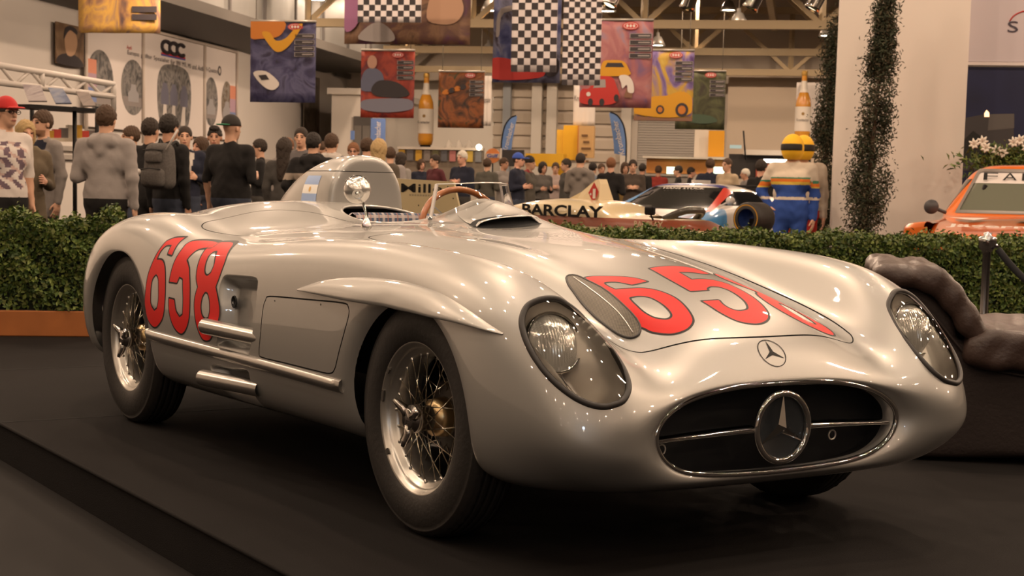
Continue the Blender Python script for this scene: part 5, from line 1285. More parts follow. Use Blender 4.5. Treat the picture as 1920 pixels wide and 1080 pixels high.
def hand(res):
    """relaxed right hand, wrist at the origin, fingers down -z, palm facing +x"""
    if res in HANDS: return HANDS[res]
    fing = [(-.030, .070, .0082), (-.010, .078, .0085), (.010, .074, .0082), (.028, .058, .0072)]
    def f(P):
        d = cone(P, (0, 0, .02), (0, 0, -.02), .024, .026); d = smin(d, ell(P, (0, 0, -.052), (.016, .040, .048)), .015)
        for y, L, r in fing:
            a = np.array([0, y, -.088]); b = a + np.array([.012, y * .1, -L * .5]); c = b + np.array([.022, 0, -L * .38])
            d = smin(d, np.minimum(cone(P, a, b, r * 1.08, r), cone(P, b, c, r, r * .8)), .004)
        a = np.array([.005, -.030, -.030]); b = np.array([.014, -.054, -.060]); c = np.array([.026, -.058, -.088])
        return smin(d, np.minimum(cone(P, a, b, .012, .0095), cone(P, b, c, .0095, .0078)), .006)
    HANDS[res] = surface_net(f, (-.035, -.075, -.19), (.075, .05, .05), res); return HANDS[res]
HAIRS = {}
def hair_mesh(style):
    if style in HAIRS: return HAIRS[style]
    def skull(P, g): return ell(P, (0, .016, .030), (.078 + g, .096 + g, .094 + g))
    def f(P):
        z, y = P[:, 2], P[:, 1]; ax = np.abs(P[:, 0]); n = .0045 * np.sin(P[:, 0] * 170 + 5 * np.sin(z * 40)) * np.sin(z * 120 + y * 90) + .003 * np.sin(y * 210 + z * 60)
        if style == 'short': return np.maximum(np.maximum(skull(P, .010) + n, -ell(P, (0, -.085, -.035), (.068, .085, .088))), -.055 - z + np.where(y < .0, .06, 0))
        if style == 'crop': return np.maximum(np.maximum(skull(P, .005) + n * .4, -ell(P, (0, -.080, -.045), (.070, .085, .098))), -.045 - z + np.where(y < .0, .05, 0))
        if style == 'quiff': return np.maximum(np.maximum(np.minimum(skull(P, .008), ell(P, (0, -.035, .100), (.062, .062, .040))) + n, -ell(P, (0, -.085, -.035), (.068, .085, .088))), -.045 - z + np.where(y < .0, .06, 0))
        if style == 'long': 
            d = smin(skull(P, .014), cone(P, (0, .050, 0), (0, .075, -.36), .088, .070), .04)
            return np.maximum(d + n, -ell(P, (0, -.09, -.055), (.064, .10, .115)))
        if style == 'bob':
            d = smin(skull(P, .016), ell(P, (0, .03, -.05), (.098, .085, .085)), .03); return np.maximum(d + n, -ell(P, (0, -.095, -.045), (.062, .09, .10)))
        if style == 'cap':
            d = np.maximum(skull(P, .012), .028 - z); br = np.maximum(ell(P, (0, -.125, .036), (.072, .085, .010)), .0 - (-.055 - y)); return np.minimum(d, br)
        if style == 'cap_back':
            d = np.maximum(skull(P, .012), .022 - z); return d
        if style == 'brim': return np.maximum(ell(P, (0, .135, .030), (.075, .080, .009)), .075 - y)
        if style == 'beanie': return np.maximum(ell(P, (0, .02, .045), (.090, .108, .105)) + n, .012 - z)
        if style == 'helmet':
            d = ell(P, (0, .005, -.005), (.122, .148, .150)); return np.maximum(d, -.125 - z)
        if style == 'visor': return np.maximum(np.maximum(ell(P, (0, -.002, -.005), (.125, .151, .152)), np.abs(z - .004) - .036), y + .045)
    big = style in ('long',)
    V, F = surface_net(f, (-.14, -.23, -.48 if big else -.17), (.14, .24, .17), .0085)
    HAIRS[style] = (V, F); return HAIRS[style]
SKIN = [mat('skin_fair', (.62, .36, .24), .5), mat('skin_tan', (.52, .28, .18), .5), mat('skin_rosy', (.66, .36, .25), .5)]
M_EYE = mat('eye_dark', (.05, .035, .03), .3); M_LIP = mat('lips', (.42, .16, .12), .5)
HAIRCOL = dict(black=(.018, .013, .010), brown=(.065, .035, .018), blond=(.42, .29, .13), white=(.62, .58, .50), ginger=(.20, .085, .035), dark=(.03, .02, .014), red=(.50, .02, .02), blue=(.03, .08, .40), green=(.03, .22, .10), yellow=(.85, .48, .02))
def cloth(col): return mat('cloth_%d_%d_%d' % tuple(int(c * 999) for c in col), col, .9, bump=(45, .18))
def person(px, ytop, d, label, top=(.05, .05, .05), legs=(.03, .03, .04), h=1.75, face=0., hair='short', hc='brown', sleeve='long', arms='down', skin=0, hood=None, inner=None, build=1., beard=False, glasses=False, name='person', matfn=None, extra=None, group=None, lean=0., floor=0., coat=.0):
    """face: heading in degrees, 0 looks at the camera, 90 looks to the photo's right, 180 away"""
    base = view(px, ytop, d); base[2] = FLOOR + floor
    s = h / 1.75; near = d < 20
    res = .016 if near else .022
    p_ = []                                           # (a, b, ra, rb, material, blend)
    b = build
    A = lambda *q: p_.append(q)
    for sg in (-1, 1):                                # legs
        hip, kn, an = (sg * .095, 0, .90), (sg * .105, -.015, .49), (sg * .11, .02, .09)
        A(hip, kn, .088 * b, .064, 2, .03); A(kn, an, .064, .048, 2, .03); A((sg * .11, .03, .045), (sg * .125, -.12, .035), .045, .038, 6, .02)
    A((0, .0, .93), (0, .0, 1.06), .125 * b, .118 * b, 1 if coat else 2, .05); A((-.07 * b, 0, .95), (.07 * b, 0, .95), .105 * b, .105 * b, 1 if coat else 2, .04)
    A((0, 0, 1.0), (0, -.004, 1.16), .125 * b, .125 * b, 1, .05); A((-.075 * b, 0, 1.03), (.075 * b, 0, 1.03), .098 * b, .098 * b, 1, .04)
    A((-.085 * b, -.008, 1.28), (.085 * b, -.008, 1.28), .115 * b, .115 * b, 1, .06); A((-.155 * b, .012, 1.415), (.155 * b, .012, 1.415), .062, .062, 1, .06); A((0, .012, 1.40), (0, .02, 1.47), .078, .062, 1, .05)
    A((0, .015, 1.45), (0, .006, 1.56), .055, .052, 0, .02)
    if coat: A((-.07 * b, 0, .80), (.07 * b, 0, .80), .125 * b, .125 * b, 1, .05)
    hands = []
    poses = {'down': ((.045, .03, -.275), (.0, -.05, -.25)), 'bent': ((.05, .02, -.27), (-.10, -.20, .03)), 'pocket': ((.09, .07, -.26), (-.06, -.07, -.20)), 'out': ((.06, .0, -.27), (.03, -.17, -.16)), 'up': ((.07, -.10, -.24), (-.08, -.14, .20)), 'cross': ((.04, -.02, -.27), (-.20, -.15, .06)), 'hip': ((.13, .04, -.24), (-.12, -.07, -.17))}
    ar = arms if isinstance(arms, tuple) else (arms, arms)
    for sg, ps in ((-1, ar[0]), (1, ar[1])):
        e1, e2 = poses[ps]; sh = np.array([sg * .185 * b, .012, 1.405]); el = sh + np.array([sg * e1[0], e1[1], e1[2]]); wr = el + np.array([sg * e2[0], e2[1], e2[2]])
        tk = .012 if sleeve == 'long' else .004
        A(sh, el, .056 + tk, .043 + tk, 1, .03)
        if sleeve == 'short':
            A(sh + (el - sh) * .7, el, .043, .040, 0, .02); A(el, wr, .041, .027, 0, .02)
        else: A(el, wr, .043 + tk, .032 + tk * .6, 1, .03)
        hands.append((sg, el, wr))
    if hood: A((-.09, .085, 1.44), (.09, .085, 1.44), .055, .055, 7, .03); A((0, .10, 1.36), (0, .09, 1.45), .06, .06, 7, .03); A((-.10, .02, 1.475), (.10, .02, 1.475), .045, .045, 7, .03)
    pr = [(np.array(a), np.array(c), ra, rb, m, k) for a, c, ra, rb, m, k in p_]
    def f(P):
        d_ = None
        for a, c, ra, rb, m, k in pr:
            q = cone(P, a, c, ra, rb); d_ = q if d_ is None else smin(d_, q, k)
        wr_ = .0035 * np.sin(P[:, 2] * 55 + 3 * np.sin(P[:, 0] * 21)) * np.sin(P[:, 0] * 30 + P[:, 1] * 26 + px)
        return d_ + wr_ * (P[:, 2] < 1.42)
    # flatten the trunk front to back a little
    V, F = surface_net(lambda P: f(P * np.array([1, 1.12, 1])), (-.62, -.42, -.02), (.62, .32, 1.60), res)
    C = V[F].mean(1) * np.array([1, 1.12, 1]); best = np.full(len(C), 1e9); m = np.zeros(len(C), int)
    for a, c, ra, rb, mi, k in pr:
        q = cone(C, a, c, ra, rb); w_ = q < best - (0.0 if mi != 0 else -.0); best = np.where(w_, q, best); m = np.where(w_, mi, m)
    m[(m == 1) & (C[:, 2] < (.74 if coat else .93)) & (np.abs(C[:, 0]) < .19)] = 2
    m[(m == 2) & (C[:, 2] > (.76 if coat else .95))] = 1
    if inner is not None: m[(m == 1) & (C[:, 1] < -.04) & (np.abs(C[:, 0]) < .028 + .085 * np.clip((C[:, 2] - 1.0) / .45, 0, 1)) & (C[:, 2] > .95)] = 8
    Vs, Fs, Ms = [V], [F], [m]; nb = len(V)
    hv, hf, hm = head(.0065 if near else .011, beard)
    Vs.append(hv * np.array([1, 1, 1.02]) + np.array([0, -.012, 1.632])); Fs.append(hf + nb); Ms.append(hm); nb += len(hv)
    hdv, hdf = hand(.0052 if near else .0085)
    for sg, el, wr in hands:
        dn = -(wr - el) / np.linalg.norm(wr - el); xa = np.array([-sg, 0, 0.]); xa = xa - dn * (xa @ dn); xa /= np.linalg.norm(xa); ya = np.cross(dn, xa)
        q = hdv.copy(); q[:, 1] *= 1 if sg < 0 else -1; ff = hdf if sg < 0 else hdf[:, ::-1]
        if sg > 0: ya = ya; 
        W_ = wr / np.array([1, 1.12, 1]) + q[:, [0]] * xa + q[:, [1]] * ya + q[:, [2]] * dn
        det = np.linalg.det(np.array([xa, ya, dn])) * (1 if sg < 0 else -1)
        Vs.append(W_); Fs.append((hdf if det > 0 else hdf[:, ::-1]) + nb); Ms.append(np.zeros(len(hdf), int)); nb += len(W_)
    V = np.concatenate(Vs) * s; F = np.concatenate(Fs); m = np.concatenate(Ms)
    sk = SKIN[skin]; shoe = mat('shoe_dark', (.02, .018, .016), .5)
    mats = [sk, cloth(top), cloth(legs), M_EYE, mat('hair_' + hc, HAIRCOL[hc], .7), M_LIP, shoe, cloth(hood if hood else top), cloth(inner if inner else top), mat('stubble', (.30, .16, .09), .7)]
    if matfn is not None: m, mats = matfn(V / s, F, m, mats)
    away = math.atan2(U[1], U[0]) - PI / 2            # local -y looks at the camera side when heading 0
    rz = away + math.radians(face)
    root = thing(name, label, 'person' if name == 'person' else name, base, rz, group)
    part('body', V, F, mats, root, fm=m)
    sc_ = s
    def add_hair(st, col, nm):
        v, ff = hair_mesh(st); part(nm, (v * np.array([1, 1, 1.02]) + np.array([0, -.012, 1.632])) * sc_, ff, mat('hair_' + col, HAIRCOL[col], .75), root)
    if hair == 'cap': add_hair('crop', 'dark', 'hair'); add_hair('cap', hc, 'cap')
    elif hair == 'cap_back': add_hair('cap_back', hc, 'cap'); add_hair('brim', 'green', 'cap_brim')
    elif hair == 'beanie': add_hair('beanie', hc, 'knit_cap')
    elif hair == 'helmet': add_hair('helmet', hc, 'helmet'); add_hair('visor', 'black', 'visor')
    elif hair: add_hair(hair, hc, 'hair')
    if glasses:
        mb = MB(); a_ = np.linspace(0, 2 * PI, 15)[:-1]
        for sg in (-1, 1): mb.tube([np.array([sg * .033 + .021 * math.cos(t), -.118, 1.634 + .016 * math.sin(t)]) * sc_ for t in a_], .0028, 5, closed=True)
        for sg in (-1, 1): mb.tube([np.array([sg * .054, -.115, 1.638]) * sc_, np.array([sg * .082, -.01, 1.636]) * sc_], .0025, 5)
        mb.tube([np.array([-.012, -.119, 1.636]) * sc_, np.array([.012, -.119, 1.636]) * sc_], .0025, 5); mb.build('glasses', M_INK, root)
    return root
BLK = (.012, .011, .011); NAVY = (.015, .018, .035); GREY = (.24, .215, .20); JEAN = (.05, .06, .09); OLV = (.13, .10, .065); DGR = (.06, .055, .05)
def tee_print(V, F, m, mats):
    C = V[F].mean(1); k = (m == 1) & (C[:, 1] < -.03) & (np.abs(C[:, 0]) < .13) & (C[:, 2] > 1.02) & (C[:, 2] < 1.40)
    w_ = np.sin(C[:, 0] * 48 + 2 * np.sin(C[:, 2] * 30)) * np.cos(C[:, 2] * 36 + 3 * C[:, 0]) > .12
    m = m.copy(); m[k & w_] = len(mats); k2 = k & ~w_ & (np.sin(C[:, 2] * 60 + C[:, 0] * 33) > .55); m[k2] = len(mats) + 1
    return m, mats + [cloth((.16, .11, .14)), cloth((.55, .40, .36))]
# ---- the near group at the left edge
person(12, 178, 12.2, 'man in red cap and white printed T-shirt at the left edge', (.66, .60, .56), BLK, 1.78, 62, 'cap', 'red', 'short', ('down', 'down'), 0, glasses=True, matfn=tee_print)
person(48, 226, 13.6, 'blond person in olive parka with thick scarf behind the red cap', OLV, JEAN, 1.64, 45, 'bob', 'blond', 'long', ('out', 'bent'), 2, hood=(.16, .13, .08), coat=1., build=1.05)
person(80, 199, 14.6, 'bearded man in grey cardigan over navy shirt beside the white truss', GREY, DGR, 1.78, -25, 'short', 'brown', 'long', 'down', 0, inner=NAVY, beard=True, coat=1.)
person(199, 196, 13.2, 'broad man in pale grey hooded sweatshirt seen from behind', (.33, .30, .285), BLK, 1.77, 178, 'short', 'brown', 'long', ('down', 'bent'), 0, hood=(.33, .30, .285), build=1.18)
person(246, 233, 17.4, 'man with brown hair looking down between grey hoodie and black jacket', DGR, JEAN, 1.74, -60, 'short', 'brown', 'long', 'bent', 0)
person(282, 217, 15.8, 'dark haired man in black jacket left of the backpack wearer', BLK, BLK, 1.77, 165, 'short', 'dark', 'long', 'bent', 0)
person(317, 212, 14.6, 'dark haired man in black shirt carrying a grey backpack', BLK, JEAN, 1.76, 160, 'short', 'black', 'long', ('down', 'down'), 1)
person(347, 233, 17.6, 'young man with cropped hair facing us in a pale open shirt', NAVY, JEAN, 1.76, 20, 'crop', 'dark', 'long', 'bent', 0, inner=(.55, .50, .45))
person(377, 254, 18.6, 'short woman with parted brown hair left of the black cap', DGR, BLK, 1.66, -30, 'bob', 'brown', 'long', 'bent', 2)
person(403, 238, 18.2, 'dark haired man peering over beside the black cap', BLK, JEAN, 1.78, 15, 'quiff', 'black', 'long', 'pocket', 1)
person(434, 216, 15.2, 'big man in black T-shirt with backwards black cap, seen from behind', BLK, JEAN, 1.79, 160, 'cap_back', 'black', 'short', ('bent', 'down'), 0, build=1.28)
person(487, 263, 21., 'man with glasses in black jacket looking left', BLK, DGR, 1.72, -70, 'short', 'dark', 'long', 'bent', 0, glasses=True)
person(534, 259, 18.2, 'woman with long dark hair seen from behind', DGR, BLK, 1.66, 175, 'long', 'dark', 'long', 'down', 0)
person(565, 240, 19., 'tall man with cropped hair in grey shirt facing us', (.13, .12, .12), JEAN, 1.82, 5, 'crop', 'dark', 'long', 'bent', 0)
person(588, 252, 17.4, 'person in black padded jacket with pale stripe, back turned', BLK, BLK, 1.70, 170, 'short', 'black', 'long', 'pocket', 0, hood=BLK, build=1.25, matfn=lambda V, F, m, mats: (np.where((m == 1) & (np.abs(V[F].mean(1)[:, 2] - 1.245) < .035), len(mats), m), mats + [cloth((.36, .30, .24))]))
person(622, 248, 19.4, 'dark haired man in navy jacket with white collar, back turned', NAVY, JEAN, 1.76, 172, 'short', 'brown', 'long', 'bent', 0, hood=(.5, .46, .42))
person(607, 252, 22.6, 'brown haired man half hidden between padded jacket and white collar', DGR, JEAN, 1.74, 60, 'short', 'brown', 'long', 'down', 0)
person(540, 249, 23., 'person with brown hair behind the long haired woman', GREY, JEAN, 1.80, 0, 'short', 'ginger', 'long', 'down', 2)
person(663, 263, 22., 'ginger haired man facing us above the silver headrest', DGR, JEAN, 1.72, 10, 'short', 'ginger', 'long', 'bent', 2, glasses=True)
person(689, 256, 20.6, 'dark haired man seen from behind left of the blonde woman', BLK, JEAN, 1.75, 160, 'short', 'brown', 'long', 'bent', 0)
person(711, 264, 17., 'woman with long blonde hair seen from behind the headrest', (.10, .08, .06), BLK, 1.63, 185, 'long', 'blond', 'long', 'down', 2)
person(732, 281, 25., 'man in checked grey shirt right of the blonde woman', (.30, .27, .26), JEAN, 1.74, 200, 'short', 'brown', 'long', 'bent', 0)
person(752, 288, 27., 'dark haired person in pale grey jacket near the bookstall', (.26, .24, .22), DGR, 1.70, 150, 'bob', 'dark', 'long', 'down', 0)
# ---- farther people between the bookstall and the racing cars
FAR = [
 (816, 291, 30, 'man in maroon sweater in front of the bookstall', (.09, .02, .025), JEAN, -40, 'short', 'dark'),
 (867, 284, 27.5, 'white haired man in navy jacket at the bookstall', NAVY, DGR, -25, 'short', 'white'),
 (914, 298, 32, 'man in grey green jacket with his back turned under the orange sign', (.09, .085, .07), JEAN, 170, 'short', 'brown'),
 (945, 297, 33, 'person in pale grey coat left of the blue cap', (.28, .25, .23), JEAN, 60, 'short', 'brown'),
 (972, 288, 27, 'man in blue cap and dark navy jacket behind the windscreen', NAVY, JEAN, 75, 'cap', 'blue'),
 (993, 295, 28, 'man in black knit cap and olive jacket with red hood', (.085, .075, .06), DGR, 80, 'beanie', 'black'),
 (1018, 305, 33, 'dark haired woman raising a camera', (.10, .09, .08), BLK, 40, 'bob', 'black'),
 (1042, 306, 34, 'man in pale pink shirt facing us', (.45, .36, .33), JEAN, 5, 'short', 'brown'),
 (1062, 299, 31, 'man in dark grey coat looking left, right of the pink shirt', DGR, JEAN, -60, 'short', 'dark'),
 (1089, 288, 26, 'man in grey hooded top seen from behind above the cream car', (.19, .165, .145), JEAN, 170, 'crop', 'dark'),
 (1112, 306, 34, 'person in pale blue jacket behind the cream fin', (.22, .26, .32), JEAN, 150, 'short', 'black'),
 (1146, 297, 28, 'fair haired man in black jacket, back turned beside the fin', BLK, JEAN, 178, 'short', 'ginger'),
 (1187, 301, 31, 'dark haired man in brown jacket facing us left of the white car', (.06, .045, .035), JEAN, 10, 'short', 'dark'),
 (1172, 306, 35, 'person in ochre coat behind the man in brown', (.25, .16, .05), JEAN, 20, 'bob', 'brown'),
 (1205, 308, 38, 'person in dark coat far behind the white car roof', BLK, JEAN, 160, 'short', 'black'),
 (1272, 312, 38, 'dark haired person bending near the green-lit counter', BLK, JEAN, -80, 'short', 'black'),
 (1296, 315, 40, 'person in black at the counter right of the bending one', BLK, JEAN, 100, 'short', 'dark'),
 (1332, 299, 31, 'man in dark jacket looking away over the white car', NAVY, JEAN, 175, 'short', 'brown'),
 (1364, 298, 29, 'man in long beige coat walking left behind the white car', (.42, .33, .22), JEAN, -40, 'crop', 'brown'),
 (1398, 318, 36, 'grey haired man with a glass right of the beige coat', (.18, .16, .15), JEAN, -70, 'short', 'white'),
 (1428, 302, 24, 'man in black T-shirt left of the blue racing suit', BLK, JEAN, 150, 'short', 'dark'),
 (790, 300, 36, 'person in dark blue coat beside the maroon sweater', NAVY, JEAN, 40, 'bob', 'brown'),
 (838, 306, 40, 'person in beige jacket browsing the bookstall', (.30, .24, .18), JEAN, 170, 'short', 'dark'),
 (1128, 308, 37, 'person in grey behind the fin of the cream car', GREY, JEAN, 30, 'short', 'brown'),
 (1235, 312, 40, 'person in red jacket far behind the white car', (.30, .04, .03), JEAN, 170, 'short', 'brown'),
]
for px, yt, d, lb, tp, lg, fc, hs, hcol in FAR:
    hor = 330 + px * .0238
    hh = 1.14 + (hor - yt) * d * 1.0 / 2958 * math.hypot(1, (px - 1490) / 2958) * .985
    person(px, yt, d, lb, tp, lg, float(np.clip(hh, 1.55, 1.9)), fc, hs, hcol, 'short' if 'T-shirt' in lb else 'long', random.choice(['bent', 'down', 'pocket', 'cross']), random.randrange(3), coat=1. if 'coat' in lb else 0., hood=(.25, .03, .03) if 'red hood' in lb else ((.19, .165, .145) if 'hooded' in lb else None), group=None)
# ---- the grey backpack, paper roll and plastic tube carried in the crowd
bp = view(300, 300, 14.24)
t = thing('backpack', 'grey school backpack hanging on the man in black', 'backpack', bp - np.array([0, 0, .06]), math.atan2(U[1], U[0]) - PI / 2 + math.radians(-18))
def rbox(lo, hi, r, n=5):
    lo, hi = np.array(lo), np.array(hi); c = (lo + hi) / 2; e = (hi - lo) / 2 - r
    f = lambda P: np.linalg.norm(np.maximum(np.abs(P - c) - e, 0), axis=1) - r
    return surface_net(f, lo - .02, hi + .02, .014)
M_BP = mat('backpack_grey', (.105, .095, .088), .85, noise=(60, .5), bump=(80, .4)); M_BPD = mat('backpack_dark', (.03, .028, .027), .8)
v, f = rbox((-.16, -.09, -.22), (.16, .09, .22), .075); v[:, 0] *= 1 - .18 * np.clip(v[:, 2] / .22, 0, 1); part('main_bag', v, f, M_BP, t)
v, f = rbox((-.135, -.15, -.20), (.135, -.05, -.02), .05); part('front_pocket', v, f, M_BP, t)
v, f = rbox((-.10, -.125, .03), (.10, -.06, .14), .03); part('upper_pocket', v, f, M_BP, t)
for z in (-.03, .15): 
    mb = MB(); mb.tube([(-.12, -.135 if z < 0 else -.10, z), (0, -.155 if z < 0 else -.115, z + .01), (.12, -.135 if z < 0 else -.10, z)], .007, 6); mb.build('zip', M_BPD, t)
for sg in (-1, 1):
    mb = MB(); mb.tube(crom([(sg * .08, .05, .19), (sg * .09, .12, .235), (sg * .10, .15, .20)], 4, False), .018, 6); mb.build('shoulder_strap', M_BPD, t)
mb = MB(); mb.tube(crom([(-.03, .02, .21), (0, 0, .26), (.03, .02, .21)], 4, False), .008, 6); mb.build('carry_loop', M_BPD, t)
mb = MB(); a, b = view(312, 281, 14.12), view(333, 243, 14.12); mb.tube([a, (a + b) / 2, b], .011, 8); tag(mb.build('poster_tube', mat('tube_white', (.60, .56, .52), .5)), 'thin pale tube sticking up out of the grey backpack', 'tube')
mb = MB(); a, b = view(240, 314, 14.0), view(259, 323, 13.95); mb.tube([a, (a + b) / 2, b], .034, 12); tag(mb.build('paper_roll', mat('paper_white', (.62, .58, .54), .7)), 'rolled white paper held beside the grey backpack', 'paper')
# ================================================================== plants
def leaf_cloud(pts, nrm, size, aspect, name, mats, parent, jitter=.9, kind='stuff'):
    """many small folded leaves at pts, roughly facing nrm"""
    n = len(pts); a = nrm + jitter * RNG.normal(size=(n, 3)); a /= np.linalg.norm(a, axis=1, keepdims=True)
    t = RNG.normal(size=(n, 3)); t -= a * (t * a).sum(1, keepdims=True); t /= np.linalg.norm(t, axis=1, keepdims=True); b = np.cross(a, t)
    s = size * RNG.uniform(.6, 1.35, (n, 1)); L = t * s; W_ = b * s * aspect; fold = a * s * .18
    V = np.stack([pts - L * .5, pts + W_ * .5 + fold, pts + L * .5, pts - W_ * .5 + fold], 1).reshape(-1, 3)
    i = np.arange(n)[:, None] * 4; F = np.concatenate([i + np.array([[0, 1, 2]]), i + np.array([[0, 2, 3]])])
    fm = np.tile(RNG.integers(0, len(mats), n), 2)
    o = part(name, V, F, mats, parent, smooth=False, fm=fm); return tag(o, kind=kind)
GREENS = [mat('leaf_green', (.090, .150, .028), .5), mat('leaf_dark', (.040, .075, .016), .55), mat('leaf_light', (.17, .225, .045), .5), mat('leaf_olive', (.115, .135, .03), .55)]
def hedge_run(name, label, a, b, dep, z0, z1, n, wob=.03):
    """clipped hedge between plan points a and b (near edge), dep deep away from us"""
    a, b = np.array(a[:2]), np.array(b[:2]); e = b - a; L = np.linalg.norm(e); e /= L; w_ = np.array([-e[1], e[0]]); w_ *= np.sign(w_ @ U[:2])
    t = thing(name, label, 'hedge', (*((a + b) / 2), z0), 0)
    s = RNG.uniform(0, L, n); q = RNG.uniform(0, 1, n); k = RNG.choice(3, n, p=[.46, .44, .10])
    u = np.where(k == 0, np.abs(RNG.normal(0, .02, n)), RNG.uniform(0, dep, n)); u = np.where(k == 2, dep - np.abs(RNG.normal(0, .02, n)), u)
    bump = wob * (np.sin(s * 9) + np.sin(s * 23 + 1) * .7 + np.sin(s * 51 + 2) * .5)
    z = np.where(k == 1, z1 + bump + RNG.normal(0, .022, n), z0 + (z1 - z0) * q ** .8 + 0 * s)
    u = u + wob * .8 * np.sin(s * 13 + z * 17) * (k == 0)
    P = np.concatenate([(a + s[:, None] * e + u[:, None] * w_), z[:, None]], 1)
    N = np.where((k == 0)[:, None], np.r_[-w_, .35], np.where((k == 1)[:, None], np.array([0, 0, 1.]), np.r_[w_, .3]))
    leaf_cloud(P - np.array(t.location), N, .036, .55, 'foliage', GREENS, t)
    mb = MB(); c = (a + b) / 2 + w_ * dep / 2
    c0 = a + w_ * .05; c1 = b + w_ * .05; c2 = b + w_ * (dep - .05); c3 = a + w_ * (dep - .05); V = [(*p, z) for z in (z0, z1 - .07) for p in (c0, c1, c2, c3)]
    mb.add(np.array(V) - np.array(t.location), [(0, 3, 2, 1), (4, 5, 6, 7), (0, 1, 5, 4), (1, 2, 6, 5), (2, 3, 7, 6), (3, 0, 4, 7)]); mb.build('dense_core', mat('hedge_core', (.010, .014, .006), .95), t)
    return t, e, w_
gl0, gl1 = ground_at(-60, 629), ground_at(163, 631)
dirh = (gl1 - gl0)[:2]; 
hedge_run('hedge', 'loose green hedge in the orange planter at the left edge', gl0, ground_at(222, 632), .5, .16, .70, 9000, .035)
t = thing('planter', 'low orange brown wooden planter under the left hedge', 'planter', gl0, math.atan2(dirh[1], dirh[0])); Lp = np.linalg.norm(dirh) * 1.28
M_PLANT = mat('orange_wood', (.36, .12, .03), .45, noise=(6, .25))
mb = MB(); mb.box((-.05, -.03, 0), (Lp, .0, .16), bev=.006); mb.build('front_board', M_PLANT, t); mb = MB(); mb.box((-.05, .50, 0), (Lp, .53, .16), bev=.006); mb.build('rear_board', M_PLANT, t)
mb = MB(); mb.box((Lp - .03, 0, 0), (Lp, .5, .16), bev=.006); mb.build('end_board', M_PLANT, t); mb = MB(); mb.box((-.05, 0, .0), (Lp, .5, .13)); mb.build('soil', mat('soil', (.02, .014, .010), .95), t)
gr0, gr1 = ground_at(985, 660), ground_at(1990, 612)
gr0 = view(1000, 560, 11.2); gr1 = view(2010, 560, 11.9)
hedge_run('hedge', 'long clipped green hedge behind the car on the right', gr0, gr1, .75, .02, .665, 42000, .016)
def cypress(px, py0, py1, d, rmax, label, n, tilt=0., gaps=1.):
    a = view(px, py1, d); b = view(px + tilt, py0, d); t = thing('cypress', label, 'tree', (a[0], a[1], max(FLOOR, a[2] - 1.2)), 0); b0 = np.array(t.location)
    hgt = b[2] - b0[2]; ax = (b - b0)
    mb = MB(); mb.tube([b0 * 0, ax * .4, ax * .75, ax * .98], [.035, .026, .015, .004], 8); mb.build('trunk', mat('bark', (.06, .035, .02), .9), t)
    tuf = 150; P = []; N = []
    for k in range(tuf):
        h = RNG.uniform(.20, 1.0); r = rmax * (1 - h) ** .45 * (1.05 if h > .3 else .8) * RNG.uniform(.25, 1.0); th = RNG.uniform(0, 2 * PI)
        c = ax * h + np.array([math.cos(th) * r, math.sin(th) * r, RNG.uniform(-.05, .10)]); m_ = n // tuf
        q = RNG.normal(size=(m_, 3)) * np.array([.042, .042, .095]); P.append(c + q); N.append(np.tile([math.cos(th), math.sin(th), .6], (m_, 1)))
    leaf_cloud(np.concatenate(P), np.concatenate(N), .045, .30, 'foliage', [mat('cypress_green', (.040, .050, .022), .7), mat('cypress_dark', (.022, .030, .014), .75), mat('cypress_brown', (.075, .058, .030), .7)], t, 1.1)
    mb = MB(); mb.lathe([(0, 0), (.13, 0), (.17, .26), (.18, .28), (.155, .28), (.15, .22), (0, .22)], 24); mb.build('pot', mat('grey_pot', (.14, .13, .12), .7), t)
    return t
# ---- white block on the right with its two cypresses
p0, p1 = rh(view(1563, 300, 17.8)), rh(view(1806, 300, 17.8))
mb = MB(); hbox(mb, 17.8, 18.5, p0[1], p1[1], 0, 6.4); tag(mb.build('wall_block', mat('white_block', (.60, .55, .50), .8, noise=(.8, .03))), kind='structure')
cypress(1612, -10, 440, 16.7, .25, 'tall thin cypress in front of the white wall block', 15000, 52)
cypress(1540, 56, 440, 19.4, .22, 'smaller dark cypress left of the white wall block', 12000, 22)
# ---- right-hand stand: lilac sign board over a night-blue picture, flowers
a, b = rh(view(1808, 60, 18.6)), rh(view(2000, 118, 18.6))
t = thing('sign_board', 'pale lilac sign board with dark capitals and a red arc at the top right', 'sign', H(18.6, a[1], b[2]), YAW_H); w_ = 2.9
mb = MB(); mb.box((0, 0, 0), (w_, .12, 2.2), bev=.01); mb.build('board', mat('lilac_board', (.52, .47, .50), .6), t)
def q_(px, py, d=18.59): p = rh(view(px, py, d)); return (p[1] - a[1], -.004, p[2] - b[2])
x0 = q_(1882, 50); x1 = q_(1899, 50); hs = q_(1882, 39)[2] - q_(1882, 60)[2]
for i, ch in enumerate('SI'): lettering('letter', ch, .3, mat('sign_ink', (.05, .04, .06), .5), t, (x0[0] + .10 + i * .25, -.004, x0[2]), (1, 0, 0), (0, 0, 1), width=.115 if ch != 'I' else .025, height=hs)
mb = MB(); mb.tube(crom([q_(1893, 40), q_(1903, 28), q_(1925, 20), q_(1960, 22), q_(1990, 36)], 5, False), [.004] + [.008] * 19 + [.004], 6); mb.build('red_arc', PR_RED, t)
mb = MB(); mb.box((-.03, -.02, -.035), (w_, .1, 0)); mb.build('lower_rail', mat('rail_white', (.66, .60, .58), .5), t)
b2 = rh(view(1900, 330, 18.6)); t = thing('night_picture', 'dark blue night picture of a house with lit window under the sign board', 'picture', H(18.62, a[1] - .03, b2[2] - .3), YAW_H); hh = b[2] - b2[2] + .25
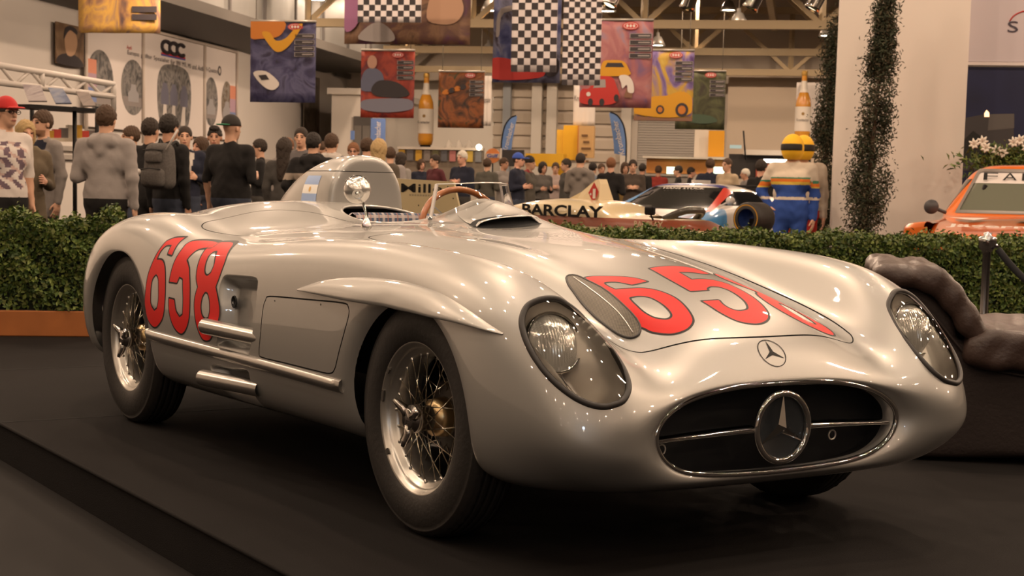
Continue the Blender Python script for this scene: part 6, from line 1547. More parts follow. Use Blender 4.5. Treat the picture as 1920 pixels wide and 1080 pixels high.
mb = MB(); mb.box((0, 0, 0), (w_, .1, hh)); mb.build('picture_sheet', print_mat('night_blue', [(.006, .008, .03), (.010, .014, .06), (.014, .02, .085)], 1.1, 21), t)
o2 = np.array([a[1] - .03, 0, b2[2] - .3]); g_ = lambda px, py: (lambda p: (p[1] - o2[0], p[2] - o2[2]))(rh(view(px, py, 18.6)))
def flat(nm, pts, m, y): part(nm, np.array([(x, y, z) for x, z in [g_(*p) for p in pts]]), [tuple(range(len(pts)))], m, t, smooth=False)
flat('house_wall', [(1803, 320), (1920, 320), (1925, 270), (1902, 268), (1900, 213), (1845, 214), (1806, 222)], mat('house_grey', (.045, .04, .042), .6), -.003); flat('house_gable', [(1852, 245), (1902, 240), (1902, 213), (1855, 214)], mat('house_pale', (.10, .09, .085), .6), -.005); flat('dark_tree', [(1805, 265), (1825, 245), (1845, 260), (1850, 300), (1806, 300)], mat('night_tree', (.012, .013, .012), .7), -.006)
part('lit_window', np.array([(x, -.008, z) for x, z in [g_(1846, 219), g_(1855, 219), g_(1855, 211), g_(1850, 206), g_(1846, 212)]]), [(0, 1, 2, 3, 4)], mat('window_lit', (1, .55, .28), .5, emit=2.5), t, smooth=False)
fl = view(1900, 300, 17.5); t = thing('flower_arrangement', 'bowl of white flowers and green leaves above the orange car', 'flowers', (fl[0], fl[1], fl[2] - .25), YAW_H)
P = RNG.normal(size=(1400, 3)) * np.array([.24, .06, .085]) + np.array([0, 0, .22]); leaf_cloud(P, np.tile([0, -.4, .8], (1400, 1)), .075, .3, 'leaves', GREENS, t)
for k, (px, py) in enumerate(((1826, 273), (1842, 268), (1848, 280), (1868, 285), (1880, 290), (1900, 270), (1912, 266), (1925, 280))):
    c = rh(view(px, py, 17.45)) - rh(np.array(t.location)); c = np.array([c[1], c[0], c[2]]); mb = MB()
    for j in range(7): an = j * 2 * PI / 7; mb.tube([c, c + np.array([.035 * math.cos(an), -.02, .035 * math.sin(an) + .015]), c + np.array([.06 * math.cos(an), -.015, .06 * math.sin(an) + .02])], [.006, .016, .004], 6)
    mb.build('white_bloom', mat('petal_white', (.70, .66, .58), .6), t)
mb = MB(); mb.lathe([(0, 0), (.16, 0), (.24, .14), (.23, .14), (.15, .02)], 24); mb.build('bowl', mat('bowl_dark', (.05, .05, .045), .5), t)
# ================================================================== leather lounge chair and rope post on the stage
LD = 6.05
cz = lambda px, py, d=LD: (lambda p: (p[1], p[2]))(rh(view(px, py, d)))
lc = rh(view(1800, 862, LD)); t = thing('lounge_chair', 'dark brown leather lounge chair with puffy rolled back behind the car', 'chair', H(LD, lc[1], .15), YAW_H)
M_LEA = mat('brown_leather', (.050, .030, .024), .42, noise=(14, .3), bump=(55, .25)); M_LEAD = mat('dark_upholstery', (.020, .012, .010), .75, bump=(80, .2))
to_l = lambda px, py: np.array([cz(px, py)[0] - lc[1], cz(px, py)[1] - .15])
def extr(poly, y0, y1, rnd, res, pucker=0.):
    poly = crom([to_l(*p) for p in poly], 4); lo = np.r_[poly.min(0) - .05, 0][[0, 2, 1]]; hi = poly.max(0) + .05
    def f(P):
        d2 = poly_sdf(P[:, [0, 2]], poly) + rnd; dy = np.maximum(y0 + rnd - P[:, 1], P[:, 1] - y1 + rnd)
        d = np.minimum(np.maximum(d2, dy), 0) + np.sqrt(np.maximum(d2, 0) ** 2 + np.maximum(dy, 0) ** 2) - rnd
        return d + pucker * (np.sin(P[:, 0] * 26 + P[:, 2] * 21) * np.sin(P[:, 1] * 19 + P[:, 2] * 9) + .6 * np.sin(P[:, 0] * 55 - P[:, 2] * 38 + P[:, 1] * 8))
    return surface_net(f, (poly[:, 0].min() - .06, y0 - .06, poly[:, 1].min() - .06), (poly[:, 0].max() + .06, y1 + .06, poly[:, 1].max() + .06), res)
v, f = extr([(1655, 545), (1690, 530), (1740, 545), (1790, 600), (1830, 650), (2150, 655), (2150, 800), (2145, 862), (1900, 863), (1700, 862), (1675, 850), (1660, 700)], .02, .86, .03, .022); part('base', v, f, M_LEAD, t)
v, f = extr([(1638, 515), (1650, 497), (1690, 492), (1712, 503), (1740, 496), (1770, 505), (1800, 535), (1830, 580), (1850, 615), (1848, 640), (1825, 648), (1800, 625), (1770, 580), (1735, 548), (1700, 540), (1655, 535)], -.04, .92, .045, .016, .006); part('rolled_back', v, f, M_LEA, t)
v, f = extr([(1815, 628), (1850, 618), (1950, 622), (2150, 625), (2165, 650), (2150, 692), (1990, 696), (1870, 694), (1830, 690), (1806, 668)], -.05, .92, .04, .016, .006); part('seat_cushion', v, f, M_LEA, t)
mb = MB(); mb.tube([(*to_l(1800, 640), 0)][0:0] + [np.array([to_l(*p)[0], .012, to_l(*p)[1]]) for p in ((1700, 560), (1750, 590), (1790, 640), (1830, 690), (1920, 705), (2100, 706))], .006, 6); mb.build('piping', M_LEAD, t)
sb = view(1843, 612, 8.2); st = view(1850, 450, 8.2); t = thing('rope_post', 'chrome rope post with round head behind the lounge chair', 'post', (sb[0], sb[1], 0), 0); hp = st[2]
mb = MB(); mb.lathe([(0, 0), (.15, 0), (.15, .012), (.05, .03), (.022, .05), (.020, hp - .06), (.022, hp - .055)], 24); mb.build('pole', mat('post_steel', (.30, .28, .27), .25, 1.), t)
mb = MB(); mb.lathe([(.021, hp - .06), (.030, hp - .05), (.042, hp - .035), (.045, hp), (.044, hp + .012), (.030, hp + .018), (.018, hp + .024), (.022, hp + .034), (.0, hp + .044)], 24); mb.build('head', M_CHROME, t)
ra, rb = view(1862, 455, 8.2), view(1990, 560, 8.0); mb = MB(); e_ = (rb - ra)
mb.tube([ra, ra + e_ * .08], .010, 8); mb.lathe([(.0, 0)], 3); q = mb.build('rope_hook', M_CHROME); q.parent = t; q.matrix_parent_inverse = Matrix.Translation(-Vector(t.location))
mb = MB(); mb.tube([ra + e_ * k + np.array([0, 0, -.05 * math.sin(k * PI)]) for k in np.linspace(.08, 1, 12)], .017, 10); tag(mb.build('barrier_rope', mat('black_rope', (.010, .010, .012), .9)), 'thick black rope hanging from the chrome post', 'rope')
# ================================================================== the other cars
def loft(net_rows, iters=3):
    net = []
    for row in net_rows:
        R_ = np.array(row, float); L_ = R_[1:-1][::-1].copy(); R2 = R_.copy(); R2[:, 1] *= -1; net.append(np.concatenate([R2, L_]))
    return Surf(np.array(net), iters=iters)
def skin(name, surf, m, parent, fields=(), off=0., nu=150, nt=150):
    V, N, T = grid_patch(0, surf.ns - 1, 0, surf.nt, nu, nt, off, surf)
    for f in fields:
        V, N, T = clip(V, N, T, f)
        if len(T) == 0: return None
    return part(name, V, T, m, parent, N)
def set_frame(root, origin, fwd):
    fwd = np.array([fwd[0], fwd[1]]); root.location = origin; root.rotation_euler = (0, 0, math.atan2(fwd[1], fwd[0]))
M_GLS = mat('dark_window', (.012, .013, .014), .08, coat=1.); M_ORG = mat('orange_paint', (.72, .16, .015), .30, coat=1.); M_WHT = mat('white_paint', (.66, .62, .58), .35, coat=.8); M_CRM = mat('cream_paint', (.66, .54, .33), .35, coat=.9)
def tyre(parent, loc, R_, wd, m=None, rim=None, tx=None):
    mb = MB(); mb.lathe([(R_ * .55, -wd * .44), (R_ * .62, -wd * .5), (R_ * .88, -wd * .5), (R_ * .98, -wd * .42), (R_, -wd * .3), (R_, wd * .3), (R_ * .98, wd * .42), (R_ * .88, wd * .5), (R_ * .62, wd * .5), (R_ * .55, wd * .44)], 40, 'y'); o = mb.build('wheel', m or M_TYRE, parent, loc=loc)
    mb = MB(); mb.lathe([(0, -wd * .30), (R_ * .2, -wd * .32), (R_ * .45, -wd * .20), (R_ * .54, -wd * .42), (R_ * .56, -wd * .46)], 32, 'y'); mb.lathe([(0, wd * .30), (R_ * .2, wd * .32), (R_ * .45, wd * .20), (R_ * .54, wd * .42), (R_ * .56, wd * .46)], 32, 'y'); mb.build('rim', rim or M_ALU, o); return o
# ---- orange racing saloon at the right edge
oc = rh(view(1787, 388, 14.55)); t = thing('racing_saloon', 'orange racing saloon with white sun strip at the right edge', 'car'); set_frame(t, H(15.1, oc[1] + .80, 0.06), -U * .985 - Vv * .17)
def sal(x, zc, ze, ye, zs, ym, zb=.14): return [(x, 0, zc), (x, ye * .5, zc - .01), (x, ye, ze), (x, (ye + ym) / 2 + .02, (ze + zs) / 2 if ze > zs + .06 else (ze + zs) / 2 + .01), (x, ym - .04, zs), (x, ym, zs - .12), (x, ym, .40), (x, ym - .05, zb + .02), (x, 0, zb)]
OR = loft([sal(-2.2, .80, .78, .55, .74, .72), sal(-2.1, .92, .90, .60, .86, .82), sal(-1.6, .97, .95, .60, .90, .86), sal(-1.35, 1.10, 1.06, .56, .92, .86), sal(-1.0, 1.36, 1.31, .53, .92, .84), sal(-.5, 1.41, 1.36, .54, .92, .83), sal(-.10, 1.40, 1.35, .55, .92, .83), sal(.05, 1.33, 1.28, .58, .92, .83), sal(.40, 1.08, 1.05, .66, .92, .83), sal(.58, .95, .94, .70, .90, .83), sal(.75, .925, .91, .68, .88, .83), sal(1.3, .885, .87, .68, .84, .84), sal(1.85, .81, .80, .66, .77, .82), sal(2.02, .74, .73, .62, .70, .78), sal(2.08, .55, .55, .55, .53, .68)])
f_ws = lambda P: np.minimum(np.minimum(P[:, 0] + .06 - 0 * P[:, 0], .60 - P[:, 0]), np.minimum((1.345 - P[:, 2]), (P[:, 2] - .965)) ) 
f_wsy = lambda P: (.735 - .36 * (P[:, 2] - .95)) - np.abs(P[:, 1]) - .06
skin('body', OR, M_ORG, t, (lambda P: -np.minimum(f_ws(P), f_wsy(P)),))
skin('windscreen', OR, mat('saloon_glass', (.16, .17, .13), .08, coat=1.), t, (f_ws, f_wsy, lambda P: 1.225 - P[:, 2]), -.008); strip = skin('sun_strip', OR, mat('strip_white', (.66, .62, .60), .5), t, (f_ws, f_wsy, lambda P: P[:, 2] - 1.225), -.006)
V, N, T = grid_patch(0, OR.ns - 1, 0, 16, 200, 200, .003, OR); V, N, T = clip(V, N, T, lambda P: .014 - np.abs(np.minimum(f_ws(P), f_wsy(P)))); part('screen_seal', V, T, mat('seal_chrome', (.35, .32, .30), .3, .6), t, N)
for sg in (-1, 1): skin('side_window', OR, M_GLS, t, (lambda P: sg * P[:, 1] - .45, lambda P: 1.26 - P[:, 2], lambda P: P[:, 2] - .97, lambda P: (.50 - 1.15 * (P[:, 2] - .95)) - P[:, 0] - .06, lambda P: P[:, 0] + 1.3), .003)
for i, ch in enumerate('FALKEN'): lettering('strip_letter', ch, .1, M_INK, strip, (.115 - .0, -.42 + i * .168, 1.278), (0, 1, 0), (-.62, 0, .78), .016, width=.125, height=.085)
lettering('bonnet_text', 'Jägermeister', .1, PR_WHITE, t, (1.80, 0, .845), (0, 1, 0), (-1, 0, .16), .012, bold=.02, width=1.30, height=.17)
for s_, y in ((1, -.52), (1, .52)): part('bonnet_flash', np.array([(1.02, y - .18, .915), (1.02, y + .16, .918), (1.30, y + .05, .899)]), [(0, 2, 1)], PR_WHITE, t, smooth=False)
mb = MB(); mb.lathe([(0, .0), (.13, .0)], 20, 'z', (1.2, 0, .912)); mb.build('bonnet_roundel', M_INK, t)
for sg in (-1, 1):
    FL = []
    for x, k in ((.72, .0), (.80, .75), (.95, 1.), (1.25, 1.05), (1.55, 1.), (1.72, .8), (1.80, .05)):
        FL.append([(x, sg * (.76), .87), (x, sg * (.80 + .10 * k), .885 - .01 * k), (x, sg * (.82 + .185 * k), .84), (x, sg * (.82 + .20 * k), .70), (x, sg * (.82 + .19 * k), .30)])
    fs = Surf(np.array(FL), per_t=False, iters=2); V, N, T = grid_patch(0, 6, 0, 4, 60, 40, 0, fs)
    if (N[:, 1] * sg).mean() < 0: N = -N; T = T[:, ::-1]
    V, N, T = clip(V, N, T, lambda P: np.hypot(P[:, 0] - 1.28, P[:, 2] - .31) - .36); part('wheel_flare', V, T, M_ORG, t, N)
    part('flare_front', np.array([(1.80, sg * .80, .84), (1.80, sg * .98, .82), (1.80, sg * 1.0, .30), (1.80, sg * .80, .30)]), [(0, 1, 2, 3)], M_ORG, t, smooth=False)
    tyre(t, (1.28, sg * .86, .31), .31, .26); tyre(t, (-1.25, sg * .84, .31), .31, .28)
    mb = MB(); mb.tube([(.60, sg * .76, .95), (.64, sg * .86, .99)], .016, 8); mb.lathe([(0, -.05), (.05, -.045), (.066, 0), (.06, .02), (0, .025)], 20, 'x', (.65, sg * .885, 1.0)); mb.build('door_mirror', mat('mirror_grey', (.06, .06, .065), .4), t)
    mb = MB(); mb.lathe([(0, .02), (.06, .018), (.075, 0), (.08, -.02)], 24, 'x', (2.06, sg * .55, .63)); mb.build('headlamp', M_CHROME, t)
mb = MB(); mb.tube([(.20, -.46, 1.20), (.34, -.50, .99)], .022, 8); mb.tube([(.0, .50, 1.28), (.38, -.44, 1.0)], .024, 8); mb.build('roll_bar', M_INK, t)
mb = MB(); mb.box((2.04, -.60, .30), (2.09, .60, .52)); mb.build('front_grille', M_BLACK, t)
# ---- white wedge-shaped racing car with blue and red stripes
wc = rh(view(1268, 440, 20.5)); t = thing('wedge_racing_car', 'white wedge shaped racing coupe with red and blue stripes and rear wing', 'car'); set_frame(t, H(21.3, wc[1] + .12, .12), -U * .91 - Vv * .41)
def wed(x, zc, ze, ye, zs, ym, zb=.12): return [(x, 0, zc), (x, ye * .5, zc - .008), (x, ye, ze), (x, (ye + ym) / 2, (ze + zs) / 2 if ze > zs + .05 else (ze + zs) / 2 + .008), (x, ym - .05, zs), (x, ym, zs - .12), (x, ym, .36), (x, ym - .04, zb + .02), (x, 0, zb)]
WR = loft([wed(-2.1, .78, .76, .60, .74, .84), wed(-2.0, .92, .90, .60, .85, .92), wed(-1.5, .98, .96, .56, .87, .96), wed(-.9, 1.08, 1.04, .52, .86, .95), wed(-.4, 1.14, 1.10, .52, .84, .93), wed(0., 1.135, 1.09, .53, .83, .92), wed(.15, 1.09, 1.05, .55, .83, .92), wed(.5, .92, .90, .63, .82, .92), wed(.85, .775, .77, .68, .80, .93), wed(1.1, .735, .73, .66, .77, .94), wed(1.6, .655, .65, .66, .70, .94), wed(2.05, .53, .53, .64, .55, .90), wed(2.22, .42, .42, .60, .42, .82), wed(2.26, .30, .30, .55, .30, .75)])
g_ws = lambda P: np.minimum(np.minimum(P[:, 0] - .08, .90 - P[:, 0]), np.minimum(1.085 - P[:, 2], (P[:, 2] - .795))); g_wy = lambda P: (.70 - .42 * (P[:, 2] - .78)) - np.abs(P[:, 1]) - .05
skin('body', WR, M_WHT, t, (lambda P: -np.minimum(g_ws(P), g_wy(P)),)); skin('windscreen', WR, mat('coupe_glass', (.035, .035, .032), .1, coat=1.), t, (g_ws, g_wy), -.006)
for sg in (-1, 1): skin('side_window', WR, M_GLS, t, (lambda P: sg * P[:, 1] - .45, lambda P: 1.04 - P[:, 2], lambda P: P[:, 2] - .86, lambda P: (.72 - 1.7 * (P[:, 2] - .80)) - P[:, 0] - .06, lambda P: P[:, 0] + .75), .003)
top_only = lambda P: P[:, 2] - .45
for nm, y0, y1, c in (('light_blue_stripe', .30, .58, (.05, .28, .62)), ('dark_blue_stripe', .58, .76, (.03, .035, .22)), ('red_stripe', .76, .90, (.60, .05, .03))):
    skin(nm, WR, mat(nm, c, .35, coat=.8), t, (top_only, lambda P: P[:, 1] + .10 * (P[:, 0] - 1.) - y0 + .22 * (P[:, 0] > 5), lambda P: y1 - P[:, 1] - .10 * (P[:, 0] - 1.), lambda P: P[:, 0] - .92, lambda P: 2.0 - P[:, 0]), .003)
for sg, c in ((-1, (.05, .28, .62)), (1, (.60, .05, .03))): skin('pillar_stripe', WR, mat('pillar_%d' % sg, c, .35, coat=.8), t, (lambda P: sg * P[:, 1] - ((.70 - .42 * (P[:, 2] - .78)) - .05), lambda P: (.80 - .42 * (P[:, 2] - .78)) - sg * P[:, 1] - .05, lambda P: P[:, 0] - .05, lambda P: .92 - P[:, 0], lambda P: P[:, 2] - .78), .004)
skin('roof_stripe', WR, MATS['dark_blue_stripe'], t, (lambda P: P[:, 2] - 1.085, lambda P: .11 - P[:, 0], lambda P: P[:, 0] + .02), .004)
lettering('screen_text', 'HANS STUCK', .1, PR_WHITE, t, (.20, 0, 1.055), (0, 1, 0), (-.85, 0, .46), .016, bold=.02, width=.62, height=.045)
skin('side_panel_blue', WR, MATS['light_blue_stripe'], t, (lambda P: P[:, 1] - .80, lambda P: P[:, 0] - .75, lambda P: 1.9 - P[:, 0], lambda P: P[:, 2] - .3), .004)
skin('bonnet_slot', WR, PR_RED, t, (lambda P: .12 - np.abs(P[:, 1] + .40), lambda P: .035 - np.abs(P[:, 0] - 1.45), top_only), .005)
mb = MB(); mb.box((-2.25, -.92, 1.10), (-1.85, .92, 1.14), bev=.012); mb.build('wing_plane', M_INK, t)
for sg in (-1, 1):
    mb = MB(); mb.box((-2.30, sg * .93 - .015, .80), (-1.75, sg * .93 + .015, 1.20)); mb.build('wing_endplate', M_WHT, t); tyre(t, (1.30, sg * .84, .31), .31, .25); tyre(t, (-1.25, sg * .84, .33), .33, .32)
    mb = MB(); mb.tube([(.70, sg * .78, .84), (.74, sg * .92, .90)], .014, 8); mb.lathe([(0, -.04), (.05, -.03), (.06, .01), (0, .02)], 16, 'x', (.76, sg * .97, .92)); mb.build('door_mirror', M_WHT, t)
# ---- cream single-seater
A0, B0 = view(742, 372, 15.6), view(1345, 432, 12.9); fw = (B0 - A0); fw[2] = 0; LL = np.linalg.norm(fw); fw /= LL
t = thing('single_seater', 'cream single-seat racing car with brown band and large dark lettering', 'car'); set_frame(t, (A0[0], A0[1], FLOOR + .12), fw); z00 = FLOOR + .12
sd = np.array([fw[1], -fw[0], 0.])                     # its right side, towards us
def cs(px, py, y=0.):
    """local (x, z) on the plane y metres to its right through this sight line"""
    q = RC.T @ np.array([(px - 960) / F_PX, (py - CY) / F_PX, 1.]); n_ = sd; o = A0 + sd * y; k = ((o - CAM) @ n_) / (q @ n_); P = CAM + q * k; return np.array([(P - A0) @ fw, P[2] - z00])
def sing(x, zt, hw, zb, e=.5): return [(x, hw * math.sin(a) ** e if a < PI / 2 else hw * math.sin(a) ** e, (zt + zb) / 2 + (zt - zb) / 2 * np.sign(math.cos(a)) * abs(math.cos(a)) ** e) for a in np.linspace(0, PI, 9)]
st = []
for px, py, hw in ((945, 392, .20), (955, 384, .30), (1000, 374, .34), (1045, 371, .36), (1085, 373, .37), (1125, 378, .38), (1150, 392, .38), (1172, 402, .38), (1210, 405, .36), (1255, 408, .33), (1290, 416, .27), (1320, 426, .20), (1340, 434, .12)):
    x, z = cs(px, py, hw * .6); st.append(sing(x, z, hw, .10 if px < 1300 else .10 + (px - 1300) * .002))
SS = loft(st, 2); zb0, zb1 = cs(1100, 424, .36)[1], cs(1100, 407, .36)[1]
ckx0, ckx1 = cs(1200, 400, .2)[0], cs(1268, 400, .2)[0]
f_ck = lambda P: np.where(P[:, 2] > zb1, (((P[:, 0] - (ckx0 + ckx1) / 2) / ((ckx1 - ckx0) / 2)) ** 2 + (P[:, 1] / .22) ** 2) - 1, 1)
skin('body', SS, M_CRM, t, (f_ck,)); skin('brown_band', SS, mat('band_brown', (.22, .055, .025), .4, coat=.7), t, (lambda P: P[:, 2] - zb0, lambda P: zb1 - P[:, 2], f_ck), .004)
mb = MB(); mb.box((ckx0, -.2, .12), (ckx1, .2, .30)); mb.build('cockpit', mat('cockpit_tan', (.10, .085, .06), .8), t)
fin = [cs(1072, 378), cs(1098, 360), cs(1125, 337), cs(1130, 336), cs(1133, 345), cs(1138, 385), cs(1150, 402), cs(1080, 402)]; n_ = len(fin)
V = [(x, -.05 if z > fin[0][1] else -.10, z) for x, z in fin] + [(x, .05 if z > fin[0][1] else .10, z) for x, z in fin]
part('headrest_fin', np.array(V), [tuple(range(n_)), tuple(range(2 * n_ - 1, n_ - 1, -1))] + [(i, n_ + i, n_ + (i + 1) % n_, (i + 1) % n_) for i in range(n_)], M_CRM, t, smooth=False)
c = cs(1113, 362, .105); dm = [(c[0] - .065, c[1]), (c[0], c[1] - .09), (c[0] + .065, c[1] + .01), (c[0] + .005, c[1] + .095)]
dia = part('red_diamond', np.array([(x, -.106, z) for x, z in dm]), [(0, 1, 2, 3)], PR_RED, t, smooth=False); lettering('fin_number', '1', .1, PR_WHITE, t, (c[0] + .012, -.108, c[1] - .005), (1, 0, 0), (0, 0, 1), .002, bold=.03, width=.035, height=.085); lettering('fin_number_sign', '.', .1, PR_WHITE, t, (c[0] - .032, -.108, c[1] - .010), (1, 0, 0), (0, 0, 1), .002, width=.022, height=.022)
V, F = text_mesh('BARCLAY', 1., 0, .035); x0, x1 = cs(975, 395, .37)[0], cs(1134, 395, .37)[0]; zt0, zt1 = cs(1055, 406, .36)[1], cs(1055, 384, .36)[1]
s = (V[:, 0] - V[:, 0].min()) / np.ptp(V[:, 0]); q = (V[:, 1] - V[:, 1].min()) / np.ptp(V[:, 1]); X = x0 + s * (x1 - x0)
def flank_y(xs, zs, surf):
    P, N = surf.grid(np.linspace(0, surf.ns - 1, 140), np.linspace(0, surf.nt / 2, 120)); P = P.reshape(-1, 3); return np.array([P[((P[:, 0] - a) ** 2 + (P[:, 2] - b) ** 2).argmin(), 1] for a, b in zip(xs, zs)])
hwx = lambda X: -np.interp(X, [r_[4][0] for r_ in st], [r_[4][1] for r_ in st]); Z = zt0 + q * (zt1 - zt0); part('side_lettering', np.c_[X, hwx(X) - .006, Z], F, M_INK, t, smooth=False)
V, F = text_mesh('BARCLAY', 1., 0, .02); x0, x1 = cs(1190, 424, .36)[0], cs(1237, 424, .36)[0]; s = (V[:, 0] - V[:, 0].min()) / np.ptp(V[:, 0]); q = (V[:, 1] - V[:, 1].min()) / np.ptp(V[:, 1]); X = x0 + s * (x1 - x0); Z = zb0 + .012 + q * (zb1 - zb0 - .024)
part('band_lettering', np.c_[X, hwx(X) - .010, Z], F, mat('text_cream', (.62, .50, .32), .5), t, smooth=False)
mb = MB(); m0 = cs(1218, 394, .3); mb.box((m0[0] - .05, -.32, m0[1] - .04), (m0[0] + .05, -.27, m0[1] + .03), bev=.012); mb.tube([(m0[0], -.29, m0[1] - .03), (m0[0] + .02, -.25, m0[1] - .12)], .008, 6); mb.build('mirror', M_INK, t)
mb = MB(); x_, z_ = cs(1255, 398, .15); mb.tube(crom([(x_ - .02, -.19, z_ - .06), (x_ + .12, -.12, z_ + .01), (x_ + .15, 0, z_ + .02), (x_ + .12, .12, z_ + .01), (x_ - .02, .19, z_ - .06)], 5, False), .03, 8); mb.build('windscreen', mat('smoked_screen', (.08, .075, .06), .2), t)
wp_ = [cs(735, 334, .3), cs(850, 341, .3), cs(862, 395, .3), cs(845, 408, .3), cs(762, 405, .3), cs(738, 360, .3)]; n_ = 6
V = [(x, -.30, z) for x, z in wp_] + [(x, -.28, z) for x, z in wp_]; plate = part('wing_endplate', np.array(V), [tuple(range(n_)), tuple(range(2 * n_ - 1, n_ - 1, -1))] + [(i, n_ + i, n_ + (i + 1) % n_, (i + 1) % n_) for i in range(n_)], mat('plate_cream', (.50, .41, .24), .5), t, smooth=False)
m0, m1 = cs(752, 352, .3), cs(826, 352, .3); lettering('plate_text', 'Mille', .1, M_INK, plate, ((m0[0] + m1[0]) / 2 + .02, -.302, m0[1]), (1, 0, 0), (0, 0, 1), .002, bold=.008, width=(m1[0] - m0[0]) * 1.05, height=.085); 
m0 = cs(790, 366, .3)
for k in range(9): mb = MB(); mb.box((m0[0] - .19 + k * .042, -.302, m0[1] - .008), (m0[0] - .19 + k * .042 + .028, -.3005, m0[1] + .008)); mb.build('faint_mark', mat('faint_ink', (.30, .25, .16), .6), plate)
for px, py in ((744, 345), (742, 370), (760, 395), (785, 385), (840, 350), (850, 372)): m0 = cs(px, py, .3); mb = MB(); mb.lathe([(0, -.003), (.008, -.002), (.008, 0)], 10, 'y', (m0[0], -.301, m0[1])); mb.build('rivet', M_INK, plate)
for sg in (-1, 1): tyre(t, (cs(900, 420, 0)[0], sg * .62, .30), .32, .36); tyre(t, (cs(1345, 420, 0)[0] - .05, sg * .62, .24), .25, .24)
# ---- loose slick tyre standing in front of the white car
p = view(1414, 410, 16.2); t = thing('tyre_exhibit', 'fat black slick racing wheel with blue rim left of the blue suit', 'tyre', (p[0], p[1], FLOOR + .02), 0); rwh = p[2] - FLOOR - .02
mb = MB(); R_ = .165; wd = .30
V, F = lathe([(R_ * .60, -wd / 2 + .02), (R_ * .72, -wd / 2), (R_ * .92, -wd / 2), (R_ * 1.0, -wd / 2 + .03), (R_, wd / 2 - .03), (R_ * .92, wd / 2), (R_ * .6, wd / 2)], 36, 'x'); an = math.atan2(-U[1], -U[0]) - .55; cA, sA = math.cos(an), math.sin(an)
rotv = lambda V: np.c_[V[:, 0] * cA - V[:, 1] * sA, V[:, 0] * sA + V[:, 1] * cA, V[:, 2]]
part('slick_tyre', rotv(V) + np.array([0, 0, rwh]), F, M_TYRE, t); V, F = lathe([(0, -.02), (R_ * .4, -.04), (R_ * .58, .10), (R_ * .62, wd / 2 - .02)], 28, 'x'); part('blue_rim', rotv(V) + np.array([0, 0, rwh]), F, mat('rim_blue', (.03, .06, .22), .35, .4), t)
V, F = lathe([(R_ * .80, wd / 2 + .002), (R_ * .86, wd / 2 + .003)], 36, 'x'); part('yellow_ring', rotv(V) + np.array([0, 0, rwh]), F, PR_YEL, t)
mb = MB(); mb.tube([(0, 0, 0), (0, 0, rwh)], [.12, .05], 12); mb.build('wheel_stand', M_INK, t)
# ---- two dressed dummies in racing suits
def suit(V, F, m, mats):
    C = V[F].mean(1); z = C[:, 2]; cl = (m == 1) | (m == 2); m = m.copy(); k = len(mats)
    arm = np.abs(C[:, 0]) > .215; zz = z + np.where(arm, .04, 0)
    m[cl & (zz < 1.24)] = k; m[cl & (zz >= 1.24) & (zz < 1.262)] = k + 1; m[cl & (zz >= 1.262) & (zz < 1.30)] = k + 2; m[cl & (zz >= 1.30) & (zz < 1.318)] = k + 3; m[cl & (zz >= 1.318)] = k + 4
    m[cl & (np.abs(z - 1.09) < .012)] = k + 4
    return m, mats + [cloth((.025, .07, .30)), cloth((.60, .42, .06)), cloth((.62, .16, .02)), cloth((.05, .20, .12)), cloth((.60, .52, .42))]
d1 = person(1487, 268, 17.4, 'dressed dummy in blue and white racing suit with yellow helmet', (.6, .5, .4), (.02, .06, .28), 1.76, -12, 'helmet', 'yellow', 'long', ('hip', 'down'), 0, name='mannequin', matfn=suit, build=1.12)
d2 = person(1507, 262, 18.2, 'dressed dummy in red racing suit half hidden behind the blue one', (.55, .48, .40), (.45, .03, .02), 1.78, 10, 'helmet', 'yellow', 'long', ('down', 'down'), 0, name='mannequin', build=1.12)
# ================================================================== stalls and fittings far behind
def hb_part(root, nm, m, d0, d1, r0, r1, z0, z1):
    mb = MB(); hbox(mb, d0, d1, r0, r1, z0, z1); return child_at(mb.build(nm, m), root)
def pxbox(nm, label, cat, px0, px1, py0, py1, d, m, dep=.6, group=None):
    d, r0, r1, z0, z1 = quad_frame(px0, px1, py0, py1, d); t = thing(nm, label, cat, H(d, (r0 + r1) / 2, max(0, z0)), 0, group)
    hb_part(t, 'panel', m, d, d + dep, r0, r1, max(0., z0), z1); return t, r0, r1, z0, z1
M_YEL = mat('stall_yellow', (.72, .40, .015), .5); M_WALN = mat('stall_orange', (.50, .20, .04), .5); M_WHI = mat('stall_white', (.62, .56, .48), .6)
t, r0, r1, z0, z1 = pxbox('yellow_booth', 'tall bright yellow booth between the blue beach flags', 'booth', 1056, 1083, 235, 300, 45, M_YEL, 1.2)
hb_part(t, 'side_wing', mat('stall_yellow_light', (.78, .46, .03), .5), 45.2, 46, r0 - .22, r0 - .01, 0, z1 - .12); hb_part(t, 'corner_post', M_WALN, 44.95, 45, r1, r1 + .05, 0, z1)
t, r0, r1, z0, z1 = pxbox('wooden_board', 'tall tan wooden board with dark scribbles beside the yellow booth', 'board', 1085, 1113, 236, 296, 44.3, mat('board_tan', (.55, .34, .14), .6), .3)
for k in range(5): hb_part(t, 'scribble', mat('scribble', (.16, .08, .03), .7), 44.28, 44.3, r0 + .08 + .05 * (k % 2), r0 + .25 + .05 * (k % 3), z1 - .3 - .18 * k, z1 - .24 - .18 * k)
t, r0, r1, z0, z1 = pxbox('stall_counter', 'long low yellow stall counter left of the yellow booth', 'counter', 985, 1056, 288, 312, 44, M_YEL, .6)
t, r0, r1, z0, z1 = pxbox('bar_counter', 'long orange brown bar counter under the roller door', 'counter', 1212, 1362, 298, 326, 46, M_WALN, 1.0)
hb_part(t, 'counter_top', M_WHI, 45.8, 47, r0 - .1, r1 + .1, z1, z1 + .06)
